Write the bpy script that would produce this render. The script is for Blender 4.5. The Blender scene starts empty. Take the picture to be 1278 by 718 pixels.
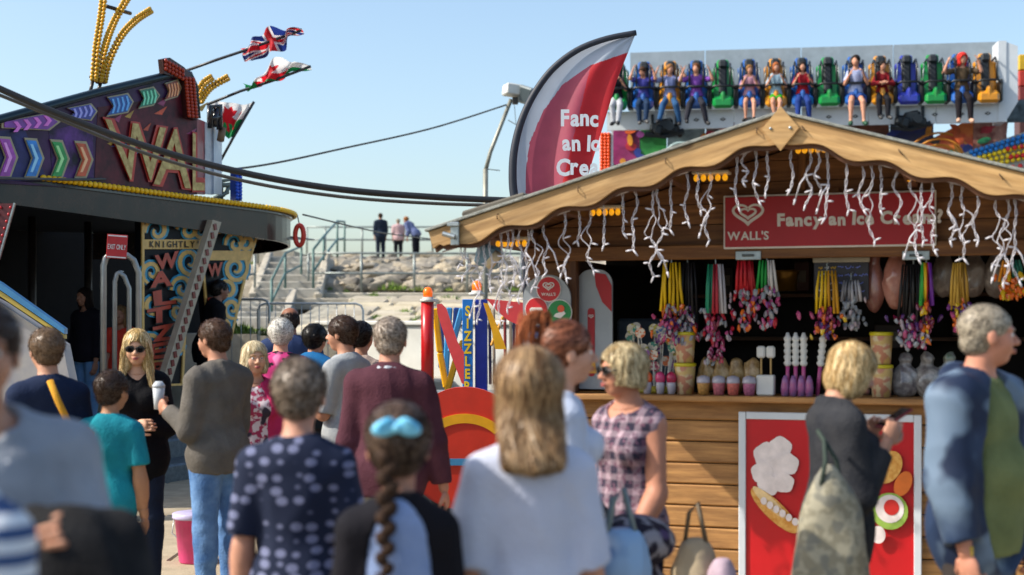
import bpy, bmesh, math, random
import numpy as np
from mathutils import Vector, Matrix, Euler

# ---------------------------------------------------------------- camera, sky, sun, exposure
SC = bpy.context.scene
F = 1755.0            # focal length in photo pixels (photo 1278 wide)
CX, HY, EYE = 639.0, 405.0, 1.65
camd = bpy.data.cameras.new('camera')
cam = bpy.data.objects.new('camera', camd)
SC.collection.objects.link(cam)
cam.location = (0, 0, EYE)
cam.rotation_euler = (math.pi/2, 0, 0)
camd.sensor_width = 36.0
camd.lens = 36.0*F/1278.0
camd.shift_y = (HY-359.0)/1278.0
camd.clip_start = 0.1
camd.clip_end = 5000
camd.dof.use_dof = True
camd.dof.focus_distance = 11.5
camd.dof.aperture_fstop = 1.85
SC.camera = cam
SUN_AZ, SUN_EL = math.radians(80), math.radians(41)   # azimuth measured from -Y (behind camera) towards -X (left)
to_sun = Vector((-math.sin(SUN_AZ)*math.cos(SUN_EL), -math.cos(SUN_AZ)*math.cos(SUN_EL), math.sin(SUN_EL)))
world = bpy.data.worlds.new('World'); SC.world = world
world.use_nodes = True
wn = world.node_tree.nodes; wl = world.node_tree.links
wn.clear()
sky = wn.new('ShaderNodeTexSky'); sky.sky_type = 'NISHITA'; sky.sun_disc = False
sky.sun_elevation = SUN_EL
# nishita: rotation 0 = sun towards +Y, positive turns clockwise seen from above
sky.sun_rotation = math.atan2(to_sun.x, to_sun.y)
sky.air_density = 1.0; sky.dust_density = 2.2; sky.ozone_density = 1.3; sky.altitude = 0
bg = wn.new('ShaderNodeBackground'); bg.inputs[1].default_value = 0.15
wo = wn.new('ShaderNodeOutputWorld')
tint = wn.new('ShaderNodeMix'); tint.data_type = 'RGBA'; tint.blend_type = 'MULTIPLY'; tint.inputs['Factor'].default_value = 1
tint.inputs[7].default_value = (.99, 1.02, 1.0, 1)   # a slightly greener, sea-side sky
wl.new(sky.outputs[0], tint.inputs[6]); wl.new(tint.outputs[2], bg.inputs[0]); wl.new(bg.outputs[0], wo.inputs[0])
sund = bpy.data.lights.new('sun', 'SUN'); sund.energy = 3.9; sund.angle = math.radians(0.5); sund.color = (1.0, 0.93, 0.82)
sun = bpy.data.objects.new('sun', sund); SC.collection.objects.link(sun)
sun.rotation_euler = to_sun.to_track_quat('Z', 'Y').to_euler()
SC.view_settings.view_transform = 'Standard'; SC.view_settings.look = 'None'
SC.view_settings.exposure = 0.64; SC.view_settings.gamma = 1.0
SC.cycles.use_denoising = True
SC.cycles.max_bounces = 6; SC.cycles.diffuse_bounces = 3; SC.cycles.glossy_bounces = 3
SC.cycles.transmission_bounces = 4; SC.cycles.transparent_max_bounces = 6
SC.cycles.caustics_reflective = False; SC.cycles.caustics_refractive = False
rnd = random.Random(7)
PI = math.pi
COL = SC.collection

# ---------------------------------------------------------------- materials
MATS = {}
def lin(c):
    return tuple((x/12.92 if x <= 0.04045 else ((x+0.055)/1.055)**2.4) for x in c)
def hexc(h):
    h = h.lstrip('#'); return lin(tuple(int(h[i:i+2], 16)/255 for i in (0, 2, 4)))
def M(name, col=(.5, .5, .5), rough=.6, metal=0.0, var=.15, scale=6.0, stretch=(1, 1, 1), col2=None, bump=.0, bscale=None,
      rand=0.0, spec=.5, emit=0.0, sharp=False, dirt=0.0, coat=0.0):
    if name in MATS: return MATS[name]
    if isinstance(col, str): col = hexc(col)
    if isinstance(col2, str): col2 = hexc(col2)
    m = bpy.data.materials.new(name); m.use_nodes = True
    nt = m.node_tree; N = nt.nodes; L = nt.links
    b = N['Principled BSDF']
    b.inputs['Roughness'].default_value = rough; b.inputs['Metallic'].default_value = metal
    b.inputs['Specular IOR Level'].default_value = spec
    if coat: b.inputs['Coat Weight'].default_value = coat
    tc = N.new('ShaderNodeTexCoord'); mp = N.new('ShaderNodeMapping')
    mp.inputs['Scale'].default_value = stretch
    L.new(tc.outputs['Object'], mp.inputs['Vector'])
    vec = mp.outputs['Vector']
    if rand:
        oi = N.new('ShaderNodeObjectInfo'); ad = N.new('ShaderNodeVectorMath'); ad.operation = 'ADD'
        sc = N.new('ShaderNodeMath'); sc.operation = 'MULTIPLY'; sc.inputs[1].default_value = 37.0
        L.new(oi.outputs['Random'], sc.inputs[0]); L.new(vec, ad.inputs[0]); L.new(sc.outputs[0], ad.inputs[1])
        vec = ad.outputs[0]
    no = N.new('ShaderNodeTexNoise'); no.inputs['Scale'].default_value = scale
    no.inputs['Detail'].default_value = 5; no.inputs['Roughness'].default_value = .6
    L.new(vec, no.inputs['Vector'])
    cr = N.new('ShaderNodeValToRGB')
    c2 = col2 if col2 else tuple(min(1, x*(1+var)) for x in col)
    c1 = col if col2 else tuple(x*(1-var) for x in col)
    lo, hi = (.46, .54) if sharp else (.32, .68)
    cr.color_ramp.elements[0].position = lo; cr.color_ramp.elements[1].position = hi
    cr.color_ramp.elements[0].color = (*c1, 1); cr.color_ramp.elements[1].color = (*c2, 1)
    L.new(no.outputs['Fac'], cr.inputs['Fac'])
    out = cr.outputs['Color']
    if dirt:
        n2 = N.new('ShaderNodeTexNoise'); n2.inputs['Scale'].default_value = 2.3; n2.inputs['Detail'].default_value = 8
        L.new(vec, n2.inputs['Vector'])
        r2 = N.new('ShaderNodeValToRGB'); r2.color_ramp.elements[0].position = .45; r2.color_ramp.elements[1].position = .75
        mx = N.new('ShaderNodeMix'); mx.data_type = 'RGBA'; mx.blend_type = 'MULTIPLY'
        L.new(n2.outputs['Fac'], r2.inputs['Fac'])
        mu = N.new('ShaderNodeMath'); mu.operation = 'MULTIPLY'; mu.inputs[1].default_value = dirt
        L.new(r2.outputs['Color'], mu.inputs[0]); L.new(mu.outputs[0], mx.inputs['Factor'])
        L.new(out, mx.inputs[6]); mx.inputs[7].default_value = (.35, .28, .22, 1)
        out = mx.outputs[2]
    if rand:
        mr = N.new('ShaderNodeMapRange'); mr.inputs['To Min'].default_value = 1-rand; mr.inputs['To Max'].default_value = 1+rand
        L.new(oi.outputs['Random'], mr.inputs['Value'])
        hs = N.new('ShaderNodeHueSaturation'); L.new(mr.outputs[0], hs.inputs['Value']); L.new(out, hs.inputs['Color'])
        out = hs.outputs[0]
    L.new(out, b.inputs['Base Color'])
    if emit:
        L.new(out, b.inputs['Emission Color']); b.inputs['Emission Strength'].default_value = emit
    if bump:
        n3 = N.new('ShaderNodeTexNoise'); n3.inputs['Scale'].default_value = bscale or scale*3; n3.inputs['Detail'].default_value = 4
        L.new(vec, n3.inputs['Vector'])
        bp = N.new('ShaderNodeBump'); bp.inputs['Strength'].default_value = min(1, bump); bp.inputs['Distance'].default_value = .02
        L.new(n3.outputs['Fac'], bp.inputs['Height']); L.new(bp.outputs[0], b.inputs['Normal'])
    MATS[name] = m
    return m

def wood(name, c1, c2, rough=.65, knots=True, rand=.12):
    """timber with grain along local X"""
    if name in MATS: return MATS[name]
    m = bpy.data.materials.new(name); m.use_nodes = True
    N = m.node_tree.nodes; L = m.node_tree.links; b = N['Principled BSDF']
    b.inputs['Roughness'].default_value = rough
    tc = N.new('ShaderNodeTexCoord'); oi = N.new('ShaderNodeObjectInfo')
    sc = N.new('ShaderNodeMath'); sc.operation = 'MULTIPLY'; sc.inputs[1].default_value = 53.0
    ad = N.new('ShaderNodeVectorMath'); ad.operation = 'ADD'
    L.new(oi.outputs['Random'], sc.inputs[0]); L.new(tc.outputs['Object'], ad.inputs[0]); L.new(sc.outputs[0], ad.inputs[1])
    mp = N.new('ShaderNodeMapping'); mp.inputs['Scale'].default_value = (1.2, 16, 16); L.new(ad.outputs[0], mp.inputs[0])
    n1 = N.new('ShaderNodeTexNoise'); n1.inputs['Scale'].default_value = 2.5; n1.inputs['Detail'].default_value = 7; n1.inputs['Distortion'].default_value = .6
    L.new(mp.outputs[0], n1.inputs[0])
    cr = N.new('ShaderNodeValToRGB'); cr.color_ramp.elements[0].position = .3; cr.color_ramp.elements[1].position = .7
    cr.color_ramp.elements[0].color = (*hexc(c1), 1); cr.color_ramp.elements[1].color = (*hexc(c2), 1)
    L.new(n1.outputs[0], cr.inputs[0]); out = cr.outputs[0]
    mpw = N.new('ShaderNodeMapping'); mpw.inputs['Scale'].default_value = (.9, 7, 7); L.new(ad.outputs[0], mpw.inputs[0])
    nw = N.new('ShaderNodeTexNoise'); nw.inputs['Scale'].default_value = 3; nw.inputs['Detail'].default_value = 9; nw.inputs['Roughness'].default_value = .7; L.new(mpw.outputs[0], nw.inputs[0])
    rw = N.new('ShaderNodeValToRGB'); rw.color_ramp.elements[0].position = .40; rw.color_ramp.elements[1].position = .62; rw.color_ramp.elements[0].color = (.62, .58, .54, 1); rw.color_ramp.elements[1].color = (1.06, 1.04, 1.0, 1); L.new(nw.outputs[0], rw.inputs[0])
    mw = N.new('ShaderNodeMix'); mw.data_type = 'RGBA'; mw.blend_type = 'MULTIPLY'; mw.inputs['Factor'].default_value = .75; L.new(out, mw.inputs[6]); L.new(rw.outputs[0], mw.inputs[7]); out = mw.outputs[2]
    n2 = N.new('ShaderNodeTexNoise'); n2.inputs['Scale'].default_value = 1.7; n2.inputs['Detail'].default_value = 3; L.new(ad.outputs[0], n2.inputs[0])
    mr = N.new('ShaderNodeMapRange'); mr.inputs['From Min'].default_value = .3; mr.inputs['From Max'].default_value = .7
    mr.inputs['To Min'].default_value = .82; mr.inputs['To Max'].default_value = 1.15; L.new(n2.outputs[0], mr.inputs[0])
    m3 = N.new('ShaderNodeMapRange'); m3.inputs['To Min'].default_value = 1-rand; m3.inputs['To Max'].default_value = 1+rand; L.new(oi.outputs['Random'], m3.inputs[0])
    mm = N.new('ShaderNodeMath'); mm.operation = 'MULTIPLY'; L.new(mr.outputs[0], mm.inputs[0]); L.new(m3.outputs[0], mm.inputs[1])
    hs = N.new('ShaderNodeHueSaturation'); L.new(out, hs.inputs['Color']); L.new(mm.outputs[0], hs.inputs['Value']); out = hs.outputs[0]
    if knots:
        vo = N.new('ShaderNodeTexVoronoi'); vo.inputs['Scale'].default_value = 3.1
        mp2 = N.new('ShaderNodeMapping'); mp2.inputs['Scale'].default_value = (.7, 1.6, 1.6); L.new(ad.outputs[0], mp2.inputs[0]); L.new(mp2.outputs[0], vo.inputs[0])
        r3 = N.new('ShaderNodeValToRGB'); r3.color_ramp.elements[0].position = .05; r3.color_ramp.elements[1].position = .1
        r3.color_ramp.elements[0].color = (.28, .2, .15, 1); r3.color_ramp.elements[1].color = (1, 1, 1, 1)
        L.new(vo.outputs['Distance'], r3.inputs[0])
        mx = N.new('ShaderNodeMix'); mx.data_type = 'RGBA'; mx.blend_type = 'MULTIPLY'; mx.inputs['Factor'].default_value = .8
        L.new(out, mx.inputs[6]); L.new(r3.outputs[0], mx.inputs[7]); out = mx.outputs[2]
    L.new(out, b.inputs['Base Color'])
    bp = N.new('ShaderNodeBump'); bp.inputs['Strength'].default_value = .35; bp.inputs['Distance'].default_value = .004
    L.new(n1.outputs[0], bp.inputs['Height']); L.new(bp.outputs[0], b.inputs['Normal'])
    MATS[name] = m
    return m

def pattern(name, base, spots, kind='dots', scale=20, rough=.85, third=None, thr=.32):
    """printed cloth: dots / floral / plaid / stripes / chevron-free print"""
    if name in MATS: return MATS[name]
    m = bpy.data.materials.new(name); m.use_nodes = True
    N = m.node_tree.nodes; L = m.node_tree.links; b = N['Principled BSDF']; b.inputs['Roughness'].default_value = rough
    b.inputs['Specular IOR Level'].default_value = .2
    tc = N.new('ShaderNodeTexCoord'); vec = tc.outputs['Object']
    mx = N.new('ShaderNodeMix'); mx.data_type = 'RGBA'; mx.inputs[6].default_value = (*hexc(base), 1); mx.inputs[7].default_value = (*hexc(spots), 1)
    def thresh(sock, t, inv=False, soft=.04):
        r = N.new('ShaderNodeMapRange'); r.inputs['From Min'].default_value = t-soft; r.inputs['From Max'].default_value = t+soft
        r.inputs['To Min'].default_value = 1 if inv else 0; r.inputs['To Max'].default_value = 0 if inv else 1
        L.new(sock, r.inputs['Value']); return r.outputs[0]
    if kind == 'dots':
        mp = N.new('ShaderNodeMapping'); mp.inputs['Scale'].default_value = (1, .0, 1.35); L.new(vec, mp.inputs[0])
        vo = N.new('ShaderNodeTexVoronoi'); vo.inputs['Scale'].default_value = scale; vo.inputs['Randomness'].default_value = .45
        L.new(mp.outputs[0], vo.inputs[0]); L.new(thresh(vo.outputs['Distance'], thr, True), mx.inputs['Factor'])
    elif kind == 'floral':
        no = N.new('ShaderNodeTexNoise'); no.inputs['Scale'].default_value = scale; no.inputs['Detail'].default_value = 2; L.new(vec, no.inputs[0])
        L.new(thresh(no.outputs[0], .5), mx.inputs['Factor'])
    elif kind == 'plaid':
        sx = N.new('ShaderNodeSeparateXYZ'); L.new(vec, sx.inputs[0])
        res = []
        for ax in ('X', 'Z'):
            mu = N.new('ShaderNodeMath'); mu.operation = 'MULTIPLY'; mu.inputs[1].default_value = scale; L.new(sx.outputs[ax], mu.inputs[0])
            s = N.new('ShaderNodeMath'); s.operation = 'SINE'; L.new(mu.outputs[0], s.inputs[0]); res.append(thresh(s.outputs[0], .2, False, .12))
        a = N.new('ShaderNodeMath'); a.operation = 'ADD'; L.new(res[0], a.inputs[0]); L.new(res[1], a.inputs[1])
        h = N.new('ShaderNodeMath'); h.operation = 'MULTIPLY'; h.inputs[1].default_value = .5; L.new(a.outputs[0], h.inputs[0]); L.new(h.outputs[0], mx.inputs['Factor'])
    elif kind == 'stripes':
        sx = N.new('ShaderNodeSeparateXYZ'); L.new(vec, sx.inputs[0])
        mu = N.new('ShaderNodeMath'); mu.operation = 'MULTIPLY'; mu.inputs[1].default_value = scale; L.new(sx.outputs['Z'], mu.inputs[0])
        s = N.new('ShaderNodeMath'); s.operation = 'SINE'; L.new(mu.outputs[0], s.inputs[0]); L.new(thresh(s.outputs[0], .0, False, .1), mx.inputs['Factor'])
    out = mx.outputs[2]
    if third:
        n4 = N.new('ShaderNodeTexNoise'); n4.inputs['Scale'].default_value = scale*.6; n4.inputs['Detail'].default_value = 1
        mp = N.new('ShaderNodeMapping'); mp.inputs['Location'].default_value = (5, 3, 9); L.new(vec, mp.inputs[0]); L.new(mp.outputs[0], n4.inputs[0])
        m4 = N.new('ShaderNodeMix'); m4.data_type = 'RGBA'; m4.inputs[7].default_value = (*hexc(third), 1)
        L.new(out, m4.inputs[6]); L.new(thresh(n4.outputs[0], .58), m4.inputs['Factor']); out = m4.outputs[2]
    L.new(out, b.inputs['Base Color'])
    MATS[name] = m
    return m

# ---------------------------------------------------------------- mesh builder
class MB:
    def __init__(s): s.v = []; s.f = []; s.mi = []; s.cur = 0
    def add(s, vs, fs, mat=None):
        o = len(s.v)
        if mat is not None: vs = [mat @ Vector(p) for p in vs]
        s.v.extend([tuple(p) for p in vs]); s.f.extend([tuple(i+o for i in f) for f in fs]); s.mi.extend([s.cur]*len(fs)); return s
    def box(s, c, d, rot=None, bev=0):
        x, y, z = d[0]/2, d[1]/2, d[2]/2
        mt = Matrix.Translation(Vector(c))
        if rot is not None: mt = mt @ (rot if isinstance(rot, Matrix) else Euler(rot).to_matrix().to_4x4())
        if bev:
            b = min(bev, x*.9, y*.9, z*.9); vs = []
            for sx in (-1, 1):
                for sy in (-1, 1):
                    for sz in (-1, 1):
                        vs += [(sx*x, sy*(y-b), sz*(z-b)), (sx*(x-b), sy*y, sz*(z-b)), (sx*(x-b), sy*(y-b), sz*z)]
            I = lambda a, b_, c_, k: ((a*2+b_)*2+c_)*3+k
            fs = [(I(0,0,0,0),I(0,0,1,0),I(0,1,1,0),I(0,1,0,0)), (I(1,0,0,0),I(1,1,0,0),I(1,1,1,0),I(1,0,1,0)),
                  (I(0,0,0,1),I(1,0,0,1),I(1,0,1,1),I(0,0,1,1)), (I(0,1,0,1),I(0,1,1,1),I(1,1,1,1),I(1,1,0,1)),
                  (I(0,0,0,2),I(0,1,0,2),I(1,1,0,2),I(1,0,0,2)), (I(0,0,1,2),I(1,0,1,2),I(1,1,1,2),I(0,1,1,2))]
            for p in (0, 1):
                for q in (0, 1):
                    fs.append((I(p,q,0,0),I(p,q,1,0),I(p,q,1,1),I(p,q,0,1)))
                    fs.append((I(p,0,q,0),I(p,1,q,0),I(p,1,q,2),I(p,0,q,2)))
                    fs.append((I(0,p,q,1),I(1,p,q,1),I(1,p,q,2),I(0,p,q,2)))
            for a in (0, 1):
                for b_ in (0, 1):
                    for c_ in (0, 1): fs.append((I(a,b_,c_,0), I(a,b_,c_,1), I(a,b_,c_,2)))
            return s.add(vs, fs, mt)
        vs = [(-x,-y,-z),(x,-y,-z),(x,y,-z),(-x,y,-z),(-x,-y,z),(x,-y,z),(x,y,z),(-x,y,z)]
        return s.add(vs, [(0,3,2,1),(4,5,6,7),(0,1,5,4),(1,2,6,5),(2,3,7,6),(3,0,4,7)], mt)
    def bar(s, a, b, w, h, bev=0):
        a = Vector(a); b = Vector(b); d = b-a; L = d.length
        x = d.normalized(); up = Vector((0, 0, 1)) if abs(x.z) < .95 else Vector((0, 1, 0))
        y = up.cross(x).normalized(); z = x.cross(y)
        R = Matrix((x, y, z)).transposed().to_4x4()
        return s.box((a+b)/2, (L, w, h), R, bev)
    def tube(s, pts, r, n=8, closed=False, cap=True):
        pts = [Vector(p) for p in pts]; m = len(pts)
        rs = r if isinstance(r, (list, tuple)) else [r]*m
        vs = []; up = None
        for i, p in enumerate(pts):
            if closed: t = pts[(i+1) % m]-pts[i-1]
            else: t = pts[min(i+1, m-1)]-pts[max(i-1, 0)]
            t = t.normalized() if t.length > 1e-9 else Vector((0, 0, 1))
            if up is None: up = t.orthogonal().normalized()
            up = (up-t*up.dot(t)); up = up.normalized() if up.length > 1e-6 else t.orthogonal().normalized()
            w = t.cross(up)
            for k in range(n):
                a = 2*PI*k/n; vs.append(p+up*(rs[i]*math.cos(a))+w*(rs[i]*math.sin(a)))
        fs = []
        for i in range(m if closed else m-1):
            j = (i+1) % m
            for k in range(n): fs.append((i*n+k, i*n+(k+1) % n, j*n+(k+1) % n, j*n+k))
        if cap and not closed: fs += [tuple(range(n-1, -1, -1)), tuple(range((m-1)*n, m*n))]
        return s.add(vs, fs)
    def prism(s, poly, y0, y1, mat=None):
        """polygon in XZ, extruded along Y"""
        n = len(poly)
        A = sum(poly[i][0]*poly[(i+1) % n][1]-poly[(i+1) % n][0]*poly[i][1] for i in range(n))
        if A < 0: poly = poly[::-1]
        vs = [(p[0], y0, p[1]) for p in poly]+[(p[0], y1, p[1]) for p in poly]
        fs = [tuple(range(n)), tuple(range(2*n-1, n-1, -1))]+[(i, i+n, (i+1) % n+n, (i+1) % n) for i in range(n)]
        return s.add(vs, fs, mat)
    def lathe(s, prof, n=16, c=(0, 0, 0), mat=None):
        vs = []; fs = []
        for r, z in prof:
            for k in range(n): a = 2*PI*k/n; vs.append((c[0]+r*math.cos(a), c[1]+r*math.sin(a), c[2]+z))
        for i in range(len(prof)-1):
            for k in range(n): fs.append((i*n+k, i*n+(k+1) % n, (i+1)*n+(k+1) % n, (i+1)*n+k))
        fs += [tuple(range(n-1, -1, -1)), tuple(range((len(prof)-1)*n, len(prof)*n))]
        return s.add(vs, fs, mat)
    def ball(s, c, r, n=8, m=6, rot=None):
        r = (r, r, r) if not isinstance(r, (tuple, list)) else r
        vs = [(0, 0, r[2])]; fs = []
        for i in range(1, m):
            t = PI*i/m
            for k in range(n): a = 2*PI*k/n; vs.append((r[0]*math.sin(t)*math.cos(a), r[1]*math.sin(t)*math.sin(a), r[2]*math.cos(t)))
        vs.append((0, 0, -r[2]))
        for k in range(n): fs.append((0, 1+k, 1+(k+1) % n))
        for i in range(m-2):
            for k in range(n): fs.append((1+i*n+k, 1+(i+1)*n+k, 1+(i+1)*n+(k+1) % n, 1+i*n+(k+1) % n))
        e = len(vs)-1
        for k in range(n): fs.append((e, 1+(m-2)*n+(k+1) % n, 1+(m-2)*n+k))
        mt = Matrix.Translation(Vector(c))
        if rot is not None: mt = mt @ Euler(rot).to_matrix().to_4x4()
        return s.add(vs, fs, mt)
    def disc(s, c, r, y0, y1, n=20, rz=None):
        rz = rz or r
        return s.prism([(c[0]+r*math.cos(2*PI*i/n), c[1]+rz*math.sin(2*PI*i/n)) for i in range(n)], y0, y1)
    def mesh(s, name, mats, smooth=False):
        me = bpy.data.meshes.new(name); me.from_pydata(s.v, [], s.f)
        for mm in (mats if isinstance(mats, (list, tuple)) else [mats]): me.materials.append(mm)
        if any(s.mi): me.polygons.foreach_set('material_index', s.mi)
        if smooth: me.polygons.foreach_set('use_smooth', [True]*len(me.polygons))
        me.update(); return me
    def build(s, name, mats, parent=None, smooth=False, loc=None, rot=None, autos=False):
        me = s.mesh(name, mats, smooth)
        return obj(name, me, parent, loc, rot)

def obj(name, me, parent=None, loc=None, rot=None):
    o = bpy.data.objects.new(name, me); COL.objects.link(o)
    if parent is not None: o.parent = parent
    if loc is not None: o.location = loc
    if rot is not None: o.rotation_euler = rot
    return o
def tag(o, label=None, cat=None, group=None, kind=None):
    if label: o['label'] = label
    if cat: o['category'] = cat
    if group: o['group'] = group
    if kind: o['kind'] = kind
    return o
def thing(name, loc, label, cat, rz=0, group=None):
    o = bpy.data.objects.new(name, None); COL.objects.link(o); o.empty_display_size = .1
    o.location = loc; o.rotation_euler = (0, 0, rz); return tag(o, label, cat, group)
def copy_tree(o, parent=None):
    c = o.copy(); COL.objects.link(c); c.parent = parent
    for ch in list(o.children): copy_tree(ch, c)
    return c
def P(px, py, d):
    return Vector(((px-CX)/F*d, d, EYE+(HY-py)/F*d))
def hit(loc, rz, px, py, v):
    """where the sight line through a photo pixel meets the plane y=v of a frame at loc turned rz: returns local x, z"""
    c, s = math.cos(rz), math.sin(rz)
    ox, oy = -loc[0], -loc[1]
    o = (c*ox+s*oy, -s*ox+c*oy); dx = (px-CX)/F
    d = (c*dx+s, -s*dx+c)
    t = (v-o[1])/d[1]
    return (o[0]+t*d[0], EYE-loc[2]+t*(HY-py)/F)

# ---------------------------------------------------------------- lettering
_gl = {}
def glyph(ch, bold, depth):
    k = (ch, bold, depth)
    if k not in _gl:
        cu = bpy.data.curves.new('g', 'FONT'); cu.body = ch; cu.size = 1; cu.extrude = depth; cu.offset = bold; cu.resolution_u = 3
        ob = bpy.data.objects.new('g', cu); COL.objects.link(ob)
        dg = bpy.context.evaluated_depsgraph_get(); me = bpy.data.meshes.new_from_object(ob.evaluated_get(dg))
        vs = [tuple(v.co) for v in me.vertices]; fs = [tuple(p.vertices) for p in me.polygons]
        bpy.data.objects.remove(ob); bpy.data.meshes.remove(me)
        _gl[k] = (vs, fs, min(v[0] for v in vs), max(v[0] for v in vs))
    return _gl[k]
def text(mb, s, size, x, z, y, bold=.02, depth=.01, jit=0.0, track=.07, center=False, vertical=False, rot=0, sx=1.0, R=None, shear=0):
    """letters in the XZ plane facing -Y, baseline start (x,z), appended to mb; R optional extra matrix"""
    r = random.Random(len(s)*13+ord(s[0])); items = []; cx = 0
    for ch in s:
        if ch == ' ': cx += .3; continue
        g = glyph(ch, bold, depth/size/2); w = g[3]-g[2]
        items.append((g, cx, w)); cx += w+track
    tot = cx-track
    for i, (g, c0, w) in enumerate(items):
        if vertical:
            ox, oz = -w/2*sx, -i*1.0
        else: ox, oz = (c0-(tot/2 if center else 0))*sx, 0
        a = r.uniform(-jit, jit)*.5; dz = r.uniform(-jit, jit)*.25; sc = 1+r.uniform(-jit, jit)*.3
        L = Matrix.Translation((ox*size, 0, (oz+dz)*size)) @ Matrix.Rotation(a, 4, 'Y') @ Matrix.Scale(size*sc, 4)
        B = Matrix(((sx, shear, 0, -g[2]*sx), (0, 0, -1, 0), (0, 1, 0, 0), (0, 0, 0, 1)))
        G = Matrix.Translation((x, y, z)) @ Matrix.Rotation(-rot, 4, 'Y') @ L @ B
        if R is not None: G = R @ G
        mb.add(g[0], g[1], G)
    return tot*size*sx

def translucent(m, fac=.45):
    """thin cloth that lets light through"""
    N = m.node_tree.nodes; L = m.node_tree.links; b = N['Principled BSDF']; o = [n for n in N if n.type == 'OUTPUT_MATERIAL'][0]
    t = N.new('ShaderNodeBsdfTranslucent'); x = N.new('ShaderNodeMixShader'); x.inputs[0].default_value = fac
    L.new(b.inputs['Base Color'].links[0].from_socket, t.inputs['Color']); L.new(b.outputs[0], x.inputs[1]); L.new(t.outputs[0], x.inputs[2]); L.new(x.outputs[0], o.inputs['Surface'])
    return m
# ---------------------------------------------------------------- smooth bodies: signed distance fields meshed with surface nets
def v3(*a): return np.array(a if len(a) == 3 else a[0], dtype=np.float64)
def nrm(a): a = np.asarray(a, float); return a/(np.linalg.norm(a)+1e-9)
def cap_(a, b, ra, rb=None, k=.02, cut=None, sub=False, fl=None): return dict(t='c', a=v3(a), b=v3(b), ra=ra, rb=ra if rb is None else rb, k=k, cut=cut, sub=sub)
def ell_(c, r, R=None, k=.03, cut=None, sub=False): return dict(t='e', c=v3(c), r=v3(r), R=R, k=k, cut=cut, sub=sub)
def inflate(p, d):
    q = dict(p)
    if p['t'] == 'c': q['ra'] = p['ra']+d; q['rb'] = p['rb']+d
    else: q['r'] = p['r']+d
    return q
def pbound(p):
    if p['t'] == 'c':
        m = max(p['ra'], p['rb']); return np.minimum(p['a'], p['b'])-m, np.maximum(p['a'], p['b'])+m
    m = p['r'] if p['R'] is None else np.full(3, p['r'].max())
    return p['c']-m, p['c']+m
def sdf_grid(prims, res, box=None, disp=None, cuts=(), crop=None):
    pos = [p for p in prims if not p['sub']]
    lo = np.min([pbound(p)[0] for p in pos], 0)-3*res-.01; hi = np.max([pbound(p)[1] for p in pos], 0)+3*res+.01
    if box is not None: lo = np.maximum(lo, box[0]-3*res); hi = np.minimum(hi, box[1]+3*res)
    n = np.maximum(4, np.ceil((hi-lo)/res).astype(int)+1)
    ax = [(lo[i]+res*np.arange(n[i])).astype(np.float32) for i in range(3)]
    V = np.full(n, .08, np.float32)
    for p in prims:
        a, b = pbound(p); mg = p['k']+2*res+.03
        i0 = np.clip(((a-mg-lo)/res).astype(int), 0, n); i1 = np.clip(((b+mg-lo)/res).astype(int)+2, 0, n)
        if np.any(i1-i0 < 1): continue
        X = ax[0][i0[0]:i1[0], None, None]; Y = ax[1][None, i0[1]:i1[1], None]; Z = ax[2][None, None, i0[2]:i1[2]]
        if p['t'] == 'c':
            ab = (p['b']-p['a']).astype(np.float32); L2 = float(ab@ab)+1e-9; A = p['a'].astype(np.float32)
            dx, dy, dz = X-A[0], Y-A[1], Z-A[2]
            t = np.clip((dx*ab[0]+dy*ab[1]+dz*ab[2])/L2, 0, 1)
            d = np.sqrt((dx-t*ab[0])**2+(dy-t*ab[1])**2+(dz-t*ab[2])**2)-(p['ra']+(p['rb']-p['ra'])*t)
        else:
            dx, dy, dz = X-np.float32(p['c'][0]), Y-np.float32(p['c'][1]), Z-np.float32(p['c'][2])
            if p['R'] is not None:
                R = p['R'].astype(np.float32)   # columns = local axes
                dx, dy, dz = (dx*R[0, i]+dy*R[1, i]+dz*R[2, i] for i in range(3))
            r = p['r']; q = np.sqrt((dx/r[0])**2+(dy/r[1])**2+(dz/r[2])**2)
            g = np.sqrt((dx/r[0]**2)**2+(dy/r[1]**2)**2+(dz/r[2]**2)**2)+1e-6
            d = q*(q-1)/g
        if p['cut'] is not None:
            for (cp, cn) in (p['cut'] if isinstance(p['cut'], list) else [p['cut']]):
                d = np.maximum(d, (X-cp[0])*cn[0]+(Y-cp[1])*cn[1]+(Z-cp[2])*cn[2])
        d = d.astype(np.float32)
        sl = (slice(i0[0], i1[0]), slice(i0[1], i1[1]), slice(i0[2], i1[2])); W = V[sl]; k = np.float32(p['k'])
        if p['sub']:
            h = np.maximum(k-np.abs(W+d), 0)/k; V[sl] = np.maximum(W, -d)+h*h*k*.25
        else:
            h = np.maximum(k-np.abs(W-d), 0)/k; V[sl] = np.minimum(W, d)-h*h*k*.25
    X = ax[0][:, None, None]; Y = ax[1][None, :, None]; Z = ax[2][None, None, :]
    if disp is not None: V = V+disp(X, Y, Z).astype(np.float32)
    for (cp, cn) in cuts: V = np.maximum(V, (X-cp[0])*cn[0]+(Y-cp[1])*cn[1]+(Z-cp[2])*cn[2])
    if crop is not None:
        for (c, r, keep) in crop:
            dd = np.sqrt((X-c[0])**2+(Y-c[1])**2+(Z-c[2])**2)-r
            V = np.maximum(V, dd if keep else -dd-.006)
    V = V.astype(np.float32)
    for i in range(3):   # close at the box edge
        s = [slice(None)]*3
        s[i] = 0; V[tuple(s)] = .05; s[i] = -1; V[tuple(s)] = .05
    return V, lo, res
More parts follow.
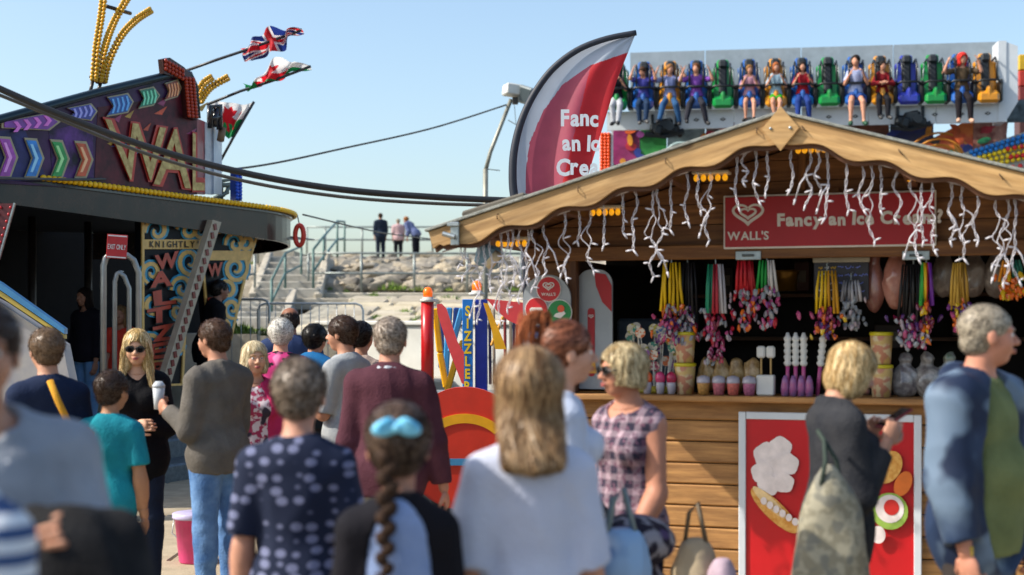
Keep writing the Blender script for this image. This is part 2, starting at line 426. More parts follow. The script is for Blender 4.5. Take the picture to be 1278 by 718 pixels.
def nets(V, lo, res):
    S = V < 0; n = V.shape
    c = sum(S[i:n[0]-1+i, j:n[1]-1+j, k:n[2]-1+k].astype(np.int8) for i in (0, 1) for j in (0, 1) for k in (0, 1))
    act = (c > 0) & (c < 8); I, J, K = np.nonzero(act); N = len(I)
    if N == 0: return np.zeros((0, 3)), np.zeros((0, 4), int)
    idx = np.full(act.shape, -1, np.int64); idx[I, J, K] = np.arange(N)
    acc = np.zeros((N, 3)); cnt = np.zeros(N)
    for axi in range(3):
        for a in (0, 1):
            for b in (0, 1):
                o = [0, 0, 0]; oth = [q for q in range(3) if q != axi]; o[oth[0]] = a; o[oth[1]] = b
                e = o.copy(); e[axi] += 1
                v0 = V[I+o[0], J+o[1], K+o[2]]; v1 = V[I+e[0], J+e[1], K+e[2]]
                m = (v0 < 0) != (v1 < 0); t = np.where(m, v0/np.where(m, v0-v1, 1), 0)
                p = np.zeros((N, 3)); p[:] = o; p[:, axi] += t
                acc[m] += p[m]; cnt[m] += 1
    vs = (np.stack([I, J, K], 1)+acc/cnt[:, None])*res+lo
    F = []
    for axi in range(3):
        u, w = (axi+1) % 3, (axi+2) % 3
        s0 = [slice(1, -1)]*3; s1 = [slice(1, -1)]*3; s0[axi] = slice(0, -1); s1[axi] = slice(1, None)
        A = S[tuple(s0)]; B = S[tuple(s1)]
        for flip, mk in ((0, A & ~B), (1, ~A & B)):
            q = np.stack(np.nonzero(mk), 1)
            if not len(q): continue
            q = q+1; q[:, axi] -= 1
            def cell(du, dw):
                r = q.copy(); r[:, u] -= du; r[:, w] -= dw; return idx[r[:, 0], r[:, 1], r[:, 2]]
            f = np.stack([cell(1, 1), cell(0, 1), cell(0, 0), cell(1, 0)], 1)
            F.append(f[:, ::-1] if flip else f)
    return vs, np.concatenate(F)
def np_mesh(name, vs, fs, mats, smooth=True, mi=None):
    me = bpy.data.meshes.new(name)
    me.vertices.add(len(vs)); me.vertices.foreach_set('co', np.asarray(vs, np.float32).ravel())
    fs = np.asarray(fs); k = fs.shape[1]
    me.loops.add(fs.size); me.loops.foreach_set('vertex_index', fs.ravel().astype(np.int32))
    me.polygons.add(len(fs)); me.polygons.foreach_set('loop_start', np.arange(0, fs.size, k, dtype=np.int32))
    me.polygons.foreach_set('use_smooth', np.full(len(fs), smooth))
    for m in (mats if isinstance(mats, (list, tuple)) else [mats]): me.materials.append(m)
    if mi is not None: me.polygons.foreach_set('material_index', np.asarray(mi, np.int32))
    me.update(calc_edges=True); return me
def wrinkle(amp, seed, f=14.0, stretch=(1, 1, .6)):
    r = np.random.RandomState(seed); D = r.randn(5, 3); D /= np.linalg.norm(D, axis=1)[:, None]; ph = r.rand(10)*6.28
    def g(X, Y, Z):
        X, Y, Z = X*stretch[0], Y*stretch[1], Z*stretch[2]; o = 0
        for i in range(4):
            a = D[i]; b = D[(i+1) % 5]
            wrp = np.sin((b[0]*X+b[1]*Y+b[2]*Z)*f*.7+ph[i])*1.6
            s = np.sin((a[0]*X+a[1]*Y+a[2]*Z)*f*(1+.55*i)+wrp+ph[i+5]); o = o+(1-np.abs(s))**1.5/(1+.5*i)
        return -o*amp*.5+amp*.4
    return g
def sample(V, lo, res, p):
    q = (p-lo)/res; n = np.array(V.shape)-2; i = np.clip(q.astype(int), 0, n); f = np.clip(q-i, 0, 1); o = 0
    for a in (0, 1):
        for b in (0, 1):
            for c in (0, 1):
                w = (f[:, 0] if a else 1-f[:, 0])*(f[:, 1] if b else 1-f[:, 1])*(f[:, 2] if c else 1-f[:, 2])
                o = o+w*V[i[:, 0]+a, i[:, 1]+b, i[:, 2]+c]
    return o
def grad(V, lo, res, p):
    e = res*.8; g = np.stack([sample(V, lo, res, p+np.eye(3)[i]*e)-sample(V, lo, res, p-np.eye(3)[i]*e) for i in range(3)], 1)
    return g/(np.linalg.norm(g, axis=1)[:, None]+1e-9)

_hm = {}
def hairmat(c, short=False):
    if (c, short) in _hm: return _hm[(c, short)]
    a = hexc(c); k0, k1 = (.62, 1.25) if short else (.52, 1.35)
    m = M('hair_'+c.strip('#')+('s' if short else ''), tuple(x*k0 for x in a), rough=.68, col2=tuple(min(1, x*k1) for x in a), scale=6 if not short else 30, stretch=(14, 14, .8) if not short else (1, 1, .5), bump=.2, bscale=9 if not short else 120, spec=.12)
    _hm[(c, short)] = m; return m
def rotm(axis, deg):
    return np.array(Matrix.Rotation(math.radians(deg), 3, axis))

GARM = {}
def cloth(c, c2=None, rough=.88, name=None, var=.12, bump=.3, scale=90):
    n = name or 'cloth_'+c.strip('#')
    return M(n, c, rough=rough, var=var, scale=7, col2=c2, bump=bump, bscale=scale, spec=.15)

def person(px, d, top, heading, label, cat='person', group=None, skin='#c58f70', hair=None, shirt=None, pants=None, shoes='#2a2724',
           pose=None, lod=1, build=1.0, headk=1.0, seed=1, loc=None, height=None, belt=None, female=False, face=False, gz=0.0, cardigan=None):
    pose = dict(pose or {})
    if loc is None:
        X = (px-CX)/F*d; h = height or (EYE+(HY-top)/F*d-gz); loc = (X, d, gz)
    else: h = height
    root = thing('person', loc, label, cat, math.radians(heading), group)
    S = h
    lean = pose.get('lean', 0); Rl = rotm('X', -lean)
    hipz = pose.get('hipz', .525*S); pel = v3(0, 0, hipz)
    def T(x, y, z):   # torso frame, fractions of height, z measured as if standing
        p = v3(x*S*1.0, y*S, (z-.525)*S); return pel+Rl@p
    bw = build; sw = (.083 if female else .095)*bw; fb_ = .9 if female else 1.0
    k = .03*S
    prims = []
    tor = [ell_(T(0, .002, .735), (.090*bw*S*fb_, .062*bw*S, .095*S), Rl, k), ell_(T(0, .004, .635), (.078*bw*S, .058*bw*S, .09*S), Rl, k),
           ell_(T(0, -.006, .545), (.092*bw*S, .066*bw*S, .07*S), Rl, k), cap_(T(-.012, -.008, .822), T(-sw+.012, -.006, .797), .030*S, .031*S*bw, k=k), cap_(T(.012, -.008, .822), T(sw-.012, -.006, .797), .030*S, .031*S*bw, k=k),
           ell_(T(0, -.012, .80), (.075*bw*S, .042*bw*S, .045*S), Rl, k)]
    if female: tor += [ell_(T(x, .05, .735), (.036*S, .03*S, .036*S), None, .02) for x in (-.042, .042)]
    if build > 1.12: tor += [ell_(T(0, .035, .63), (.075*bw*S, .06*bw*S, .08*S), Rl, k)]
    neckA, neckB = T(0, -.008, .82), T(0, .006, .885)
    neck = cap_(neckA, neckB, .034*S*min(bw, 1.05), .031*S, k=.02*S)
    # head
    HH = .133*S*headk*(.1+.9); hy = pose.get('yaw', 0); hp_ = pose.get('pitch', 0); hr = pose.get('roll', 0)
    Rh = Rl@rotm('Z', hy)@rotm('X', hp_)@rotm('Y', hr) if lean else rotm('Z', hy)@rotm('X', hp_)@rotm('Y', hr)
    if lean and pose.get('headup', 1): Rh = rotm('Z', hy)@rotm('X', hp_)
    hc = T(0, .012, .885)+Rh@v3(0, .01*S, .5*HH-.018*S)
    U = lambda x, y, z: hc+Rh@(v3(x, y, z)*HH)
    E = lambda c, r, kk=.03, sub=False, R=None: ell_(U(*c), v3(r)*HH, Rh if R is None else Rh@R, kk*HH*3, None, sub)
    head = [E((0, -.06, .13), (.335, .41, .36)), E((0, .09, -.13), (.27, .28, .33)), E((0, .15, -.36), (.15, .16, .12)),
            E((-.15, .2, -.12), (.12, .13, .14)), E((.15, .2, -.12), (.12, .13, .14))]
    if lod:
        head += [E((0, .29, .1), (.22, .09, .06), .02), cap_(U(0, .35, .04), U(0, .45, -.11), .035*HH, .055*HH, k=.03*HH),
                 E((-.05, .4, -.13), (.045, .05, .035), .01), E((.05, .4, -.13), (.045, .05, .035), .01),
                 E((-.13, .42, .015), (.07, .07, .045), .015, True), E((.13, .42, .015), (.07, .07, .045), .015, True),
                 E((0, .355, -.235), (.1, .06, .022), .01), E((0, .352, -.275), (.085, .055, .025), .01), E((0, .41, -.255), (.08, .02, .006), .004, True),
                 E((-.345, -.03, -.04), (.035, .08, .125), .01), E((.345, -.03, -.04), (.035, .08, .125), .01)]
    # arms
    arms = []; hands = []; fine = []; wr = {}
    for sgn, key in ((-1, 'la'), (1, 'ra')):
        ud, fd = pose.get(key, ((.12*sgn, .02, -1), (.05*sgn, .22, -1)))[:2]
        curl = pose.get(key+'c', .45)
        ud = nrm(Rl@v3(ud)); fd = nrm(Rl@v3(fd)) if not pose.get('armw') else nrm(fd)
        sh = T(sgn*sw, -.004, .794); el = sh+ud*.172*S; wt = el+fd*.148*S
        up = cap_(sh, el, .0285*S*bw, .0235*S*bw, k=.025*S); fo = cap_(el, wt, .0245*S*bw, .0155*S, k=.015*S)
        bulge = cap_(el+fd*.03*S, el+fd*.07*S, .026*S*bw, .022*S*bw, k=.02*S)
        arms += [up, fo, bulge]; wr[key] = (sh, el, wt, ud, fd)
        # hand frame
        pn = v3(pose.get(key+'p', (-sgn, 0, 0))); pn = nrm(pn-fd*(pn@fd)); sd = np.cross(fd, pn)   # palm normal, side
        if sgn < 0: sd = -sd
        HL = .105*S; pc = wt+fd*.32*HL
        Rp = np.stack([sd, pn, fd], 1)
        hp = [ell_(pc, (.23*HL, .10*HL, .30*HL), Rp, .006*S)]
        for i, (o, ln) in enumerate(((-.17, .36), (-.06, .45), (.06, .42), (.17, .33))):
            b0 = wt+fd*.56*HL+sd*o*HL; a1 = curl*(.9+.15*i); a2 = curl*1.9
            d1 = fd*math.cos(a1)+pn*math.sin(a1); d2 = fd*math.cos(a1+a2*.6)+pn*math.sin(a1+a2*.6)
            b1 = b0+d1*ln*.5*HL; b2 = b1+d2*ln*.5*HL
            hp += [cap_(b0-fd*.1*HL, b1, .056*HL, .05*HL, k=.0015), cap_(b1, b2, .05*HL, .042*HL, k=.003)]
        t0 = wt+fd*.18*HL-sd*.17*HL; td = nrm(fd*.7-sd*.55+pn*.45); t1 = t0+td*.26*HL; t2 = t1+nrm(fd*.9-sd*.1+pn*.5)*.2*HL
        hp += [cap_(t0, t1, .075*HL, .06*HL, k=.006), cap_(t1, t2, .058*HL, .046*HL, k=.003)]
        hands += hp; fine.append((wt+fd*.45*HL, .72*HL, .0045 if lod > 0 else .009))
        wr[key+'h'] = (wt+fd*.5*HL, fd, pn, sd)
    # legs
    legs = []; feet = []
    for sgn, key in ((-1, 'll'), (1, 'rl')):
        td, sd_ = pose.get(key, ((.02*sgn, .01, -1), (0, -.02, -1))); td = nrm(td); sd_ = nrm(sd_)
        hp0 = pel+v3(sgn*.05*S*bw, 0, -.005*S); kn = hp0+td*.24*S; an = kn+sd_*.238*S
        legs += [cap_(hp0, kn, .05*S*bw, .031*S, k=.03*S), cap_(kn, an, .031*S, .02*S, k=.02*S),
                 cap_(kn+sd_*.05*S+v3(0, -.008*S, 0), kn+sd_*.1*S+v3(0, -.01*S, 0), .029*S, .026*S, k=.02*S)]
        fw = v3(pose.get('toe', (0, 1, -.12))); fw = nrm(fw+v3(.15*sgn, 0, 0)); hl = an+v3(0, -.012*S, -.018*S)
        if pose.get('hipz'): hl = an+sd_*.018*S
        feet += [cap_(hl, hl+fw*.085*S+v3(0, 0, -.004*S), .022*S, .019*S, k=.02*S), cap_(hl+fw*.07*S, hl+fw*.11*S, .021*S, .015*S, k=.02*S)]
    allp = tor+[neck]+head+arms+legs+feet+hands
    res = {0: .016, 1: .013, 2: .011}[lod]
    bodym = M('skin_'+skin.strip('#'), skin, rough=.55, var=.10, scale=14, bump=.08, bscale=60, spec=.35)
    regs = []
    if lod:
        regs = [(hc-v3(0, 0, .0), .78*HH, .0055 if lod > 1 else .007)]+fine
    V, lo, r_ = sdf_grid(allp, res, crop=[(c, r, False) for c, r, _ in regs])
    vs, fs = nets(V, lo, r_)
    for c, r, rr in regs:
        V, lo, r_ = sdf_grid(allp, rr, box=(c-r, c+r), crop=[(c, r, True)])
        a, b = nets(V, lo, r_); fs = np.concatenate([fs, b+len(vs)]); vs = np.concatenate([vs, a])
    obj('body', np_mesh('body', vs, fs, bodym), root)
    # garments
    def hemcut(z): q = T(0, 0, z); return (q, Rl@v3(0, 0, -1))
    def garment(g, name):
        off = g.get('off', .010); ps = []
        hc_ = hemcut(g.get('hem', .48)); sl = g.get('sleeve', .6)
        for p in tor: q = inflate(p, off); q['cut'] = hc_; ps.append(q)
        if g.get('hem', .48) < .52:
            q = cap_(T(0, -.004, .56), T(0, -.002, g['hem']-.03 if 'hem' in g else .45), .094*bw*S+off, (.094+g.get('flare', 0))*bw*S+off, k=k, cut=hc_)
            q2 = ell_(T(0, -.002, .52), ((.100+g.get('flare', 0))*bw*S+off, .074*bw*S+off, .14*S), Rl, k, hc_); ps.append(q2)
        for key in ('la', 'ra'):
            sh, el, wt, ud, fd = wr[key]
            if sl <= 0: continue
            if sl <= 1:
                e = sh+(el-sh)*sl; q = cap_(sh, e, .0285*S*bw+off+.004, .025*S*bw+off+g.get('loose', .01), k=.02*S, cut=(e, ud)); ps.append(q)
            else:
                f = min(sl-1, 1.0); e = el+(wt-el)*f
                ps.append(cap_(sh, el, .0285*S*bw+off+.003, .025*S*bw+off+.003, k=.02*S))
                ps.append(cap_(el, e, .025*S*bw+off+.002, .019*S+off+.001, k=.012*S, cut=(e+fd*.004, fd)))
        if g.get('hood'):
            ps += [ell_(T(0, -.05, .842), (.068*S, .038*S, .035*S), Rl@rotm('X', -20), .015), cap_(T(-.05, -.02, .845), T(-.03, .04, .825), .02*S, .016*S, k=.01), cap_(T(.05, -.02, .845), T(.03, .04, .825), .02*S, .016*S, k=.01)]
        if g.get('collar'):
            for i in range(10):
                a0, a1 = 2*PI*i/10, 2*PI*(i+1)/10; rr = .042*S; ht = g['collar']
                pt = lambda a: T(math.sin(a)*.044, -.004-math.cos(a)*.04, .838+.012*(-math.cos(a)*-1 if 0 else math.cos(a)))
                ps.append(cap_(pt(a0), pt(a1), .010*S*ht, k=.008))
        nk = g.get('neck', .045)
        if nk: ps.append(dict(cap_(T(0, .008, .835), T(0, .03, .90), nk*S*.9, nk*S*1.1, k=.008), sub=True))
        if g.get('vneck'): ps.append(dict(cap_(T(0, .075, .79), T(0, .05, .86), .012*S, .04*S, k=.008), sub=True))
        if g.get('open'):
            w = g['open']; ps.append(dict(ell_(T(0, .13, .66), (w*S, .11*S, .30*S), Rl, .01), sub=True))
        for e in g.get('extra', []): ps.append(e(T, S, wr))
        rr = g.get('res', res*.85)
        V, lo, r_ = sdf_grid(ps, rr, disp=wrinkle(g.get('wr', .007)*1.35, seed+3, g.get('wf', 13)*1.25))
        a, b = nets(V, lo, r_)
        return obj(name, np_mesh(name, a, b, g['mat']), root)
    if shirt: garment(shirt, shirt.get('name', 'shirt'))
    if cardigan: garment(cardigan, cardigan.get('name', 'jacket'))
    if pants:
        off = pants.get('off', .009); ps = []; ct = (T(0, 0, .60), Rl@v3(0, 0, 1)); ln = pants.get('len', 2)
        for p in [tor[1], tor[2]]: q = inflate(p, off*.6); q['cut'] = ct; ps.append(q)
        for i, p in enumerate(legs):
            if ln < 2 and i % 3: continue
            q = inflate(p, off+(.006 if i % 3 == 1 else 0))
            if ln < 2: e = p['a']+(p['b']-p['a'])*ln; q['cut'] = (e, nrm(p['b']-p['a'])); q['rb'] += .015
            ps.append(q)
        if pants.get('skirt'):
            ps.append(cap_(T(0, 0, .53), T(0, 0, .36), .09*S*bw, .12*S*bw, k=.02, cut=(T(0, 0, .36), v3(0, 0, -1))))
        V, lo, r_ = sdf_grid(ps, res*.95, disp=wrinkle(pants.get('wr', .007), seed+9, 12, (1, 1, 1.3)))
        a, b = nets(V, lo, r_); obj(pants.get('name', 'trousers'), np_mesh('trousers', a, b, pants['mat']), root)
    if shoes:
        for i, nm_ in ((0, 'shoe'), (2, 'shoe')):
            V, lo, r_ = sdf_grid([inflate(p, .007) for p in feet[i:i+2]], res*.8); a, b = nets(V, lo, r_)
            obj('shoe', np_mesh('shoe', a, b, M('shoe_'+shoes.strip('#'), shoes, rough=.5, var=.2)), root)
    if hair: make_hair(root, hair, U, Rh, HH, T, S, lod, seed)
    if face: make_face(root, U, Rh, HH, face)
    root['_h'] = h
    return root, dict(T=T, U=U, S=S, wr=wr, HH=HH, Rh=Rh)

def make_face(root, U, Rh, HH, face):
    for s in (-1, 1):
        mb = MB(); mb.ball(U(.13*s, .318, .01), .046*HH, 10, 8); o = mb.build('eye', M('eye_white', '#d8d2cc', rough=.2, var=.03), root, True)
        mb = MB(); mb.ball(U(.13*s, .342, .01), .028*HH, 8, 6); mb.build('iris', M('iris', '#3a3026', rough=.15), o, True)
        mb = MB(); mb.tube([U(.06*s, .385, .085), U(.13*s, .372, .105), U(.21*s, .32, .085)], [.014*HH, .018*HH, .01*HH], 6)
        mb.build('eyebrow', M('brow_'+face.get('brow', '#5a4028').strip('#'), face.get('brow', '#5a4028'), rough=.7), root, True)
    mb = MB()
    mb.tube([U(-.09, .385, -.245), U(-.04, .415, -.235), U(0, .418, -.24), U(.04, .415, -.235), U(.09, .385, -.245)], [.008*HH, .018*HH, .018*HH, .018*HH, .008*HH], 6)
    mb.tube([U(-.085, .385, -.25), U(-.04, .41, -.275), U(0, .415, -.28), U(.04, .41, -.275), U(.085, .385, -.25)], [.008*HH, .018*HH, .022*HH, .018*HH, .008*HH], 6)
    mb.build('mouth', M('lips_'+face.get('lips', '#a05a50').strip('#'), face.get('lips', '#a05a50'), rough=.45), root, True)
    if face.get('smile'):
        mb = MB(); mb.ball(U(0, .40, -.258), (.06*HH, .02*HH, .014*HH), 8, 6); mb.build('teeth', M('teeth', '#e8e2d8', rough=.3), root, True)
    g = face.get('glasses')
    if g:
        mb = MB()
        for s in (-1, 1):
            c = U(.14*s, .42, .01)
            R = Matrix(np.array(Rh).tolist()).to_4x4()
            mb.add(*ring_pts(c, .12*HH, .09*HH, .011*HH, Rh))
            mb.tube([U(.25*s, .40, .03), U(.36*s, .1, .02), U(.37*s, -.05, .0), U(.36*s, -.1, -.06)], .012*HH, 5)
        mb.tube([U(-.03, .44, .03), U(0, .455, .035), U(.03, .44, .03)], .012*HH, 5)
        fr = mb.build('glasses', M('frame_dark', '#181414', rough=.3), root, True)
        if g == 'sun':
            mb = MB()
            for s in (-1, 1):
                R = Matrix(Rh.tolist()).to_4x4()
                mb.add(*ell_pts(U(.14*s, .418, .01), (.12*HH, .012*HH, .088*HH), Rh))
            mb.build('lens', M('lens_dark', '#0c0a0a', rough=.08), fr, True)
    if face.get('beard'):
        pass
def ring_pts(c, rx, rz, t, R):
    m = MB(); pts = [Vector(c+R@v3(rx*math.cos(a), 0, rz*math.sin(a))) for a in [2*PI*i/16 for i in range(16)]]
    m.tube(pts, t, 5, closed=True); return m.v, m.f
def ell_pts(c, r, R):
    m = MB(); m.ball((0, 0, 0), r, 12, 8); return [Vector(c+R@v3(p)) for p in m.v], m.f

def make_hair(root, hr, U, Rh, HH, T, S, lod, seed):
    st = hr.get('style', 'short'); c = hr['col']; mat = hairmat(c, st in ('short', 'bald'))
    E = lambda cc, r, kk=.03, sub=False: ell_(U(*cc), v3(r)*HH, Rh, kk*HH*2, None, sub)
    vol = hr.get('vol', 0.0)
    ps = [E((0, -.07, .15), (.365+vol, .44+vol, .385+vol))]
    grooves = .0016 if st != 'short' else .0006
    if st == 'bald': ps = [E((0, -.09, .08), (.352, .41, .34)), E((0, .02, .38), (.3, .34, .28), .02, True)]
    if st in ('short', 'bald'): ps += [E((0, -.20, -.12), (.27, .26, .22))]
    if st == 'bob':
        ps += [E((-.24, -.04, -.16), (.17, .28, .36)), E((.24, -.04, -.16), (.17, .28, .36)), E((0, -.26, -.14), (.33, .22, .36))]
    if st in ('long', 'longer'):
        L = hr.get('len', 1.0)
        ps += [E((0, -.24, -.2), (.36, .24, .45)), E((-.26, -.04, -.25), (.15, .24, .45)), E((.26, -.04, -.25), (.15, .24, .45))]
        b = U(0, -.26, -.3)
        for x in (-.27, -.14, 0, .14, .27):
            e = T(x*.98*HH/S*1.15, -.088+abs(x)*.06, .83-.10*L+abs(x)*.02)
            ps.append(cap_(U(x, -.24+abs(x)*.2, -.25), e, .14*HH, .085*HH, k=.05*HH))
        if hr.get('front'):
            for x in (-1, 1):
                ps.append(cap_(U(.33*x, .08, -.1), T(.062*x, .045, .80-.05*L), .10*HH, .07*HH, k=.03*HH))
                ps.append(cap_(U(.25*x, .2, .2), U(.35*x, .12, -.2), .09*HH, .09*HH, k=.03*HH))
    if st in ('pony', 'braid'):
        ps += [E((0, -.20, -.05), (.3, .27, .28))]
    if st == 'pony':
        a = U(0, -.42, hr.get('pz', .3)); dv = hr.get('dir', (0, -.4, -.2)); pts = [a, a+Rh@(v3(dv)*HH), a+Rh@(v3(dv)*HH*1.5)+v3(0, 0, -.5*HH), a+Rh@(v3(dv)*HH*1.6)+v3(0, 0, -1.05*HH*hr.get('len', 1))]
        ps += [cap_(pts[0], pts[1], .10*HH, .15*HH, k=.03*HH), cap_(pts[1], pts[2], .15*HH, .13*HH, k=.03*HH), cap_(pts[2], pts[3], .13*HH, .04*HH, k=.03*HH)]
    fy = .48-vol*.2 if st != 'bald' else .4
    ps.append(E((0, fy, -.12), (.31+vol*.3, .33, .40), .02, True))
    if st in ('short', 'bald', 'pony', 'braid'):
        ps.append(E((-.36, .14, -.3), (.12, .26, .34), .02, True)); ps.append(E((.36, .14, -.3), (.12, .26, .34), .02, True))
    cuts = []
    if st in ('short', 'bald'): cuts = [(U(0, 0, -.30), Rh@v3(0, .2, -1))]
    if st == 'bob': cuts = [(U(0, 0, -.42*hr.get('len', 1)), Rh@v3(0, .15, -1))]
    rr = {0: .013, 1: .0065, 2: .0055}[lod]
    r0 = np.random.RandomState(seed); ph = r0.rand(4)*6
    hc = U(0, -.05, 0); ax = Rh@v3(1, 0, 0); ay = Rh@v3(0, 1, 0)
    def disp(X, Y, Z):
        dx, dy, dz = X-hc[0], Y-hc[1], Z-hc[2]
        u = dx*ax[0]+dy*ax[1]+dz*ax[2]; w = dx*ay[0]+dy*ay[1]+dz*ay[2]; th = np.arctan2(u, -w)
        sw = np.sin(Z*23+ph[0])*.25+np.sin(Z*9+ph[3])*.2
        return grooves*(np.sin(th*19+sw*6+ph[1])*.5+np.sin(th*37+sw*9+ph[2])*.35)*(HH/.22)
    V, lo, r_ = sdf_grid(ps, rr, disp=disp if lod else None, cuts=cuts)
    vs, fs = nets(V, lo, r_)
    fs3 = fs; mi = None
    if lod and hr.get('strands', 1):
        n = int(hr.get('n', 4500 if lod > 1 else 2200)); pick = r0.randint(0, len(vs), n); p = vs[pick].copy()
        ln = hr.get('slen', {'short': .045, 'bald': .02, 'bob': .09, 'long': .14, 'longer': .16}.get(st, .07)); stp = 6
        P_ = [p]; g = grad(V, lo, r_, p)
        down = np.tile(v3(0, 0, -1.), (n, 1))
        if st in ('pony', 'braid', 'short', 'bald'):
            down = down*.3+(Rh@v3(0, -1, 0))*.7
        jitter = r0.randn(n, 3)*(.5 if st == 'short' else .22); L_ = ln*(.6+.8*r0.rand(n))[:, None]; lift = r0.rand(n)[:, None]**2.5*hr.get('fly', .013 if st == 'short' else .009)
        for i in range(stp):
            g = grad(V, lo, r_, p); dd = down+jitter; t = dd-g*np.sum(dd*g, 1)[:, None]; t /= np.linalg.norm(t, axis=1)[:, None]+1e-6
            p = p+t*L_/stp; g = grad(V, lo, r_, p); s = sample(V, lo, r_, p)[:, None]
            inside = np.abs(s) < .03
            p = p-g*np.where(inside, s-.0015-lift*(i+1)/stp, 0); P_.append(p)
        P_ = np.stack(P_, 1); m = stp+1
        tn = np.gradient(P_, axis=1); gg = np.repeat(grad(V, lo, r_, P_[:, 0])[:, None], m, 1)
        sd = np.cross(tn, gg); sd /= np.linalg.norm(sd, axis=2)[:, :, None]+1e-9
        wd = (.0015*np.sin(np.linspace(.35, 1, m)*PI*.95)+.0004)[None, :, None]*(HH/.22)
        A = P_-sd*wd; B = P_+sd*wd
        sv = np.stack([A, B], 2).reshape(-1, 3); base = len(vs)+np.arange(n)[:, None]*m*2+np.arange(m-1)[None, :]*2
        sf = np.stack([base, base+1, base+3, base+2], -1).reshape(-1, 4)
        nf = len(fs); vs = np.concatenate([vs, sv]); fs3 = np.concatenate([fs, sf])
        mi = np.zeros(len(fs3), int); mi[nf:] = np.repeat(r0.randint(0, 2, n)*1, m-1)
    a = hexc(c); lt = hr.get('streak', c)
    m2 = M('strand_'+lt.strip('#')+c.strip('#'), tuple(min(1, x*1.15) for x in hexc(lt)), rough=.4, var=.25, scale=30)
    return obj('hair', np_mesh('hair', vs, fs3, [mat, m2], mi=mi), root)
# ---------------------------------------------------------------- ground
ground_m = M('ground_concrete', '#a79c8a', rough=.9, var=.18, scale=.8, bump=.4, bscale=30, dirt=.35)
mb = MB(); mb.add([(-1500, -60, 0), (1500, -60, 0), (1500, 2500, 0), (-1500, 2500, 0)], [(0, 1, 2, 3)])
ground = tag(mb.build('ground', M('tarmac', '#5b5a59', rough=.92, var=.22, scale=1.3, bump=.5, bscale=45)), kind='structure')
pave = tag(thing('pavement', (0, 0, 0), None, None), kind='structure')
slab_m = M('paving_slab', '#a3957d', rough=.88, var=.16, scale=5, bump=.35, bscale=60, rand=.10, dirt=.25)
w, l = 1.18, 1.18
mb = MB(); mb.box((0, 0, .0), (w-.014, l-.014, .05), bev=.012); sl = mb.mesh('paving_slab', slab_m)
for i in range(-8, 9):
    for j in range(14):
        x, y = i*w+(.5*w if j % 2 else 0), 2+j*l
        if y > 15.5 and x > 3: continue
        o = obj('paving_slab', sl, pave, (x, y, .0+rnd.uniform(-.003, .004)))
tarm = mb = None
# ---------------------------------------------------------------- sea wall, rock bank, steps, promenade
conc = M('concrete_steps', '#a8a49a', rough=.9, var=.2, scale=3, bump=.4, bscale=25, dirt=.5)
conc2 = M('concrete_ledge', '#b0a898', rough=.9, var=.2, scale=2, bump=.4, bscale=20, dirt=.3)
rail_m = M('rail_galvanised', '#7f8684', rough=.45, metal=.6, var=.2, scale=8)
rail_g = M('rail_green', '#4c6a66', rough=.5, metal=.2, var=.2, scale=8)
rockm = [M('rock_%d' % i, c, rough=.92, var=.28, scale=3.5, bump=.9, bscale=9, dirt=.25) for i, c in enumerate(('#958c7c', '#a39781', '#807a70', '#aa9d87'))]
# profile: (Y, z): lower apron y24..33, ledge at 34-38 z2.45, bank 38..47 up to 3.95, promenade deck z 4.2
def zrow(py, d): return EYE+(HY-py)/F*d
def px2x(px, d): return (px-CX)/F*d
def rough_sheet(x0, x1, pts, nx, ny, amp, seed, fr=1.0):
    r = np.random.RandomState(seed); vs = []; fs = []
    ph = r.rand(8)*6.28
    for j in range(ny+1):
        t = j/ny*(len(pts)-1); k = min(int(t), len(pts)-2); u = t-k
        y = pts[k][0]*(1-u)+pts[k+1][0]*u; z = pts[k][1]*(1-u)+pts[k+1][1]*u
        for i in range(nx+1):
            x = x0+(x1-x0)*i/nx
            n = sum(math.sin(x*fr*(1.3+q*.9)+y*fr*(.8+q*.7)+ph[q])/(1+q*.5) for q in range(5))*.3+r.uniform(-.5, .5)
            e = amp if 0 < j < ny else amp*.2
            vs.append((x, y+n*e*.4, z+n*e))
    for j in range(ny):
        for i in range(nx): a = j*(nx+1)+i; fs.append((a, a+1, a+nx+2, a+nx+1))
    return vs, fs
bank = MB(); bank.add(*rough_sheet(-14, 3.5, [(38.2, 2.4), (38.4, 2.7), (41, 3.2), (44, 3.55), (48, 3.95)], 90, 26, .16, 3))
bk = tag(bank.build('rock_bank', rockm[0], smooth=False), kind='structure')
# individual boulders set in the bank
def rock_mesh(seed):
    r = random.Random(seed); bm = bmesh.new(); bmesh.ops.create_icosphere(bm, subdivisions=2, radius=1)
    ph = [r.uniform(0, 6) for _ in range(6)]; pl = [(Vector((r.gauss(0, 1), r.gauss(0, 1), r.gauss(0, 1))).normalized(), r.uniform(.45, .75)) for _ in range(11)]
    for v in bm.verts:
        p = v.co.copy(); s = 1+.12*math.sin(p.x*4+ph[0])*math.sin(p.y*4+ph[1])+.08*math.sin(p.z*7+ph[2]); p *= s
        for n, dd in pl:
            q = p.dot(n)
            if q > dd: p -= n*(q-dd)*.97
        v.co = p
    me = bpy.data.meshes.new('rock'); bm.to_mesh(me); bm.free(); me.materials.append(rockm[seed % 4]); return me
rocks = [rock_mesh(s) for s in range(12)]
def bank_y(z): return 38.3+(z-2.45)/(3.95-2.45)*9.0
def surf(prof, py):   # distance at which the sight line meets a slope profile
    d = prof[0][0]
    while d < prof[-1][0] and zrow(py, d) > np.interp(d, [p[0] for p in prof], [p[1] for p in prof]): d += .05
    return d
BANK = [(38.2, 2.4), (38.4, 2.7), (41, 3.2), (44, 3.55), (48, 3.95)]; APR = [(25, 1.35), (30, 1.75), (37.3, 2.35)]
n = 0
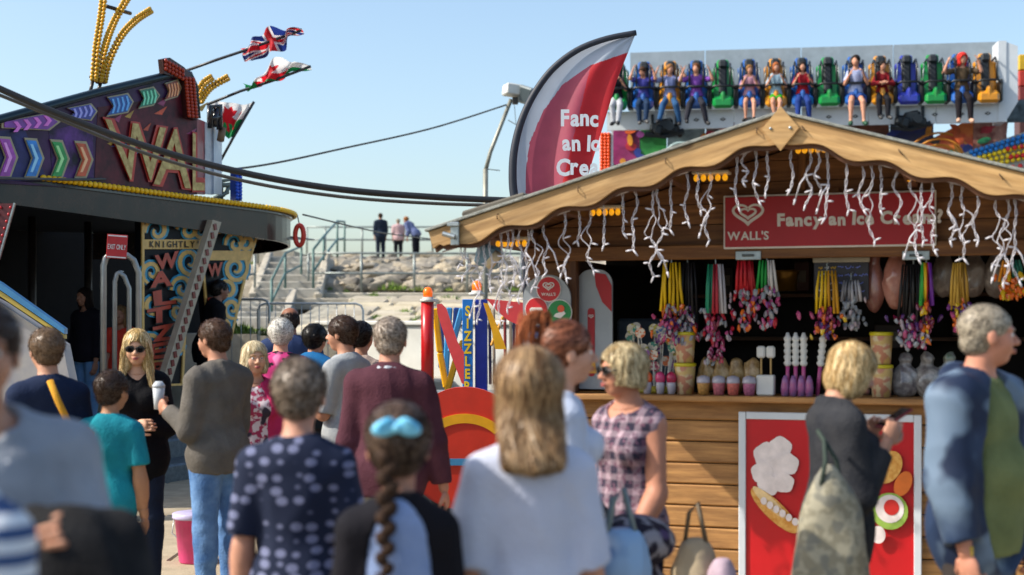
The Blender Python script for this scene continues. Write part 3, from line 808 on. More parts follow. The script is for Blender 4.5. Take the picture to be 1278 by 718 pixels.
for row, (py, sz) in enumerate(((360, 15), (350, 16), (340, 15), (331, 13), (324, 10))):
    x = 425-row*4
    while x < 668:
        s = sz*rnd.uniform(.6, 1.35); yy = py+rnd.uniform(-4, 4)
        d = surf(BANK, yy)-.1
        o = obj('rock', rocks[rnd.randrange(12)], bk, (px2x(x+s*.5, d), d, zrow(yy, d)))
        k = s/F*d*.74; o.scale = (k*rnd.uniform(1.1, 2.0), k*rnd.uniform(.7, 1.2), k*rnd.uniform(.6, .95)); o.rotation_euler = (rnd.uniform(-.3, .3), rnd.uniform(-.25, .25), rnd.uniform(-.5, .5)+PI*rnd.randrange(2)); n += 1
        x += s*rnd.uniform(.85, 1.1)
# ledge (concrete capping) and lower stone apron
led = MB(); led.box((px2x(540, 37.6), 37.9, (zrow(371, 37.6)+zrow(366, 37.6))/2-.02), (7.6, 1.1, .16), bev=.03)
tag(led.build('concrete_ledge', conc2), kind='structure')
ap = MB(); ap.add(*rough_sheet(px2x(425, 36)-.3, px2x(680, 36), [(25, 1.35), (30, 1.75), (37.3, 2.35)], 60, 34, .05, 5))
apo = tag(ap.build('stone_apron', M('stone_apron_mat', '#9a9484', rough=.92, var=.3, scale=1.6, bump=.6, bscale=12, dirt=.2)), kind='structure')
r5 = random.Random(5)
blk = [M('block_%d' % i, c, rough=.9, var=.18, scale=4, bump=.5, bscale=20, rand=.1) for i, c in enumerate(('#aca28e', '#9b917f', '#b5a98f'))]
bmesh_ = []
for q in range(3):
    mb = MB(); mb.box((0, 0, 0), (1, 1, .16), bev=.05); bmesh_.append(mb.mesh('stone_block', blk[q]))
for j in range(9):
    y = 26+j*1.28; z = np.interp(y, [25, 30, 37.3], [1.35, 1.75, 2.35]); x = px2x(428, 36)+r5.uniform(0, .4)
    while x < px2x(672, 36):
        ww = r5.uniform(.6, 1.3); o = obj('stone_block', bmesh_[r5.randrange(3)], apo, (x+ww/2, y, z+r5.uniform(-.03, .03)), (math.atan2(.6, 7.3)+r5.uniform(-.02, .02), r5.uniform(-.02, .02), r5.uniform(-.04, .04)))
        o.scale = (ww-.05, 1.2, 1); x += ww
# low retaining wall in front of the apron
lw = MB(); lw.box((0, 0, .82), (3.8, .35, 1.64), bev=.02); lw.box((0, 0, 1.67), (3.9, .45, .07), bev=.015)
tag(lw.build('retaining_wall', M('wall_offwhite', '#cfcfc8', rough=.85, var=.08, scale=2, bump=.2, dirt=.2), loc=(px2x(530, 22), 21.9, 0), rot=(0, 0, -.5)), 'low pale concrete wall below the grassy stone slope', 'wall')
# terrain filling under everything behind, and the promenade deck
tr = MB(); tr.add([(-40, 48, 3.95), (60, 48, 3.95), (60, 90, 4.05), (-40, 90, 4.05)], [(0, 1, 2, 3)])
tr.add([(-60, 90, 4.05), (60, 90, 4.05), (60, 92, 0), (-60, 92, 0)], [(0, 1, 2, 3)])
tag(tr.build('promenade', conc2), kind='structure')
# right-hand continuation of the bank behind the hut and far ride, and left behind the waltzer
mb = MB(); mb.add(*rough_sheet(3.5, 40, [(38.2, 0), (38.6, 2.4), (48, 3.95)], 40, 10, .2, 11)); mb.add(*rough_sheet(-40, -14, [(38.2, 0), (38.6, 2.4), (48, 3.95)], 40, 10, .2, 12))
tag(mb.build('sea_bank', rockm[1]), kind='structure')
# stairs
def stairs(name, x0b, x1b, x0t, x1t, pyb, pyt, n, db, dt, label):
    st = thing(name, (0, 0, 0), label, 'steps')
    for i in range(n):
        t = i/n; t1 = (i+1)/n; d = db+(dt-db)*t; z0 = zrow(pyb, db)+(zrow(pyt, dt)-zrow(pyb, db))*t1
        xa = px2x(x0b+(x0t-x0b)*t, d); xb = px2x(x1b+(x1t-x1b)*t, d)
        mb = MB(); mb.box(((xa+xb)/2, d+(dt-db)/n*.5+.6, z0-.15), (xb-xa, (dt-db)/n+1.2, .30), bev=.025); mb.build('step', conc, st)
    for (b, t) in ((x0b, x0t), (x1b, x1t)):
        mb = MB(); a = Vector((px2x(b, db), db-.1, zrow(pyb, db)-.05)); c = Vector((px2x(t, dt), dt, zrow(pyt, dt)+.12)); mb.bar(a+Vector((0, 0, .02)), c, .2, .22, bev=.02); mb.build('side_wall', conc2, st)
    return st
stairs('stone_steps', 316, 398, 337, 408, 370, 322, 6, 36.5, 42, 'upper flight of grey concrete steps climbing to the promenade beside the rocks')
stairs('stone_steps', 262, 355, 285, 366, 402, 372, 5, 33.0, 36.2, 'lower flight of concrete steps below the landing, behind the steel barrier')
mb = MB(); mb.box((px2x(330, 37)-2, 36.6, zrow(371, 37)-.2), (9, 1.6, .3), bev=.02); mb.box((px2x(330, 37)-6, 36, 1.1), (9, 3, 2.2)); mb.box((px2x(290, 44)-1, 45.5, 3.4), (6, 4, 1.06)); 
mb.box((-8.5, 35.6, .9), (4.5, 2.6, 1.9)); mb.box((px2x(340, 28)-.5, 28.4, .9), (5.6, 12, 1.2)); mb.box((px2x(350, 22), 21.6, .42), (5.4, 2.6, .86), bev=.03)
tag(mb.build('stair_landing', conc2), kind='structure')
# green tufts
tuftm = [M('grass_tuft_%d' % i, c, rough=.8, var=.35, scale=12) for i, c in enumerate(('#6f8a35', '#55702c', '#8a9a48'))]
def tuft(seed):
    r = random.Random(seed); mb = MB()
    for _ in range(110):
        a, q = r.uniform(0, 6.28), r.random()**.6; x, y = math.cos(a)*q, math.sin(a)*q*.6; h = r.uniform(.3, 1)*(1.1-q*.6); b = r.uniform(0, 6.28); w = .05
        dx, dy = math.cos(b)*w, math.sin(b)*w; lx, ly = r.uniform(-.3, .3), r.uniform(-.3, .3)
        mb.add([(x-dx, y-dy, 0), (x+dx, y+dy, 0), (x+lx*.6+dx*.8, y+ly*.6+dy, h*.6), (x+lx, y+ly, h)], [(0, 1, 2), (0, 2, 3)])
    return mb.mesh('grass_tuft', tuftm[seed % 3])
tufts = [tuft(s) for s in range(4)]
for i, (px, py, wpx, d) in enumerate(((490, 362, 36, 38.3), (412, 362, 10, 38.3), (560, 363, 16, 38.2), (640, 363, 20, 38.2), (300, 417, 50, 20.35), (335, 419, 40, 20.35), (520, 363, 24, 38.1), (600, 362, 16, 38.1), (466, 372, 26, 36.8), (560, 376, 30, 35.5), (397, 372, 10, 37.2), (484, 376, 18, 35), (502, 384, 16, 34), (522, 374, 14, 35), (455, 390, 12, 33),
                                      (505, 394, 30, 32), (520, 402, 26, 30), (470, 398, 20, 31), (535, 392, 18, 32), (480, 408, 24, 29), (450, 410, 20, 28), (413, 398, 14, 31), (545, 408, 24, 28), (440, 378, 8, 35), (590, 380, 18, 34), (610, 395, 24, 32), (313, 330, 14, 41), (305, 412, 26, 28), (325, 414, 20, 28), (432, 365, 10, 37.5))):
    s = wpx/F*d/2; d = surf(BANK, py)-.25 if py < 366 and px > 405 else (surf(APR, py)-.1 if py < 412 and px > 430 else d)
    o = obj('grass_tuft', tufts[i % 4], None, (px2x(px, d), d, zrow(py, d)+.0)); o.scale = (s, s, max(s*.8, .12)); o.rotation_euler = (0, 0, i)
    tag(o, 'tufts of green grass growing between the stones of the bank', None, 'grass on the stone bank', 'stuff')

r11 = random.Random(11)
for i in range(34):
    py = r11.uniform(376, 409); px = r11.uniform(432, 560); d = surf(APR, py)-.05; s = r11.uniform(3, 10)/F*d
    o = obj('grass_tuft', tufts[i % 4], None, (px2x(px, d), d, zrow(py, d)-.03)); o.scale = (s, s, max(s*.5, .07)); o.rotation_euler = (0, 0, i*1.7)
    tag(o, 'small tufts of green grass scattered over the stone slope', None, 'grass on the stone bank', 'stuff')
# railings: list of (px,py,depth) post feet, height
def railing(pts, h, label, mat=rail_m, r=.03, rails=(1.0, .5), step=None, post_r=.035, group=None):
    rt = thing('railing', (0, 0, 0), label, 'railing', 0, group); n = len(pts)
    for q in rails:
        mb = MB(); mb.tube([p+Vector((0, 0, h*q)) for p in pts], r, 8); mb.build('rail', mat, rt, True)
    for p in pts:
        mb = MB(); mb.tube([p, p+Vector((0, 0, h*1.0))], post_r, 8); mb.build('post', mat, rt, True)
    return rt
def gp(px, py, d): return P(px, py, d)
railing([gp(x, 319, 50.5) for x in (383, 406, 452, 478, 517, 540, 580)], 1.02, 'long grey tubular railing along the top of the promenade behind the three people', rails=(1.0, .55))
railing([gp(x, 366+(x-385)*.002, 38.0) for x in (385, 451, 517, 583, 650)], 1.08, 'grey two bar railing on the ledge in front of the rock bank')
railing([gp(339, 404, 34), gp(356, 366, 37), gp(376, 355, 39)], 1.05, 'sloping green handrail in the middle of the concrete steps', rail_g, .032)
railing([gp(391, 366, 37), gp(404, 345, 40.5), gp(421, 322, 44), gp(430, 319, 48)], 1.15, 'green railing rising up the right side of the steps', rail_g, .035)
railing([gp(309, 350, 38.5), gp(322, 330, 41), gp(331, 318, 43)], 1.1, 'grey railing on the left side of the upper steps', rail_m, .032)
railing([gp(286, 400, 33.5), gp(300, 372, 36.3), gp(318, 368, 37)], 1.1, 'grey railing on the left side of the lower steps', rail_m, .032)
# crowd-control barriers
def barrier(px0, px1, d, label, h=1.1):
    a = Vector((px2x(px0, d), d, 0)); b = Vector((px2x(px1, d), d, 0)); a.z = b.z = .86; rt = thing('crowd_barrier', a, label, 'barrier', 0, 'steel crowd barriers below the steps')
    L = b.x-a.x; mb = MB(); mb.tube([(0, 0, .12), (0, 0, h-.1), (.03, 0, h-.03), (.1, 0, h), (L-.1, 0, h), (L-.03, 0, h-.03), (L, 0, h-.1), (L, 0, .12)], .018, 8); mb.tube([(0, 0, .2), (L, 0, .2)], .016, 6)
    bm_ = M('barrier_steel', '#b4babc', rough=.4, metal=.35, var=.1); mb.build('frame', bm_, rt, True); mb = MB(); n = int(L/.13); mb.tube([(L/n, 0, .2), (L/n, 0, h)], .007, 5); me = mb.mesh('bar', bm_, True)
    for i in range(n-1): obj('bar', me, rt, (L/n*i, 0, 0))
    for x in (.3, L-.3): mb = MB(); mb.tube([(x, -.28, 0), (x, -.22, .06), (x, 0, .12), (x, .22, .06), (x, .28, 0)], .015, 6); mb.build('foot', rail_m, rt, True)
barrier(322, 453, 21.0, 'long galvanised crowd barrier standing below the stone slope')
barrier(266, 336, 20.2, 'short crowd barrier nearest the spinning ride entrance', h=1.15)
sg = MB(); sg.box(P(544/1+0-103, 371-16, 38.0), (.34, .03, .24)); 

# ---------------------------------------------------------------- the kiosk
HUT = (1.4, 7.3, 0); HR = math.radians(-18)
def H(px, py, v): return hit(HUT, HR, px, py, v)
pine = wood('pine_fascia', '#ab8450', '#d0aa74', knots=True)
pine_d = wood('pine_cladding', '#6b4426', '#8f6236', knots=True)
pine_s = wood('pine_stained', '#50301b', '#70482a', knots=True)
pine_l = wood('pine_lower', '#92673a', '#b58750', knots=True)
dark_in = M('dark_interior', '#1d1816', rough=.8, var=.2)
galv = M('galvanised', '#9aa2a4', rough=.38, metal=.8, var=.2, scale=14)
hut = thing('wooden_kiosk', HUT, 'brown timber seaside kiosk with scalloped gable, open serving hatch and plank walls', 'kiosk', HR)
SL = .29; RZ = 2.735; HW = 1.68; WV = .95; BV = 2.85; EV = 1.955
def roofz(u): return RZ-SL*abs(u)
ang = math.atan(SL)
# scalloped bargeboards (own local X along the slope)
for sgn in (-1, 1):
    Ls = EV/math.cos(ang); n = 96; top = []; bot = []
    for i in range(n+1):
        x = Ls*i/n; top.append((x, 0)); bot.append((x, -.120-.020*math.cos(2*PI*(x-.06)/.345)-(0 if x < Ls-.05 else -.02)))
    poly = [(sgn*p[0], p[1]) for p in top+bot[::-1]]
    mb = MB(); mb.prism(poly, -.028, 0); mb.build('bargeboard', pine, hut, loc=(0, 0, RZ), rot=(0, sgn*ang, 0))
    mb = MB(); poly2 = [(sgn*p[0], p[1]) for p in [(x, -.03) for x, _ in top]+[(x, z-.018) for x, z in bot[::-1]]]
    mb.prism(poly2, .004, .03); mb.build('backing_board', pine_s, hut, loc=(0, 0, RZ-.004), rot=(0, sgn*ang, 0))  # dark scalloped strip standing in for the bargeboard's shadow and lower edge
    # roof deck boards run front to back
    npl = 16; wpl = Ls/npl
    mb = MB(); mb.box((0, 0, 0), (BV+.05, wpl-.004, .02), bev=.003); me = mb.mesh('roof_board', pine_s)
    for i in range(npl):
        s = (i+.5)*wpl; o = obj('roof_board', me, hut, (sgn*s*math.cos(ang), (BV+.1)/2+.035, RZ-.018-s*math.sin(ang)))
        o.rotation_euler = Euler((sgn*ang*1.0, 0, PI/2)) if 0 else (Matrix.Rotation(sgn*ang, 4, 'Y') @ Matrix.Rotation(PI/2, 4, 'Z')).to_euler()
    mb = MB(); mb.box((sgn*(Ls/2), BV/2+.03, .012), (Ls+.03, BV+.15, .016), bev=.003)
    mb.build('roof_felt', M('roof_felt', '#8d8f88', rough=.95, var=.25, scale=30, bump=.5, bscale=150), hut, loc=(0, 0, RZ), rot=(0, sgn*ang, 0))
    # purlins and wall plate
    for u in (.62, 1.2, HW-.04):
        mb = MB(); mb.box((0, 0, 0), (BV-.02, .055, .085), bev=.004); mb.build('purlin', pine_s, hut, loc=(sgn*u, BV/2+.05, roofz(u)-.085), rot=(0, 0, PI/2))
    for i, s in enumerate((.12, .62, 1.12, 1.6)):
        u = s*math.cos(ang)*sgn; z = RZ-s*math.sin(ang)
        mb = MB(); mb.tube([(u-.008, -.03, z-.03), (u-.008, -.045, z-.035), (u+.006*sgn, -.048, z-.055), (u+.01*sgn, -.03, z-.058)], .0028, 5); mb.build('hook', M('rusty_wire', '#4a382c', rough=.6, metal=.5), hut, True)
# wall cladding
def board(u0, u1, z0, z1, v, mat, name='cladding_board', th=.028, sl=False):
    if sl:   # ends trimmed to the roof slope
        a0 = min(u1, (RZ-.04-z0)/SL); a1 = min(u1, max(.02, (RZ-.04-z1)/SL)); poly = [(-a0, z0), (a0, z0), (a1, z1), (-a1, z1)]
        mb = MB(); mb.prism([(x, z-z0) for x, z in poly], 0, th); mb.build(name, mat, hut, loc=(0, v, z0)); return
    mb = MB(); mb.box(((u1-u0)/2, th/2, (z1-z0)/2), (u1-u0, th, z1-z0), bev=.009); mb.build(name, mat, hut, loc=(u0, v, z0))
bp = .1275; g = .006
for i in range(9): board(-HW, HW, .06+i*bp, .06+(i+1)*bp-g, WV+rnd.uniform(0, .002), pine_l)
mb = MB(); mb.box((0, WV+.05, .62), (2*HW-.02, .03, 1.15)); mb.build('wall_backing', dark_in, hut)
for i in range(7):
    z0 = 1.235+i*.115
    board(-HW, -1.37, z0, z0+.109, WV, pine_d); board(1.45, HW, z0, z0+.109, WV, pine_d)
for i in range(5):
    z0 = 2.125+i*.122
    board(-HW, HW, z0, min(z0+.117, RZ-.05), WV, pine_d, sl=True)
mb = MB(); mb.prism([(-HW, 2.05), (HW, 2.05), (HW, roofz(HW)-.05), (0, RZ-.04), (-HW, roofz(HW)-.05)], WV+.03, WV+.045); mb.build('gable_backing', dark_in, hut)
mb = MB(); mb.box((0, WV-.012, 2.08), (2*HW+.02, .07, .085), bev=.006); mb.build('lintel', pine_d, hut)
for u, z0, z1 in ((0.0, 2.43, 2.70), (.19, 2.125, 2.44)):
    mb = MB(); mb.box((0, 0, 0), (z1-z0, .03, .045), bev=.004); mb.build('stud', pine_d, hut, loc=(u, WV-.016, (z0+z1)/2), rot=(0, PI/2, 0))
for u in (-1.385, 1.47):
    mb = MB(); mb.box((0, 0, 0), (.81, .075, .05), bev=.004); mb.build('post', pine_s, hut, loc=(u, WV+.01, 1.637), rot=(0, PI/2, 0))
# side walls, back wall, floor, ceiling
for sgn in (-1, 1):
    for i in range(16):
        z0 = .06+i*bp
        mb = MB(); mb.box((0, 0, 0), (BV-WV-.04, .028, bp-g), bev=.008); mb.build('side_board', pine_d, hut, loc=(sgn*(HW-.016), (WV+BV)/2+.03, z0+bp/2), rot=(0, 0, PI/2))
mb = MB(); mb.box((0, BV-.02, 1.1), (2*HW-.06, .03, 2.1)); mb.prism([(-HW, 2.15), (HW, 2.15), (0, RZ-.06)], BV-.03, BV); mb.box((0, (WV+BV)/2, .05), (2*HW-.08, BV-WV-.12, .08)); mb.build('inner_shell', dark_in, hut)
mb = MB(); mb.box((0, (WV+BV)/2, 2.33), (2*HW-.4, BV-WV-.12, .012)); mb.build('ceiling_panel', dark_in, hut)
mb = MB(); mb.box((0, 0, 0), (2*HW-.1, .42, .035), bev=.006); mb.build('counter', pine_l, hut, loc=(0, WV+.09, 1.212))
for z in (1.55, 1.85):
    mb = MB(); mb.box((.25, BV-.2, z), (2.4, .28, .025)); mb.build('shelf', pine_s, hut)
# diamond finial
mb = MB(); fz = H(975, 160, -.06)[1]; mb.prism([(0, .115), (.095, 0), (0, -.115), (-.095, 0)], -.02, 0); fo = mb.build('finial', pine, hut, loc=(.0, -.032, fz))
for x in (-.05, .05): mb = MB(); mb.ball((x, -.024, 0), (.008, .004, .008)); mb.build('screw', galv, fo, True)
# galvanised brackets on the lintel and at the eave
for px in (934, 1143):
    u, z = H(px, 319, WV-.05); mb = MB(); mb.box((0, 0, 0), (.15, .012, .052), bev=.003); b = mb.build('bracket', galv, hut, loc=(u, WV-.055, z))
    mb = MB(); mb.box((0, -.012, 0), (.07, .016, .014), bev=.003); mb.build('bolt', M('bolt_dark', '#55595a', metal=.8, rough=.4), b)
u, z = H(569, 292, -.03); mb = MB(); mb.box((0, 0, 0), (.05, .02, .13), bev=.004); mb.tube([(-.06, -.03, .0), (.01, -.03, -.02)], .014, 8); mb.box((0, -.02, .05), (.07, .03, .02), bev=.003); mb.build('bracket', galv, hut, loc=(u, -.045, z), smooth=False)

# weathered beam on the roof
bu, bz = H(622, 262, .35)
wb = MB(); wb.box((0, 0, 0), (.40, .16, .085), bev=.012)
o = tag(wb.build('timber_beam', wood('timber_grey', '#4a4640', '#6e6a60', .9, False), loc=tuple(Matrix.Translation(HUT) @ Matrix.Rotation(HR, 4, 'Z') @ Vector((bu, .35, bz)))), 'dark weathered timber beam lying across the left roof slope', 'beam')
o.rotation_euler = (0, -math.radians(15), HR)
# ---- red sign
sgn_root = thing('shop_sign', Matrix.Translation(HUT) @ Matrix.Rotation(HR, 4, 'Z') @ Vector((.15, WV-.06, 2.25)), 'wide red banner sign with white lettering and heart emblem above the serving hatch', 'sign', HR)
SW, SH = 1.20, .315
whitev = M('sign_white', '#d8d6d2', rough=.45, var=.05); redv = M('sign_red', '#a51824', rough=.5, var=.08, scale=3)
mb = MB(); mb.box((0, 0, 0), (SW, .015, SH), bev=.004); mb.build('sign_border', whitev, sgn_root)
mb = MB(); mb.box((0, -.009, 0), (SW-.02, .008, SH-.022), bev=.003); mb.build('sign_panel', redv, sgn_root)
mb = MB(); text(mb, 'Fancy an Ice Cream?', .098, -.285, -.028, -.0145, bold=.046, depth=.004, jit=.14, track=.06, sx=.98); mb.build('lettering', whitev, sgn_root)
def heart(mb, cx, cz, s, y, t=.1, loops=((1, 1), (.52, .5)), depth=.003, gap=True):
    for k, (a, b) in enumerate(loops):
        pts = []
        for i in range(41):
            th = 2*PI*i/40+ (0 if not (gap and k == 0) else 0)
            x = 16*math.sin(th)**3/17; z = (13*math.cos(th)-5*math.cos(2*th)-2*math.cos(3*th)-math.cos(4*th))/17
            pts.append((cx+x*s*a*1.18, cz+(z+.05)*s*b*.86-(.0 if k == 0 else -.03*s)))
        tt = t*s*(1.0 if k == 0 else .85); n = len(pts)
        vs = []; 
        for i, p in enumerate(pts):
            q0 = pts[(i-1) % 40]; q1 = pts[(i+1) % 40]; dx, dz = q1[0]-q0[0], q1[1]-q0[1]; L = math.hypot(dx, dz)+1e-9; nx, nz = dz/L, -dx/L
            w_ = tt*(.65+.5*abs(math.sin(PI*i/40)))
            vs += [(p[0]-nx*w_, y, p[1]-nz*w_), (p[0]+nx*w_, y, p[1]+nz*w_), (p[0]-nx*w_, y+depth, p[1]-nz*w_), (p[0]+nx*w_, y+depth, p[1]+nz*w_)]
        fs = []
        a0, a1 = (2, 38) if k == 0 and gap else (0, 40)
        for i in range(a0, a1): c = i*4; d_ = ((i+1) % 41)*4; fs += [(c, c+1, d_+1, d_), (c+1, c+3, d_+3, d_+1), (c, d_, d_+2, c+2)]
        mb.add(vs, fs)
mb = MB(); heart(mb, -.455, .048, .078, -.0165); mb.build('heart_emblem', whitev, sgn_root)
mb = MB(); text(mb, "WALL'S", .068, -.455, -.105, -.0145, bold=.022, depth=.004, center=True, track=.05); mb.build('brand_lettering', whitev, sgn_root)

# ---- amber lamp units under the roof
def amber(px, py, wpx, v, label, flat=False):
    u, z = H(px, py, v); wq = wpx/F*7.9; loc = Matrix.Translation(HUT) @ Matrix.Rotation(HR, 4, 'Z') @ Vector((u, v, z))
    t = thing('amber_lamp', loc, label, 'lamp', HR, 'amber lamp boxes under the kiosk roof')
    mb = MB(); mb.box((0, 0, .018), (wq, .12, .018), bev=.004); mb.build('housing', M('housing_cream', '#c9bda4', rough=.5), t)
    mb = MB(); mb.ball((0, 0, 0), (.0155, .0155, .020), 10, 8); me = mb.mesh('bulb', amber_m, True)
    n = 5
    for i in range(n):
        for y in (-.03,): obj('bulb', me, t, ((i-(n-1)/2)*wq*.98/n, y, -.012))
amber_m = M('amber_bulb', '#f0a018', rough=.12, var=.3, scale=60, emit=.55)
for a in ((640, 302, 46, .5, 'amber lamp box nearest the left eave of the kiosk'), (757, 263, 42, .5, 'second amber lamp box from the left under the kiosk roof'),
          (888, 220, 46, .5, 'amber lamp box hanging above the left end of the red sign'), (1013, 185, 40, .55, 'amber lamp box close under the kiosk roof peak'), (1152, 220, 40, .55, 'amber lamp box above the right end of the red sign')): amber(*a)

# ---- floodlight under the left eave
u, z = H(612, 322, .25); fl = thing('floodlight', Matrix.Translation(HUT) @ Matrix.Rotation(HR, 4, 'Z') @ Vector((u, .25, z)), 'blue grey floodlight hanging below the left kiosk eave', 'floodlight', HR)
mb = MB(); mb.box((-.01, 0, .01), (.14, .10, .13), rot=(0, .25, 0), bev=.02); mb.build('casing', M('casing_blue', '#6f8ea0', rough=.4, var=.3, scale=20), fl)
mb = MB(); mb.tube([(.0, -.04, -.05), (.07, -.06, .02)], .028, 10); mb.build('lens_hood', M('hood_cream', '#c7b694', rough=.5), fl, True)
mb = MB(); mb.bar((-.01, 0, .06), (-.01, 0, .14), .02, .02); mb.build('mount', galv, fl)

# ---- icicle string lights
wire = M('string_white', '#cfccd2', rough=.45, var=.06)
ic = thing('icicle_lights', HUT, 'white icicle string lights looping from the scalloped gable edge', 'string lights', HR)
mb = MB(); pts = []
for i in range(80):
    u = -1.9+3.8*i/79; pts.append((u, .045+.01*math.sin(i), roofz(u)-.125))
mb.tube(pts, .005, 6); mb.build('cable', wire, ic, True)
ri = random.Random(21)
drops = [(583, 305, 345), (597, 300, 398), (612, 303, 360), (625, 300, 400), (640, 300, 350), (650, 292, 372), (668, 287, 358), (680, 285, 340), (705, 272, 347), (735, 265, 337), (752, 258, 306), (777, 252, 290), (792, 248, 312), (815, 236, 345), (823, 233, 325), (857, 225, 277), (870, 222, 262), (884, 218, 300), (920, 206, 258), (943, 196, 250), (958, 187, 240), (990, 188, 236), (1010, 190, 255), (1032, 194, 272), (1056, 200, 262), (1074, 204, 262), (1098, 208, 262), (1122, 216, 272), (1140, 220, 322), (1163, 228, 312), (1187, 234, 300), (1218, 240, 300), (1245, 245, 330), (1266, 250, 350)]
drops += [(576, 305, 330), (605, 300, 345), (633, 298, 385), (657, 290, 350), (722, 268, 300), (838, 232, 286), (931, 202, 226), (1020, 192, 236), (1086, 206, 300), (1152, 226, 300), (1202, 238, 322), (1256, 248, 352)]
for px, y0, y1 in drops:
    u, z0 = H(px, y0, .05); _, z1 = H(px, y1, .05); z0 = roofz(u)-.125; L = z0-z1; n = max(3, int(L/.07)); mb = MB()
    loose = 1.0
    path = [Vector((u, .05, z0))]
    dx = ri.choice((-1, 1))
    for i in range(1, n+1):
        path.append(Vector((u+dx*ri.uniform(.002, .022)*(1 if i % 2 else -.6)+ri.uniform(-.01, .01), .05+ri.uniform(-.02, .02), z0-L*i/n)))
    def smooth(pp, k=4):
        out = []
        for i in range(len(pp)-1):
            a = pp[max(i-1, 0)]; b = pp[i]; c = pp[i+1]; d = pp[min(i+2, len(pp)-1)]
            for j in range(k):
                t = j/k; out.append(.5*((2*b)+(c-a)*t+(2*a-5*b+4*c-d)*t*t+(3*b-a-3*c+d)*t**3))
        return out+[pp[-1]]
    sp = smooth(path, 5); w1 = [p+Vector((math.sin(i*1.05)*.0055, math.cos(i*1.05)*.0055, 0)) for i, p in enumerate(sp)]
    w2 = [p-Vector((math.sin(i*1.05)*.0055, math.cos(i*1.05)*.0055, 0)) for i, p in enumerate(sp)]
    if n > 4 and ri.random() < .85:   # an open loop where the pair of wires parts
        m0 = len(w2)//3; 
        for i in range(m0, min(m0+9, len(w2))): w2[i] = w2[i]+Vector((-dx*.045*math.sin(PI*(i-m0)/9), 0, 0))
    mb.tube(w1, .0021, 6); mb.tube(w2, .0021, 6)
    for i in range(2, len(path)):
        if ri.random() < .8:
            b = path[i-0]; s = ri.choice((-1, 1)); e = b+Vector((s*ri.uniform(.02, .04), 0, ri.uniform(-.02, .012))); mb.tube([b, b*.4+e*.6, e], [.003, .005, .003], 6)
    e = path[-1]; q = e+Vector((ri.uniform(-.03, .03), 0, -.035)); mb.tube([e, e*.5+q*.5, q], [.004, .0058, .003], 6)
    if n > 3 and ri.random() < .6:   # forked end
        b = path[max(1, len(path)-3)]; s = ri.choice((-1, 1)); q1 = b+Vector((s*.03, .01, -.04)); q2 = b+Vector((s*.055, .01, -.12)); mb.tube([b, q1, q2], [.004, .0045, .0035], 6); mb.tube([q2, q2+Vector((s*.008, 0, -.03))], [.007, .004], 6)
    mb.build('icicle_strand', wire, ic, True)
# ---------------------------------------------------------------- spinning ride on the left
WL = (-4.8, 14.1, 0); WR = math.radians(65.4)
def W(px, py, v): return hit(WL, WR, px, py, v)
def WW(u, v, z): return Matrix.Translation(WL) @ Matrix.Rotation(WR, 4, 'Z') @ Vector((u, v, z))
waltz = thing('fairground_ride', WL, 'dark spinning fairground ride with neon arrow front board and yellow bulb rim', 'ride', WR)
def polypx(pp, v0, v1, mb=None): mb = mb or MB(); mb.prism([W(x, y, v0) for x, y in pp], v0, v1); return mb
blk_gloss = M('ride_black', '#15141c', rough=.22, var=.4, scale=3, coat=.3)
paint_purple = M('airbrushed_purple', '#0d0a16', rough=.4, scale=2.6, col2='#4c2a58', spec=.25)
goldm = M('gold_leaf', '#8a6a34', rough=.35, metal=.35, var=.35, scale=12, col2='#c9b070')
redp = M('ride_red', '#b8331f', rough=.4, var=.15)
# front board
board_pts = [(-70, 168), (0, 149), (120, 116), (226, 90), (236, 93), (243, 108), (246, 148), (246, 243), (-70, 225)]
polypx(board_pts, -.05, .03).build('front_board', paint_purple, waltz)
mb = MB(); mb.tube([(*[W(x, y, -.06)[0]], -.06, W(x, y, -.06)[1]) for x, y in board_pts[:7]], .045, 8); mb.build('board_edge', M('edge_teal', '#1d3038', rough=.3, metal=.4), waltz, True)
endp = [(246, 148), (258, 152), (268, 158), (276, 166), (276, 242), (246, 243)]
mb = MB()
cols = [('#7a2030', '#a04048'), ('#8a93a0', '#c9ced6'), ('#a8b8cc', '#d8dde2')]
for i, (a, b, ya, yb) in enumerate(((246, 256, 148, 152), (256, 267, 152, 158), (267, 277, 158, 167))):
    ua, za = W(a, ya, -.02); ub, zb = W(b, yb, -.02+.0); ub2 = ub
    m_ = MB(); v0, v1 = -.03+i*.10, -.03+(i+1)*.12
    ua, za = W(a, ya, v0); ub, zb = W(b, yb, v1); uz, z2 = W(a, 242, v0); uy, z3 = W(b, 243, v1)
    m_.add([(ua, v0, za), (ub, v1, zb), (uy, v1, z3), (uz, v0, z2), (ua, v0+.04, za), (ub, v1+.04, zb), (uy, v1+.04, z3), (uz, v0+.04, z2)], [(0, 3, 2, 1), (4, 5, 6, 7), (0, 1, 5, 4), (1, 2, 6, 5), (2, 3, 7, 6), (3, 0, 4, 7)])
    m_.build('end_panel', M('end_panel_%d' % i, cols[i][0], rough=.35, col2=cols[i][1], scale=4), waltz)
polypx([(122, 134), (246, 116), (246, 242), (118, 232)], -.054, -.0505).build('airbrush_panel', M('airbrush_red', '#120810', rough=.4, scale=3.4, col2='#6e2230', spec=.25), waltz)
polypx([(-68, 172), (30, 160), (60, 226), (-68, 224)], -.054, -.0505).build('airbrush_panel', M('airbrush_blue', '#0c0c1a', rough=.4, scale=3.0, col2='#3a3a7a', spec=.25), waltz)
polypx([(61, 164), (116, 150), (117, 230), (66, 226)], -.054, -.0505).build('airbrush_panel', M('airbrush_violet', '#10081a', rough=.4, scale=4.0, col2='#6a3a8a', spec=.25), waltz)
r7 = random.Random(9)
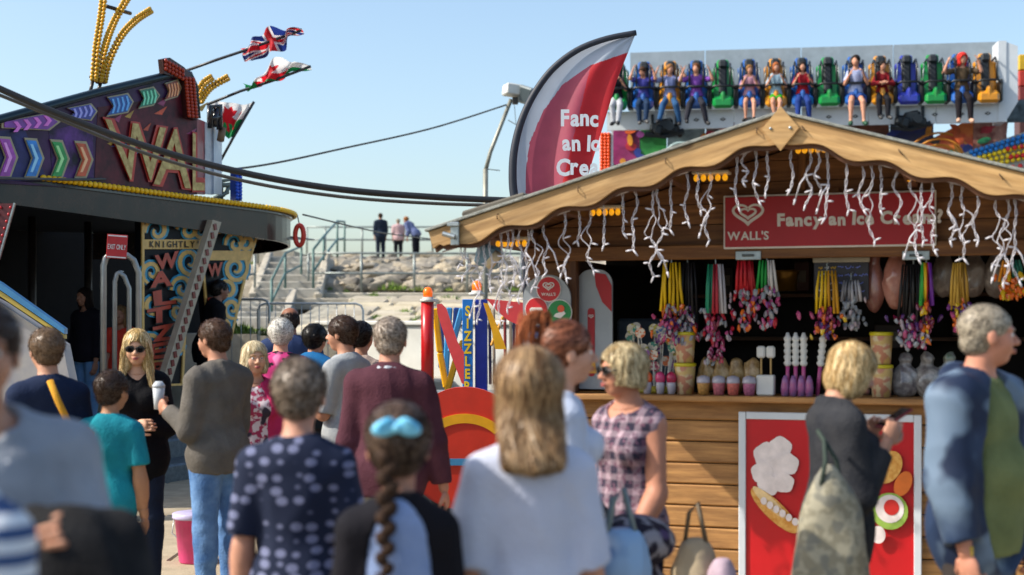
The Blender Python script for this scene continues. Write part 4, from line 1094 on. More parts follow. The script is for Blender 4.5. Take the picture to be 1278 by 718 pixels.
for i in range(16):   # airbrushed streaks between the letters
    x = 124+r7.uniform(0, 118); y = r7.uniform(125, 225); l = r7.uniform(8, 22)
    polypx([(x, y), (x+l, y-r7.uniform(2, 10)), (x+l*.6, y+r7.uniform(1, 5))], -.0575, -.0545).build('airbrush_streak', M('streak_%d' % (i % 4), ('#c8481a', '#2a6ab0', '#b08a2a', '#8a2a5a')[i % 4], rough=.4, var=.3, scale=9), waltz)
# arrows
def chev(cx, y0, y1, w, colr, core, v=-.06, parent=None):
    ym = (y0+y1)/2; 
    def sh(g, q): return [(cx-w+g, y0+q), (cx+w*.25-g*.4, y0+q+1), (cx+w-g, ym), (cx+w*.25-g*.4, y1-q), (cx-w+g, y1-q), (cx-w*.25+g*.8, ym)]
    mb = polypx(sh(0, 0), v-.012, v); r = mb.build('arrow', M('arrow_outline', '#a59a78', rough=.4, var=.1), waltz)
    mb = polypx(sh(w*.22, 3), v-.024, v-.013); mb.build('arrow_face', M('arrow_'+colr.strip('#'), colr, rough=.35, var=.35, scale=9), r)
    mb = polypx([(cx-w*.4, y0+8), (cx-w*.15, y0+8), (cx+w*.42, ym), (cx-w*.15, y1-8), (cx-w*.4, y1-8), (cx+w*.1, ym)], v-.030, v-.025); mb.build('arrow_core', M('core_'+core.strip('#'), core, rough=.4, var=.1), r)
for cx, c, k in ((-24, '#2a5fb0', '#9ac0f0'), (10, '#a03aa8', '#f0a0e8'), (43, '#1f7fd0', '#9fdcff'), (75, '#1c9a44', '#b0f0a0'), (105, '#c8501e', '#ffc08a')):
    y0 = 170+(cx-10)*.06; chev(cx, y0, 223-(10-cx)*.0, 13-(cx-10)*.012, c, k)
for pts, c, c2 in (([(2, 152), (60, 141), (76, 152), (62, 163), (2, 160)], '#7a2f9a', '#e878d8'), ([(84, 135), (114, 129), (122, 139), (114, 151), (86, 147), (94, 140)], '#3a3f9a', '#a8a8f0'), ([(134, 121), (160, 116), (167, 127), (160, 141), (133, 146), (142, 133)], '#1f4f9a', '#6ab4f4'),
                   ([(174, 112), (192, 108), (200, 119), (192, 132), (173, 136), (180, 123)], '#1f7a5a', '#8af0c0'), ([(206, 104), (222, 99), (227, 110), (222, 121), (206, 126), (211, 114)], '#8a3a1a', '#ffb078')):
    n = 4; cx = sum(p[0] for p in pts)/len(pts); cy = sum(p[1] for p in pts)/len(pts)
    r = polypx(pts, -.072, -.06).build('arrow_panel', M('arrow_outline', '#a59a78'), waltz)
    ins = [(cx+(x-cx)*.9, cy+(y-cy)*.86) for x, y in pts]; polypx(ins, -.082, -.073).build('arrow_face', M('arrowp_'+c.strip('#'), c, rough=.35, var=.3), r)
    x0, x1 = min(p[0] for p in pts), max(p[0] for p in pts); w_ = (x1-x0); hh = (max(p[1] for p in pts)-min(p[1] for p in pts))*.30
    for i in range(n):
        a = x0+w_*(.2+.17*i); sy = cy-(a-cx)*.2; t = w_*.07
        mb = polypx([(a, sy-hh), (a+t, sy-hh), (a+t*2, sy), (a+t, sy+hh), (a, sy+hh), (a+t, sy)], -.088, -.083); mb.build('arrow_stripe', M('stripe_'+c2.strip('#'), c2, rough=.4, var=.1), r)
# letters mapped to quads of the board plane
def glyph_quad(ch, q, v0, v1, mb, bold=.02):
    vs, fs, x0, x1 = glyph(ch, bold, .5); y0 = min(p[1] for p in vs); y1 = max(p[1] for p in vs)
    out = []
    for x, y, z in vs:
        a, b = (x-x0)/(x1-x0), (y-y0)/(y1-y0)
        tx = (q[0][0]*(1-a)+q[1][0]*a)*b+(q[3][0]*(1-a)+q[2][0]*a)*(1-b); ty = (q[0][1]*(1-a)+q[1][1]*a)*b+(q[3][1]*(1-a)+q[2][1]*a)*(1-b)
        v = v0 if z > 0 else v1; u, zz = W(tx, ty, v); out.append((u, v, zz))
    mb.add(out, fs)
for ch, q in (('W', [(128, 146), (210, 158), (206, 228), (146, 226)]), ('A', [(205, 160), (234, 158), (240, 238), (190, 232)]), ('L', [(240, 164), (256, 168), (256, 240), (240, 240)])):
    cx = sum(p[0] for p in q)/4; cy = sum(p[1] for p in q)/4
    mb = MB(); glyph_quad(ch, q, -.075, -.055, mb, .055); lt = mb.build('board_letter', redp, waltz)
    mb = MB(); glyph_quad(ch, [(cx+(x-cx)*.93, cy+(y-cy)*.94) for x, y in q], -.09, -.076, mb, .004); mb.build('letter_face', goldm, lt)
# rim band
X1 = W(322, 260, 0)[0]; RR = 2.3
plan = [(x, 0) for x in np.linspace(-2.5, X1, 30)]+[(X1+RR*math.sin(a), RR-RR*math.cos(a)) for a in np.linspace(.08, 2.4, 24)]
def band(z0f, z1, off, mat, name, th=.03):
    mb = MB(); n = len(plan); vs = []
    for i, (x, y) in enumerate(plan):
        a = plan[max(i-1, 0)]; b = plan[min(i+1, n-1)]; dx, dy = b[0]-a[0], b[1]-a[1]; L = math.hypot(dx, dy); nx, ny = dy/L, -dx/L
        z0 = z0f(i/n)
        for o, z in ((off, z0), (off, z1), (off-th, z0), (off-th, z1)): vs.append((x+nx*o, y+ny*o, z))
    fs = []
    for i in range(n-1): c = i*4; d = c+4; fs += [(c, d, d+1, c+1), (c+2, c+3, d+3, d+2), (c+1, d+1, d+3, c+3), (c, c+2, d+2, d)]
    mb.add(vs, fs); return mb.build(name, mat, waltz)
rim_m = M('rim_painted_glimmer', '#06070a', rough=.25, metal=0, scale=3.4, col2='#38241c', spec=.35)  # brown reflections are painted into the near-black rim colour
band(lambda t: 2.88-.28*t, 3.1, .02, rim_m, 'rim')
band(lambda t: 3.06, 3.14, .05, blk_gloss, 'rim_cap')
ybulb = M('yellow_bulb', '#f2bd0c', rough=.25, var=.1)
mb = MB(); mb.ball((0, 0, 0), (.034, .034, .034), 8, 6); me = mb.mesh('bulb', ybulb, True)
# spacing bulbs along the plan curve
acc = 0; last = None; nb = 0
for i in range(len(plan)-1):
    a = Vector((*plan[i], 0)); b = Vector((*plan[i+1], 0)); L = (b-a).length
    t = -acc
    while t < L:
        if t >= 0:
            p = a+(b-a)*(t/L); nx = (b-a).normalized(); 
            if W(42, 0, 0)[0] < p.x or p.y > .01:
                if nb < 150: obj('bulb', me, waltz, (p.x+nx.y*.085, p.y-nx.x*.085, 3.12)); nb += 1
        t += .075
    acc = L-(t-.075)
# canopy, underside, back wall, platform
mb = MB(); cv = [(x, y) for x, y in plan]+[(plan[-1][0]-2, 6.5), (-2.5, 6.5)]
vs = [(x, y+.02, 3.08) for x, y in cv]+[(x, y+.02, 3.0) for x, y in cv]; n = len(cv)
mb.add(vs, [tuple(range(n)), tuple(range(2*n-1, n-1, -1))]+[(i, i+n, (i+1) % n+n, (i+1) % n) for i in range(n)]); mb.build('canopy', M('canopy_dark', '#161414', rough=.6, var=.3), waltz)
for i in range(7):   # pale slats under the right end
    x = X1+.1+i*.24; mb = MB(); mb.box((x, .95, 2.83+.012*i), (.19, 1.5, .02), rot=(.13, 0, 0), bev=.004); mb.build('soffit_slat', M('soffit_pale', '#a8a49a', rough=.5, var=.15), waltz)
XE = W(292, 400, 4.6)[0]
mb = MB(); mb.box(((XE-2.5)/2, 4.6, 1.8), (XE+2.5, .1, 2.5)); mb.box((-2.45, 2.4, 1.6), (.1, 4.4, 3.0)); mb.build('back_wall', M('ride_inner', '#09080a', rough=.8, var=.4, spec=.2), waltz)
mb = MB(); mb.box((1.5, 2.2, .2), (8.0, 5.4, .4), bev=.02); mb.box((1.5, -.75, .1), (7.4, .5, .2), bev=.02); mb.build('platform', M('tread_plate', '#566068', rough=.4, metal=.5, var=.3, scale=20, bump=.4), waltz)
# two more far columns inside
for px in (40, 110):
    u, z = W(px, 400, 2.6); mb = MB(); mb.tube([(u, 2.6, .4), (u, 2.6, 3.0)], .05, 8); mb.build('column', M('col_dim', '#4a4442', rough=.4, metal=.5), waltz, True)
# painted pillars
navy = M('pillar_navy', '#0a0d14', rough=.5, var=.3, spec=.2); pblue = M('pillar_blue', '#2f95b8', rough=.4, var=.15, scale=12); pgold = M('pillar_gold', '#d8ae62', rough=.4, var=.15, scale=12)
def strokepx(pts, w, v0, v1, mb, taper=True):
    n = len(pts); L = []; R_ = []
    for i, (x, y) in enumerate(pts):
        a = pts[max(i-1, 0)]; b = pts[min(i+1, n-1)]; dx, dy = b[0]-a[0], b[1]-a[1]; l = math.hypot(dx, dy)+1e-9
        ww = w*(.35+.65*math.sin(PI*(.15+.8*i/(n-1)))) if taper else w
        L.append((x-dy/l*ww, y+dx/l*ww)); R_.append((x+dy/l*ww, y-dx/l*ww))
    for i in range(n-1):
        q = [W(*L[i], v0), W(*L[i+1], v0), W(*R_[i+1], v0), W(*R_[i], v0)]; mb.prism(q, v0, v1)
def spiral(cx, cy, r, turns, a0, sgn=1, sy=1.15):
    r *= 1.18
    n = int(turns*14); return [(cx+sgn*math.cos(a0+2*PI*turns*i/n)*r*(1-.8*i/n), cy+math.sin(a0+2*PI*turns*i/n)*r*sy*(1-.8*i/n)) for i in range(n+1)]
def pillar(outline, vp, swirls, letters, bandq, label):
    r = polypx(outline, vp, vp+.12).build('painted_pillar', navy, waltz); r['label'] = label
    bd = MB(); n = len(outline)
    for i in range(n): strokepx([outline[i], outline[(i+1) % n]], 1.3, vp-.02, vp-.001, bd, False)
    bd.build('pillar_border', pgold, r)
    for k, s in enumerate(swirls):
        e = k*.0004
        mb = MB(); strokepx(spiral(*s), 5.6, vp-.008-e, vp-.001, mb); sb_ = mb.build('swirl', pblue, r)
        mg = MB(); strokepx(spiral(*s), 2.6, vp-.020-e, vp-.0125-e*.5, mg); mg.build('swirl_gold', pgold, sb_)
    polypx(bandq, vp-.02, vp-.001).build('name_band', pgold, r)
    for ch, q in letters:
        cx = sum(p[0] for p in q)/4; cy = sum(p[1] for p in q)/4
        mb = MB(); glyph_quad(ch, [(cx+(x-cx)*1.12, cy+(y-cy)*1.08+1) for x, y in q], vp-.034, vp-.026, mb, .06); l = mb.build('letter_shadow', M('letter_black', '#120c0a', rough=.4), r)  # black painted outline behind each rust letter
        mb = MB(); glyph_quad(ch, q, vp-.044, vp-.035, mb, .04); mb.build('letter', M('letter_rust', '#b0402a', rough=.4, var=.2), r)
    return r
lets = []
for i, ch in enumerate('WALTZER'):
    y = 317+i*22.5; x = 205-i*1.2+(6 if i % 2 == 0 else 0)-4; lets.append((ch, [(x-14, y+2), (x+16, y-4), (x+15, y+17), (x-12, y+20)]))
p1 = pillar([(179, 275), (272, 275), (232, 400), (228, 480), (179, 482)], .10,
            [(196, 288, 13, 1.1, 3.0), (235, 287, 12, 1.2, 3.2), (253, 287, 9, 1.1, 0, -1), (237, 326, 16, 1.5, -1), (190, 340, 11, 1.2, 2), (228, 360, 12, 1.2, 3), (192, 380, 10, 1.1, 1), (222, 388, 11, 1.2, 4), (190, 430, 12, 1.2, 2), (218, 430, 10, 1.1, 0), (200, 465, 13, 1.2, 3)],
            lets, [(180, 299), (262, 299), (259, 311), (180, 311)], 'wide swirl painted pillar left of the diagonal bulb strip')
mb = MB()
for i, ch in enumerate("KNIGHTLY'S"): w_ = {'I': 1.5, "'": 1.2}.get(ch, 5.5); x = 187+i*7.2+(5.5-w_)/2; yb_ = 304 if ch == "'" else 309; glyph_quad(ch, [(x, 301), (x+w_, 301), (x+w_, yb_), (x, yb_)], .072, .079, mb, .02)
mb.build('name_lettering', M('letter_black'), p1)
lets = []
for i, ch in enumerate('WALT'):
    y = 329+i*21; x = 268+(i % 2)*3; lets.append((ch, [(x-9, y+1), (x+10, y-2), (x+9, y+15), (x-8, y+17)]))
pillar([(250, 290), (322, 291), (310, 330), (288, 425), (262, 425)], .22,
       [(294, 304, 11, 1.2, 3), (308, 302, 8, 1.1, 0, -1), (294, 335, 14, 1.5, -1), (284, 362, 10, 1.2, 3), (290, 385, 10, 1.2, 1), (280, 408, 9, 1.1, 2)], lets, [(252, 313), (315, 313), (311, 325), (252, 325)], 'narrow swirl painted pillar right of the diagonal bulb strip')
# diagonal bulb strip
a, b = (271, 276), (206, 484)
r = None; mb = MB(); strokepx([a, b], 5.6, -.10, -.02, mb, False); r = mb.build('bulb_strip', M('strip_cream', '#a89a84', rough=.4, var=.15), waltz)
mb = MB(); mb.box((0, 0, 0), (.055, .012, .075), bev=.003); me2 = mb.mesh('red_lamp', M('lamp_maroon', '#6a1418', rough=.25))
for i in range(19):
    t = (i+.7)/19.6; u, z = W(a[0]+(b[0]-a[0])*t, a[1]+(b[1]-a[1])*t, -.108); obj('red_lamp', me2, r, (u, -.108, z), (0, -.2, 0))
# ramp below the strip
mb = polypx([(196, 484), (214, 484), (206, 520), (182, 520)], -.12, -.06); mb.build('strip_foot', galv, waltz)
# gold bulb horns on the roof
def horn(pts, v, r0=.028, n=26, wd=2.6):
    sp = []
    for i in range(n):
        t = i/(n-1)*(len(pts)-1); k = min(int(t), len(pts)-2); f = t-k
        p0 = pts[max(k-1, 0)]; p1_ = pts[k]; p2 = pts[k+1]; p3 = pts[min(k+2, len(pts)-1)]
        sp.append(tuple(.5*((2*p1_[j])+(p2[j]-p0[j])*f+(2*p0[j]-5*p1_[j]+4*p2[j]-p3[j])*f*f+(3*p1_[j]-p0[j]-3*p2[j]+p3[j])*f**3) for j in (0, 1)))
    mb = MB(); mb.tube([(W(x, y, v)[0], v, W(x, y, v)[1]) for x, y in sp], .03, 6); h = mb.build('bulb_horn', M('horn_dark', '#2c2418', rough=.4), waltz, True)
    for i, (x, y) in enumerate(sp[1:]):
        a_ = sp[i]; dx, dy = x-a_[0], y-a_[1]; l = math.hypot(dx, dy)+1e-9
        for s in (-1, 1):
            q = (x-dy/l*wd*s, y+dx/l*wd*s); o = obj('bulb', hb, h, (W(*q, v-.04)[0], v-.04, W(*q, v-.04)[1])); o.scale = (1, 1, 1)
mb = MB(); mb.ball((0, 0, 0), .024, 7, 5); hb = mb.mesh('bulb', M('bulb_gold', '#d9a51c', rough=.3, var=.15), True)
horn([(117, 102), (120, 62), (126, 22), (130, -12)], .5); horn([(122, 104), (130, 62), (142, 28), (160, -4)], .5, n=28); horn([(129, 104), (136, 76), (152, 44), (170, 25), (188, 13)], .5, n=30)
horn([(249, 128), (262, 110), (284, 97)], .3, n=14); horn([(246, 118), (254, 104), (264, 97)], .3, n=10)
mb = MB()
for a_, b_ in (((116, 100), (112, 118)), ((126, 102), (122, 116)), ((133, 8), (163, 17)), ((113, 96), (130, 100))):
    p, q = W(*a_, .5), W(*b_, .5); mb.tube([(p[0], .5, p[1]), (q[0], .5, q[1])], .022, 6)
mb.build('horn_frame', M('horn_dark'), waltz, True)
# red lamp crest at the corner
mb = polypx([(203, 74), (212, 72), (230, 84), (240, 96), (247, 150), (234, 146), (230, 100), (205, 92)], -.12, -.052); cr = mb.build('lamp_crest', M('crest_dark', '#3a1210', rough=.4), waltz)
mb = MB(); mb.ball((0, 0, 0), .026, 7, 5); rb = mb.mesh('bulb', M('bulb_red', '#a8361c', rough=.25, var=.2), True)
for i in range(12):
    for j in range(3): x = 232+j*4.6+i*.35; y = 98+i*4.2+j*.6; u, z = W(x, y, -.13); obj('bulb', rb, cr, (u, -.13, z))
for i in range(6):
    for j in range(3): x = 207+i*4.2; y = 76+i*2.4+j*5; u, z = W(x, y, -.13); obj('bulb', rb, cr, (u, -.13, z))
# bits on the roof end
mb = MB()
for pts in ([(262, 160), (262, 134), (274, 132), (274, 162)], [(267, 158), (270, 136)], [(262, 148), (275, 146)]):
    mb.tube([(W(x, y, .1)[0], .1, W(x, y, .1)[1]) for x, y in pts], .04, 6)
mb.build('roof_bracket', blk_gloss, waltz, True)
mb = MB(); p, q = W(276, 160, .12), W(275, 176, .1); mb.tube([(p[0], .1, p[1]), (q[0], .1, q[1])], .045, 8); mb.build('roof_bracket', M('rust_pipe', '#7a6248', rough=.6), waltz, True)
bc = polypx([(294, 211), (302, 211), (302, 251), (294, 251)], .02, .10).build('blue_lamp_post', M('post_blue', '#1c3a8a', rough=.4), waltz)
mb = MB(); mb.ball((0, 0, 0), .026, 6, 5); bb = mb.mesh('bulb', M('bulb_blue', '#2a5ad0', rough=.25), True)
for i in range(9):
    for j in (0, 1): u, z = W(296+j*4, 213+i*4.3, .0); obj('bulb', bb, bc, (u, .0, z))
mb = MB()
for pts in ([(276, 250), (276, 226), (292, 224), (292, 250)], [(272, 232), (296, 230)], [(278, 244), (290, 228)], [(266, 248), (284, 240)]):
    mb.tube([(W(x, y, .4)[0], .4, W(x, y, .4)[1]) for x, y in pts], .03, 6)
mb.build('roof_machinery', M('machine_grey', '#6f7a74', rough=.5, metal=.4), waltz, True)
# red ring float hanging at the rim end
p = P(374, 294, 18.2); fl_ = thing('ring_float', p, 'red oval ring float hanging from the end of the bulb rim', 'float')
mb = MB(); mb.tube([(math.cos(a)*.055, -.02, math.sin(a)*.13) for a in [2*PI*i/20 for i in range(20)]], .033, 8, closed=True); mb.build('ring', M('float_red', '#d0301c', rough=.35), fl_, True)
mb = MB(); mb.tube([(0, 0, .13), (-.03, .0, .26)], .008, 5); mb.build('cord', M('cord_dark', '#2a2a2a'), fl_)
# hoops and exit sign
ex = thing('exit_gate', P(149, 470, 13.6)*1.0, 'grey tubular exit gate hoops under a small red exit sign', 'gate'); ez = ex.location.z; ex.location.z = 0
def L3(px, py, d, root): p = P(px, py, d); return p-root.location
gm = M('gate_grey', '#9a9c98', rough=.35, metal=.5)
for x0, x1, yt, d, r in ((129, 173, 318, 13.3, .03), (143, 161, 338, 13.9, .024)):
    pts = [(x0, 545), (x0, yt+14), (x0+3, yt+4), (x0+9, yt), (x1-14, yt+1), (x1-6, yt+7), (x1, yt+22), (x1, 545)]
    mb = MB(); mb.tube([L3(x, y, d+(x-x0)*.004, ex) for x, y in pts], r, 10); mb.build('hoop', gm, ex, True)
sg = thing('exit_sign', P(146, 308, 13.2), 'small red sign reading exit only above the grey hoops', 'sign')
mb = MB(); mb.box((0, 0, 0), (.185, .02, .225), bev=.003); mb.build('sign_panel', M('exit_red', '#b02226', rough=.45), sg)
mb = MB(); text(mb, 'EXIT ONLY', .066, 0, -.026, -.013, bold=.01, depth=.003, center=True, track=.03, sx=.52); mb.build('lettering', whitev, sg)
for z in (.1, -.1): mb = MB(); mb.box((0, -.012, z), (.17, .003, .012)); mb.build('sign_border', whitev, sg); sg.rotation_euler = (0, .06, .25)
# left side: sloping blue and yellow hand board and red lamp panel
pb = thing('pay_booth', P(20, 470, 11.5), 'white pay booth side with sloping blue and yellow trimmed edge at the far left', 'booth'); pb.location.z = 0
def pp(pts, d0, d1, root):
    m = MB(); m.prism([(P(x, y, d0).x-root.location.x, P(x, y, d0).z) for x, y in pts], d0-root.location.y, d1-root.location.y); return m
pp([(-60, 345), (0, 378), (78, 430), (92, 500), (92, 560), (-60, 600)], 11.5, 11.7, pb).build('side_panel', M('booth_white', '#b4aea4', rough=.5, var=.15, col2='#8f8f98', scale=3), pb)
pp([(-60, 318), (0, 353), (80, 410), (80, 417), (0, 362), (-60, 330)], 11.4, 11.49, pb).build('trim', M('trim_blue', '#3f7fae', rough=.4), pb)
pp([(-60, 331), (0, 363), (80, 418), (80, 423), (0, 370), (-60, 340)], 11.42, 11.49, pb).build('trim', M('trim_yellow', '#b8a24a', rough=.4), pb)
rp = thing('lamp_panel', P(4, 290, 12.5), 'red slanting panel studded with small lamps at the far left edge', 'panel')
m = MB(); m.prism([(x/F*12.5*1.0-.0, -z/F*12.5) for x, z in ((-40, -36), (14, -36), (-6, 34), (-40, 34))], 0, .05); m.build('panel_board', M('panel_maroon', '#5a1a20', rough=.4, var=.3), rp)
m = MB(); m.ball((0, 0, 0), .014, 6, 5); me3 = m.mesh('lamp_stud', M('stud_red', '#c02a30', rough=.3), True)
for i in range(7):
    for x in (.07, -.02): obj('lamp_stud', me3, rp, (x-.018*i, -.012, .22-.062*i))
m = MB(); m.bar((.105, -.01, .26), (-.04, -.01, -.25), .012, .02); m.build('edge_trim', galv, rp)

# ---------------------------------------------------------------- flags
def interp(pts, t):
    n = len(pts)-1; k = min(int(t*n), n-1); f = t*n-k; a, b = pts[k], pts[k+1]; return (a[0]+(b[0]-a[0])*f, a[1]+(b[1]-a[1])*f)
def inpoly(x, y, p):
    c = False; j = len(p)-1
    for i in range(len(p)):
        if (p[i][1] > y) != (p[j][1] > y) and x < (p[j][0]-p[i][0])*(y-p[i][1])/(p[j][1]-p[i][1])+p[i][0]: c = not c
        j = i
    return c
fw = M('flag_white', '#d8d8d8', rough=.75, var=.04); fr_ = M('flag_red', '#c41e2a', rough=.75, var=.08); fg = M('flag_green', '#12874a', rough=.75, var=.08); fb = M('flag_blue', '#1b2f74', rough=.75, var=.08)
for m_ in (fw, fr_, fg, fb): translucent(m_, .5)
dragon = [(.03,.66),(.10,.74),(.07,.80),(.14,.80),(.18,.88),(.22,.80),(.30,.78),(.34,.70),(.36,.98),(.46,.86),(.56,.99),(.60,.84),(.72,.90),(.66,.72),(.58,.62),(.70,.58),(.80,.62),(.86,.74),(.80,.82),(.88,.80),(.92,.92),(.97,.80),(1.0,.76),(.93,.72),(.92,.58),(.84,.48),(.78,.44),(.84,.30),(.94,.24),(.90,.16),(.76,.20),(.68,.34),(.60,.38),(.48,.36),(.54,.22),(.62,.14),(.56,.06),(.42,.10),(.44,.20),(.38,.34),(.32,.36),(.26,.22),(.30,.12),(.22,.06),(.14,.12),(.18,.24),(.20,.40),(.10,.44),(.04,.40),(.0,.48),(.08,.54),(.20,.54),(.18,.60),(.08,.60)]
def welsh(u, v):
    if .10 < u < .82 and .10 < v < .90 and inpoly((u-.10)/.72, 1-(v-.10)/.80, dragon): return 1
    return 0 if v < .5 else 2
def union(u, v):
    x, y = u-.5, (v-.5)*.6
    if abs(x) < .055 or abs(y) < .055: return 1
    if abs(x) < .09 or abs(y) < .09: return 0
    d = min(abs(y-x*.6), abs(y+x*.6)); return 1 if d < .02 else (0 if d < .055 else 3)
def flag(label, top, bot, d, fn, pole, ripple=.05, waves=3, uv=None, nu=90, nv=54, poled=None):
    mid = top[len(top)//2]; rt = thing('flag', P(*pole[0], poled or d), label, 'flag'); b = rt.location
    vs = []; fs = []; mi = []
    for i in range(nu+1):
        u = i/nu; a = interp(top, u); c = interp(bot, u)
        for j in range(nv+1):
            v = j/nv; p = P(a[0]+(c[0]-a[0])*v, a[1]+(c[1]-a[1])*v, d); p.y += ripple*math.sin(u*waves*2*PI+v*2)+ripple*.5*math.sin(u*9+v*7); p.z += .012*math.sin(u*13+v*4); vs.append(p-b)
    for i in range(nu):
        for j in range(nv): k = i*(nv+1)+j; fs.append((k, k+1, k+nv+2, k+nv+1)); U_, V_ = (uv or (lambda x, y: (x, y)))((i+.5)/nu, (j+.5)/nv); mi.append(fn(U_, V_))
    m = MB(); m.v = vs; m.f = fs; m.mi = mi; m.build('cloth', [fw, fr_, fg, fb], rt, True)
    m = MB(); m.tube([P(*q, poled or d)-b for q in pole], .018, 7); m.build('pole', M('pole_dark', '#2c2c30', rough=.4), rt, True)
flag('union flag twisted round its slanting pole above the ride roof', [(300, 61), (312, 52), (320, 44), (332, 39), (346, 36), (360, 34), (377, 37)], [(302, 73), (316, 77), (332, 70), (344, 66), (355, 60), (361, 47), (377, 39)], 17.0, union, [(228, 90), (270, 75), (300, 65), (376, 38)], .12, 3)
flag('crumpled welsh dragon flag on the second slanting pole', [(303, 104), (316, 106), (322, 95), (338, 80), (352, 73), (366, 75), (386, 83)], [(306, 111), (318, 112), (327, 106), (338, 103), (352, 97), (366, 91), (387, 84)], 17.4, lambda u, v: 2 if u < .24 else ((2 if v > .9 and u < .5 else welsh(min(1, (u-.0)*1.0), v*.66))), [(258, 131), (300, 114), (340, 101), (388, 83)], .12, 3)
flag('welsh dragon flag spread open just right of the ride board', [(262, 126), (280, 127), (300, 131), (316, 128)], [(272, 166), (280, 170), (288, 173), (291, 172)], 17.8, welsh, [(317, 127), (291, 172), (274, 203)], .05, 2)

# ---------------------------------------------------------------- cables
def cable(label, pts, ds, r, mat, name='cable'):
    n = 40; out = []
    for i in range(n+1):
        t = i/n*(len(pts)-1); k = min(int(t), len(pts)-2); f = t-k
        g = lambda j: P(*pts[min(max(j, 0), len(pts)-1)], ds[0]+(ds[1]-ds[0])*min(max(j, 0), len(pts)-1)/(len(pts)-1))
        p0, a, b, p3 = g(k-1), g(k), g(k+1), g(k+2); out.append(.5*((2*a)+(b-p0)*f+(2*p0-5*a+4*b-p3)*f*f+(3*a-p0-3*b+p3)*f**3))
    m = MB(); m.tube(out, r, 8); return tag(m.build(name, mat, None, True), label, 'cable', 'overhead cables')
ck = M('cable_black', '#16171a', rough=.55, var=.2)
cable('thick black cable, the upper of the pair sagging across the sky to the kiosk roof', [(-60, 84), (60, 137), (180, 182), (300, 215), (420, 236), (540, 246), (650, 251)], (9, 9.6), .022, ck)
cable('thinner grey black cable, the lower of the sagging pair', [(-60, 95), (60, 143), (180, 191), (300, 225), (420, 245), (540, 254), (650, 257)], (9.05, 9.7), .012, M('cable_grey', '#4a4a48', rough=.6))
cable('thin wire running from the ride board up to the floodlight mast', [(-20, 222), (120, 224), (230, 217), (330, 206), (430, 185), (540, 160), (632, 131)], (13.0, 24.0), .014, M('cable_grey'))
cable('faint thin wire low across the sky right of the ride', [(378, 268), (480, 291), (560, 300), (640, 303)], (18.5, 40), .012, M('cable_grey'))
# ---------------------------------------------------------------- floodlight mast
mp_ = P(606, 400, 24.0); mast = thing('floodlight_mast', (mp_.x, 24, 0), 'tall cranked floodlight mast standing behind the kiosk eave', 'lamp mast')
def lm(px, py, d=24.0): return P(px, py, d)-mast.location
mb = MB(); mb.tube([(0, 0, 0), lm(605.5, 300), lm(606, 211)], .045, 10); mb.tube([lm(606, 213), lm(612, 190), lm(638, 124)], .035, 8); mb.tube([lm(606, 211), lm(624, 213)], .008, 5); mb.tube([lm(634, 150), lm(650, 159)], .008, 5); mb.tube([lm(642, 132), lm(644, 156), lm(634, 150)], .006, 5)
mb.build('pole', M('mast_steel', '#8d8c80', rough=.5, metal=.4, var=.2), mast, True)
mb = MB(); mb.box(lm(640, 113), (.30, .3, .19), rot=(0, .1, .3), bev=.02); mb.build('lamp_box', M('lamp_white', '#c9cac4', rough=.4, var=.1), mast)
mb = MB(); mb.box(lm(656, 119, 23.9), (.26, .1, .30), rot=(.3, .35, -.5), bev=.02); hd = mb.build('floodlight_head', M('flood_grey', '#8f9694', rough=.4, metal=.3), mast)
mb = MB(); mb.box(lm(655, 119, 23.82), (.20, .02, .22), rot=(.3, .35, -.5)); mb.build('lamp_glass', M('flood_glass', '#4f5a5e', rough=.1), hd)
mb = MB(); mb.box(lm(643, 126), (.10, .1, .12), bev=.01); mb.build('bracket', M('horn_dark'), mast)

# ---------------------------------------------------------------- feather banner
BN = P(700, 150, 10.9); bn = thing('feather_banner', (P(660, 400, 10.9).x, 10.9, 0), 'tall curved red and white feather banner rising behind the kiosk roof', 'banner')
def lb(px, py, dy=0): p = P(px, py, 10.9+dy); return p-bn.location
arc = [(648, 262), (641, 240), (640, 205), (644, 175), (653, 145), (668, 115), (690, 86), (720, 63), (755, 49), (794, 41)]
def arcp(t):
    n = len(arc)-1; k = min(int(t*n), n-1); f = t*n-k; p0 = arc[max(k-1, 0)]; a = arc[k]; b = arc[k+1]; p3 = arc[min(k+2, n)]
    return tuple(.5*((2*a[j])+(b[j]-p0[j])*f+(2*p0[j]-5*a[j]+4*b[j]-p3[j])*f*f+(3*a[j]-p0[j]-3*b[j]+p3[j])*f**3) for j in (0, 1))
trail = [(722, 262), (733, 222), (752, 160), (770, 100), (793, 43)]
nu, nv = 110, 130; vs = []; fs = []; mi = []
def bpt(u, v, off=0):
    a = arcp(v); c = interp(trail, v); x = a[0]+(c[0]-a[0])*u; y = a[1]+(c[1]-a[1])*u
    w = (1-v)*.6+.4; yy = .05*math.sin(u*5+v*2)*w+.03*math.sin(u*14+v*5)*w*u
    return lb(x, y, yy+off), (x, y)
edge = [(656, 262), (656, 215), (661, 178), (677, 140), (702, 106), (736, 82), (782, 66)]
for j in range(nv+1):
    for i in range(nu+1): vs.append(bpt(i/nu, j/nv)[0])
for j in range(nv):
    for i in range(nu):
        k = j*(nu+1)+i; fs.append((k, k+1, k+nu+2, k+nu+1)); _, (x, y) = bpt((i+.5)/nu, (j+.5)/nv)
        inside = inpoly(x, y, edge+[(800, 76), (800, 300), (600, 300)] if 0 else [(656, 300)]+edge+[(810, 70), (810, 300)])
        z = 0
        if inside: z = 1 if (x-(694+(262-y)*.24)) > 0 else 2
        mi.append(z)
m = MB(); m.v = vs; m.f = fs; m.mi = mi
ban_w = M('banner_white', '#b0b9c8', rough=.55, var=.05); ban_r = M('banner_red', '#c2202a', rough=.55, var=.08); ban_p = M('banner_red_dull', '#a8465c', rough=.55, var=.1)
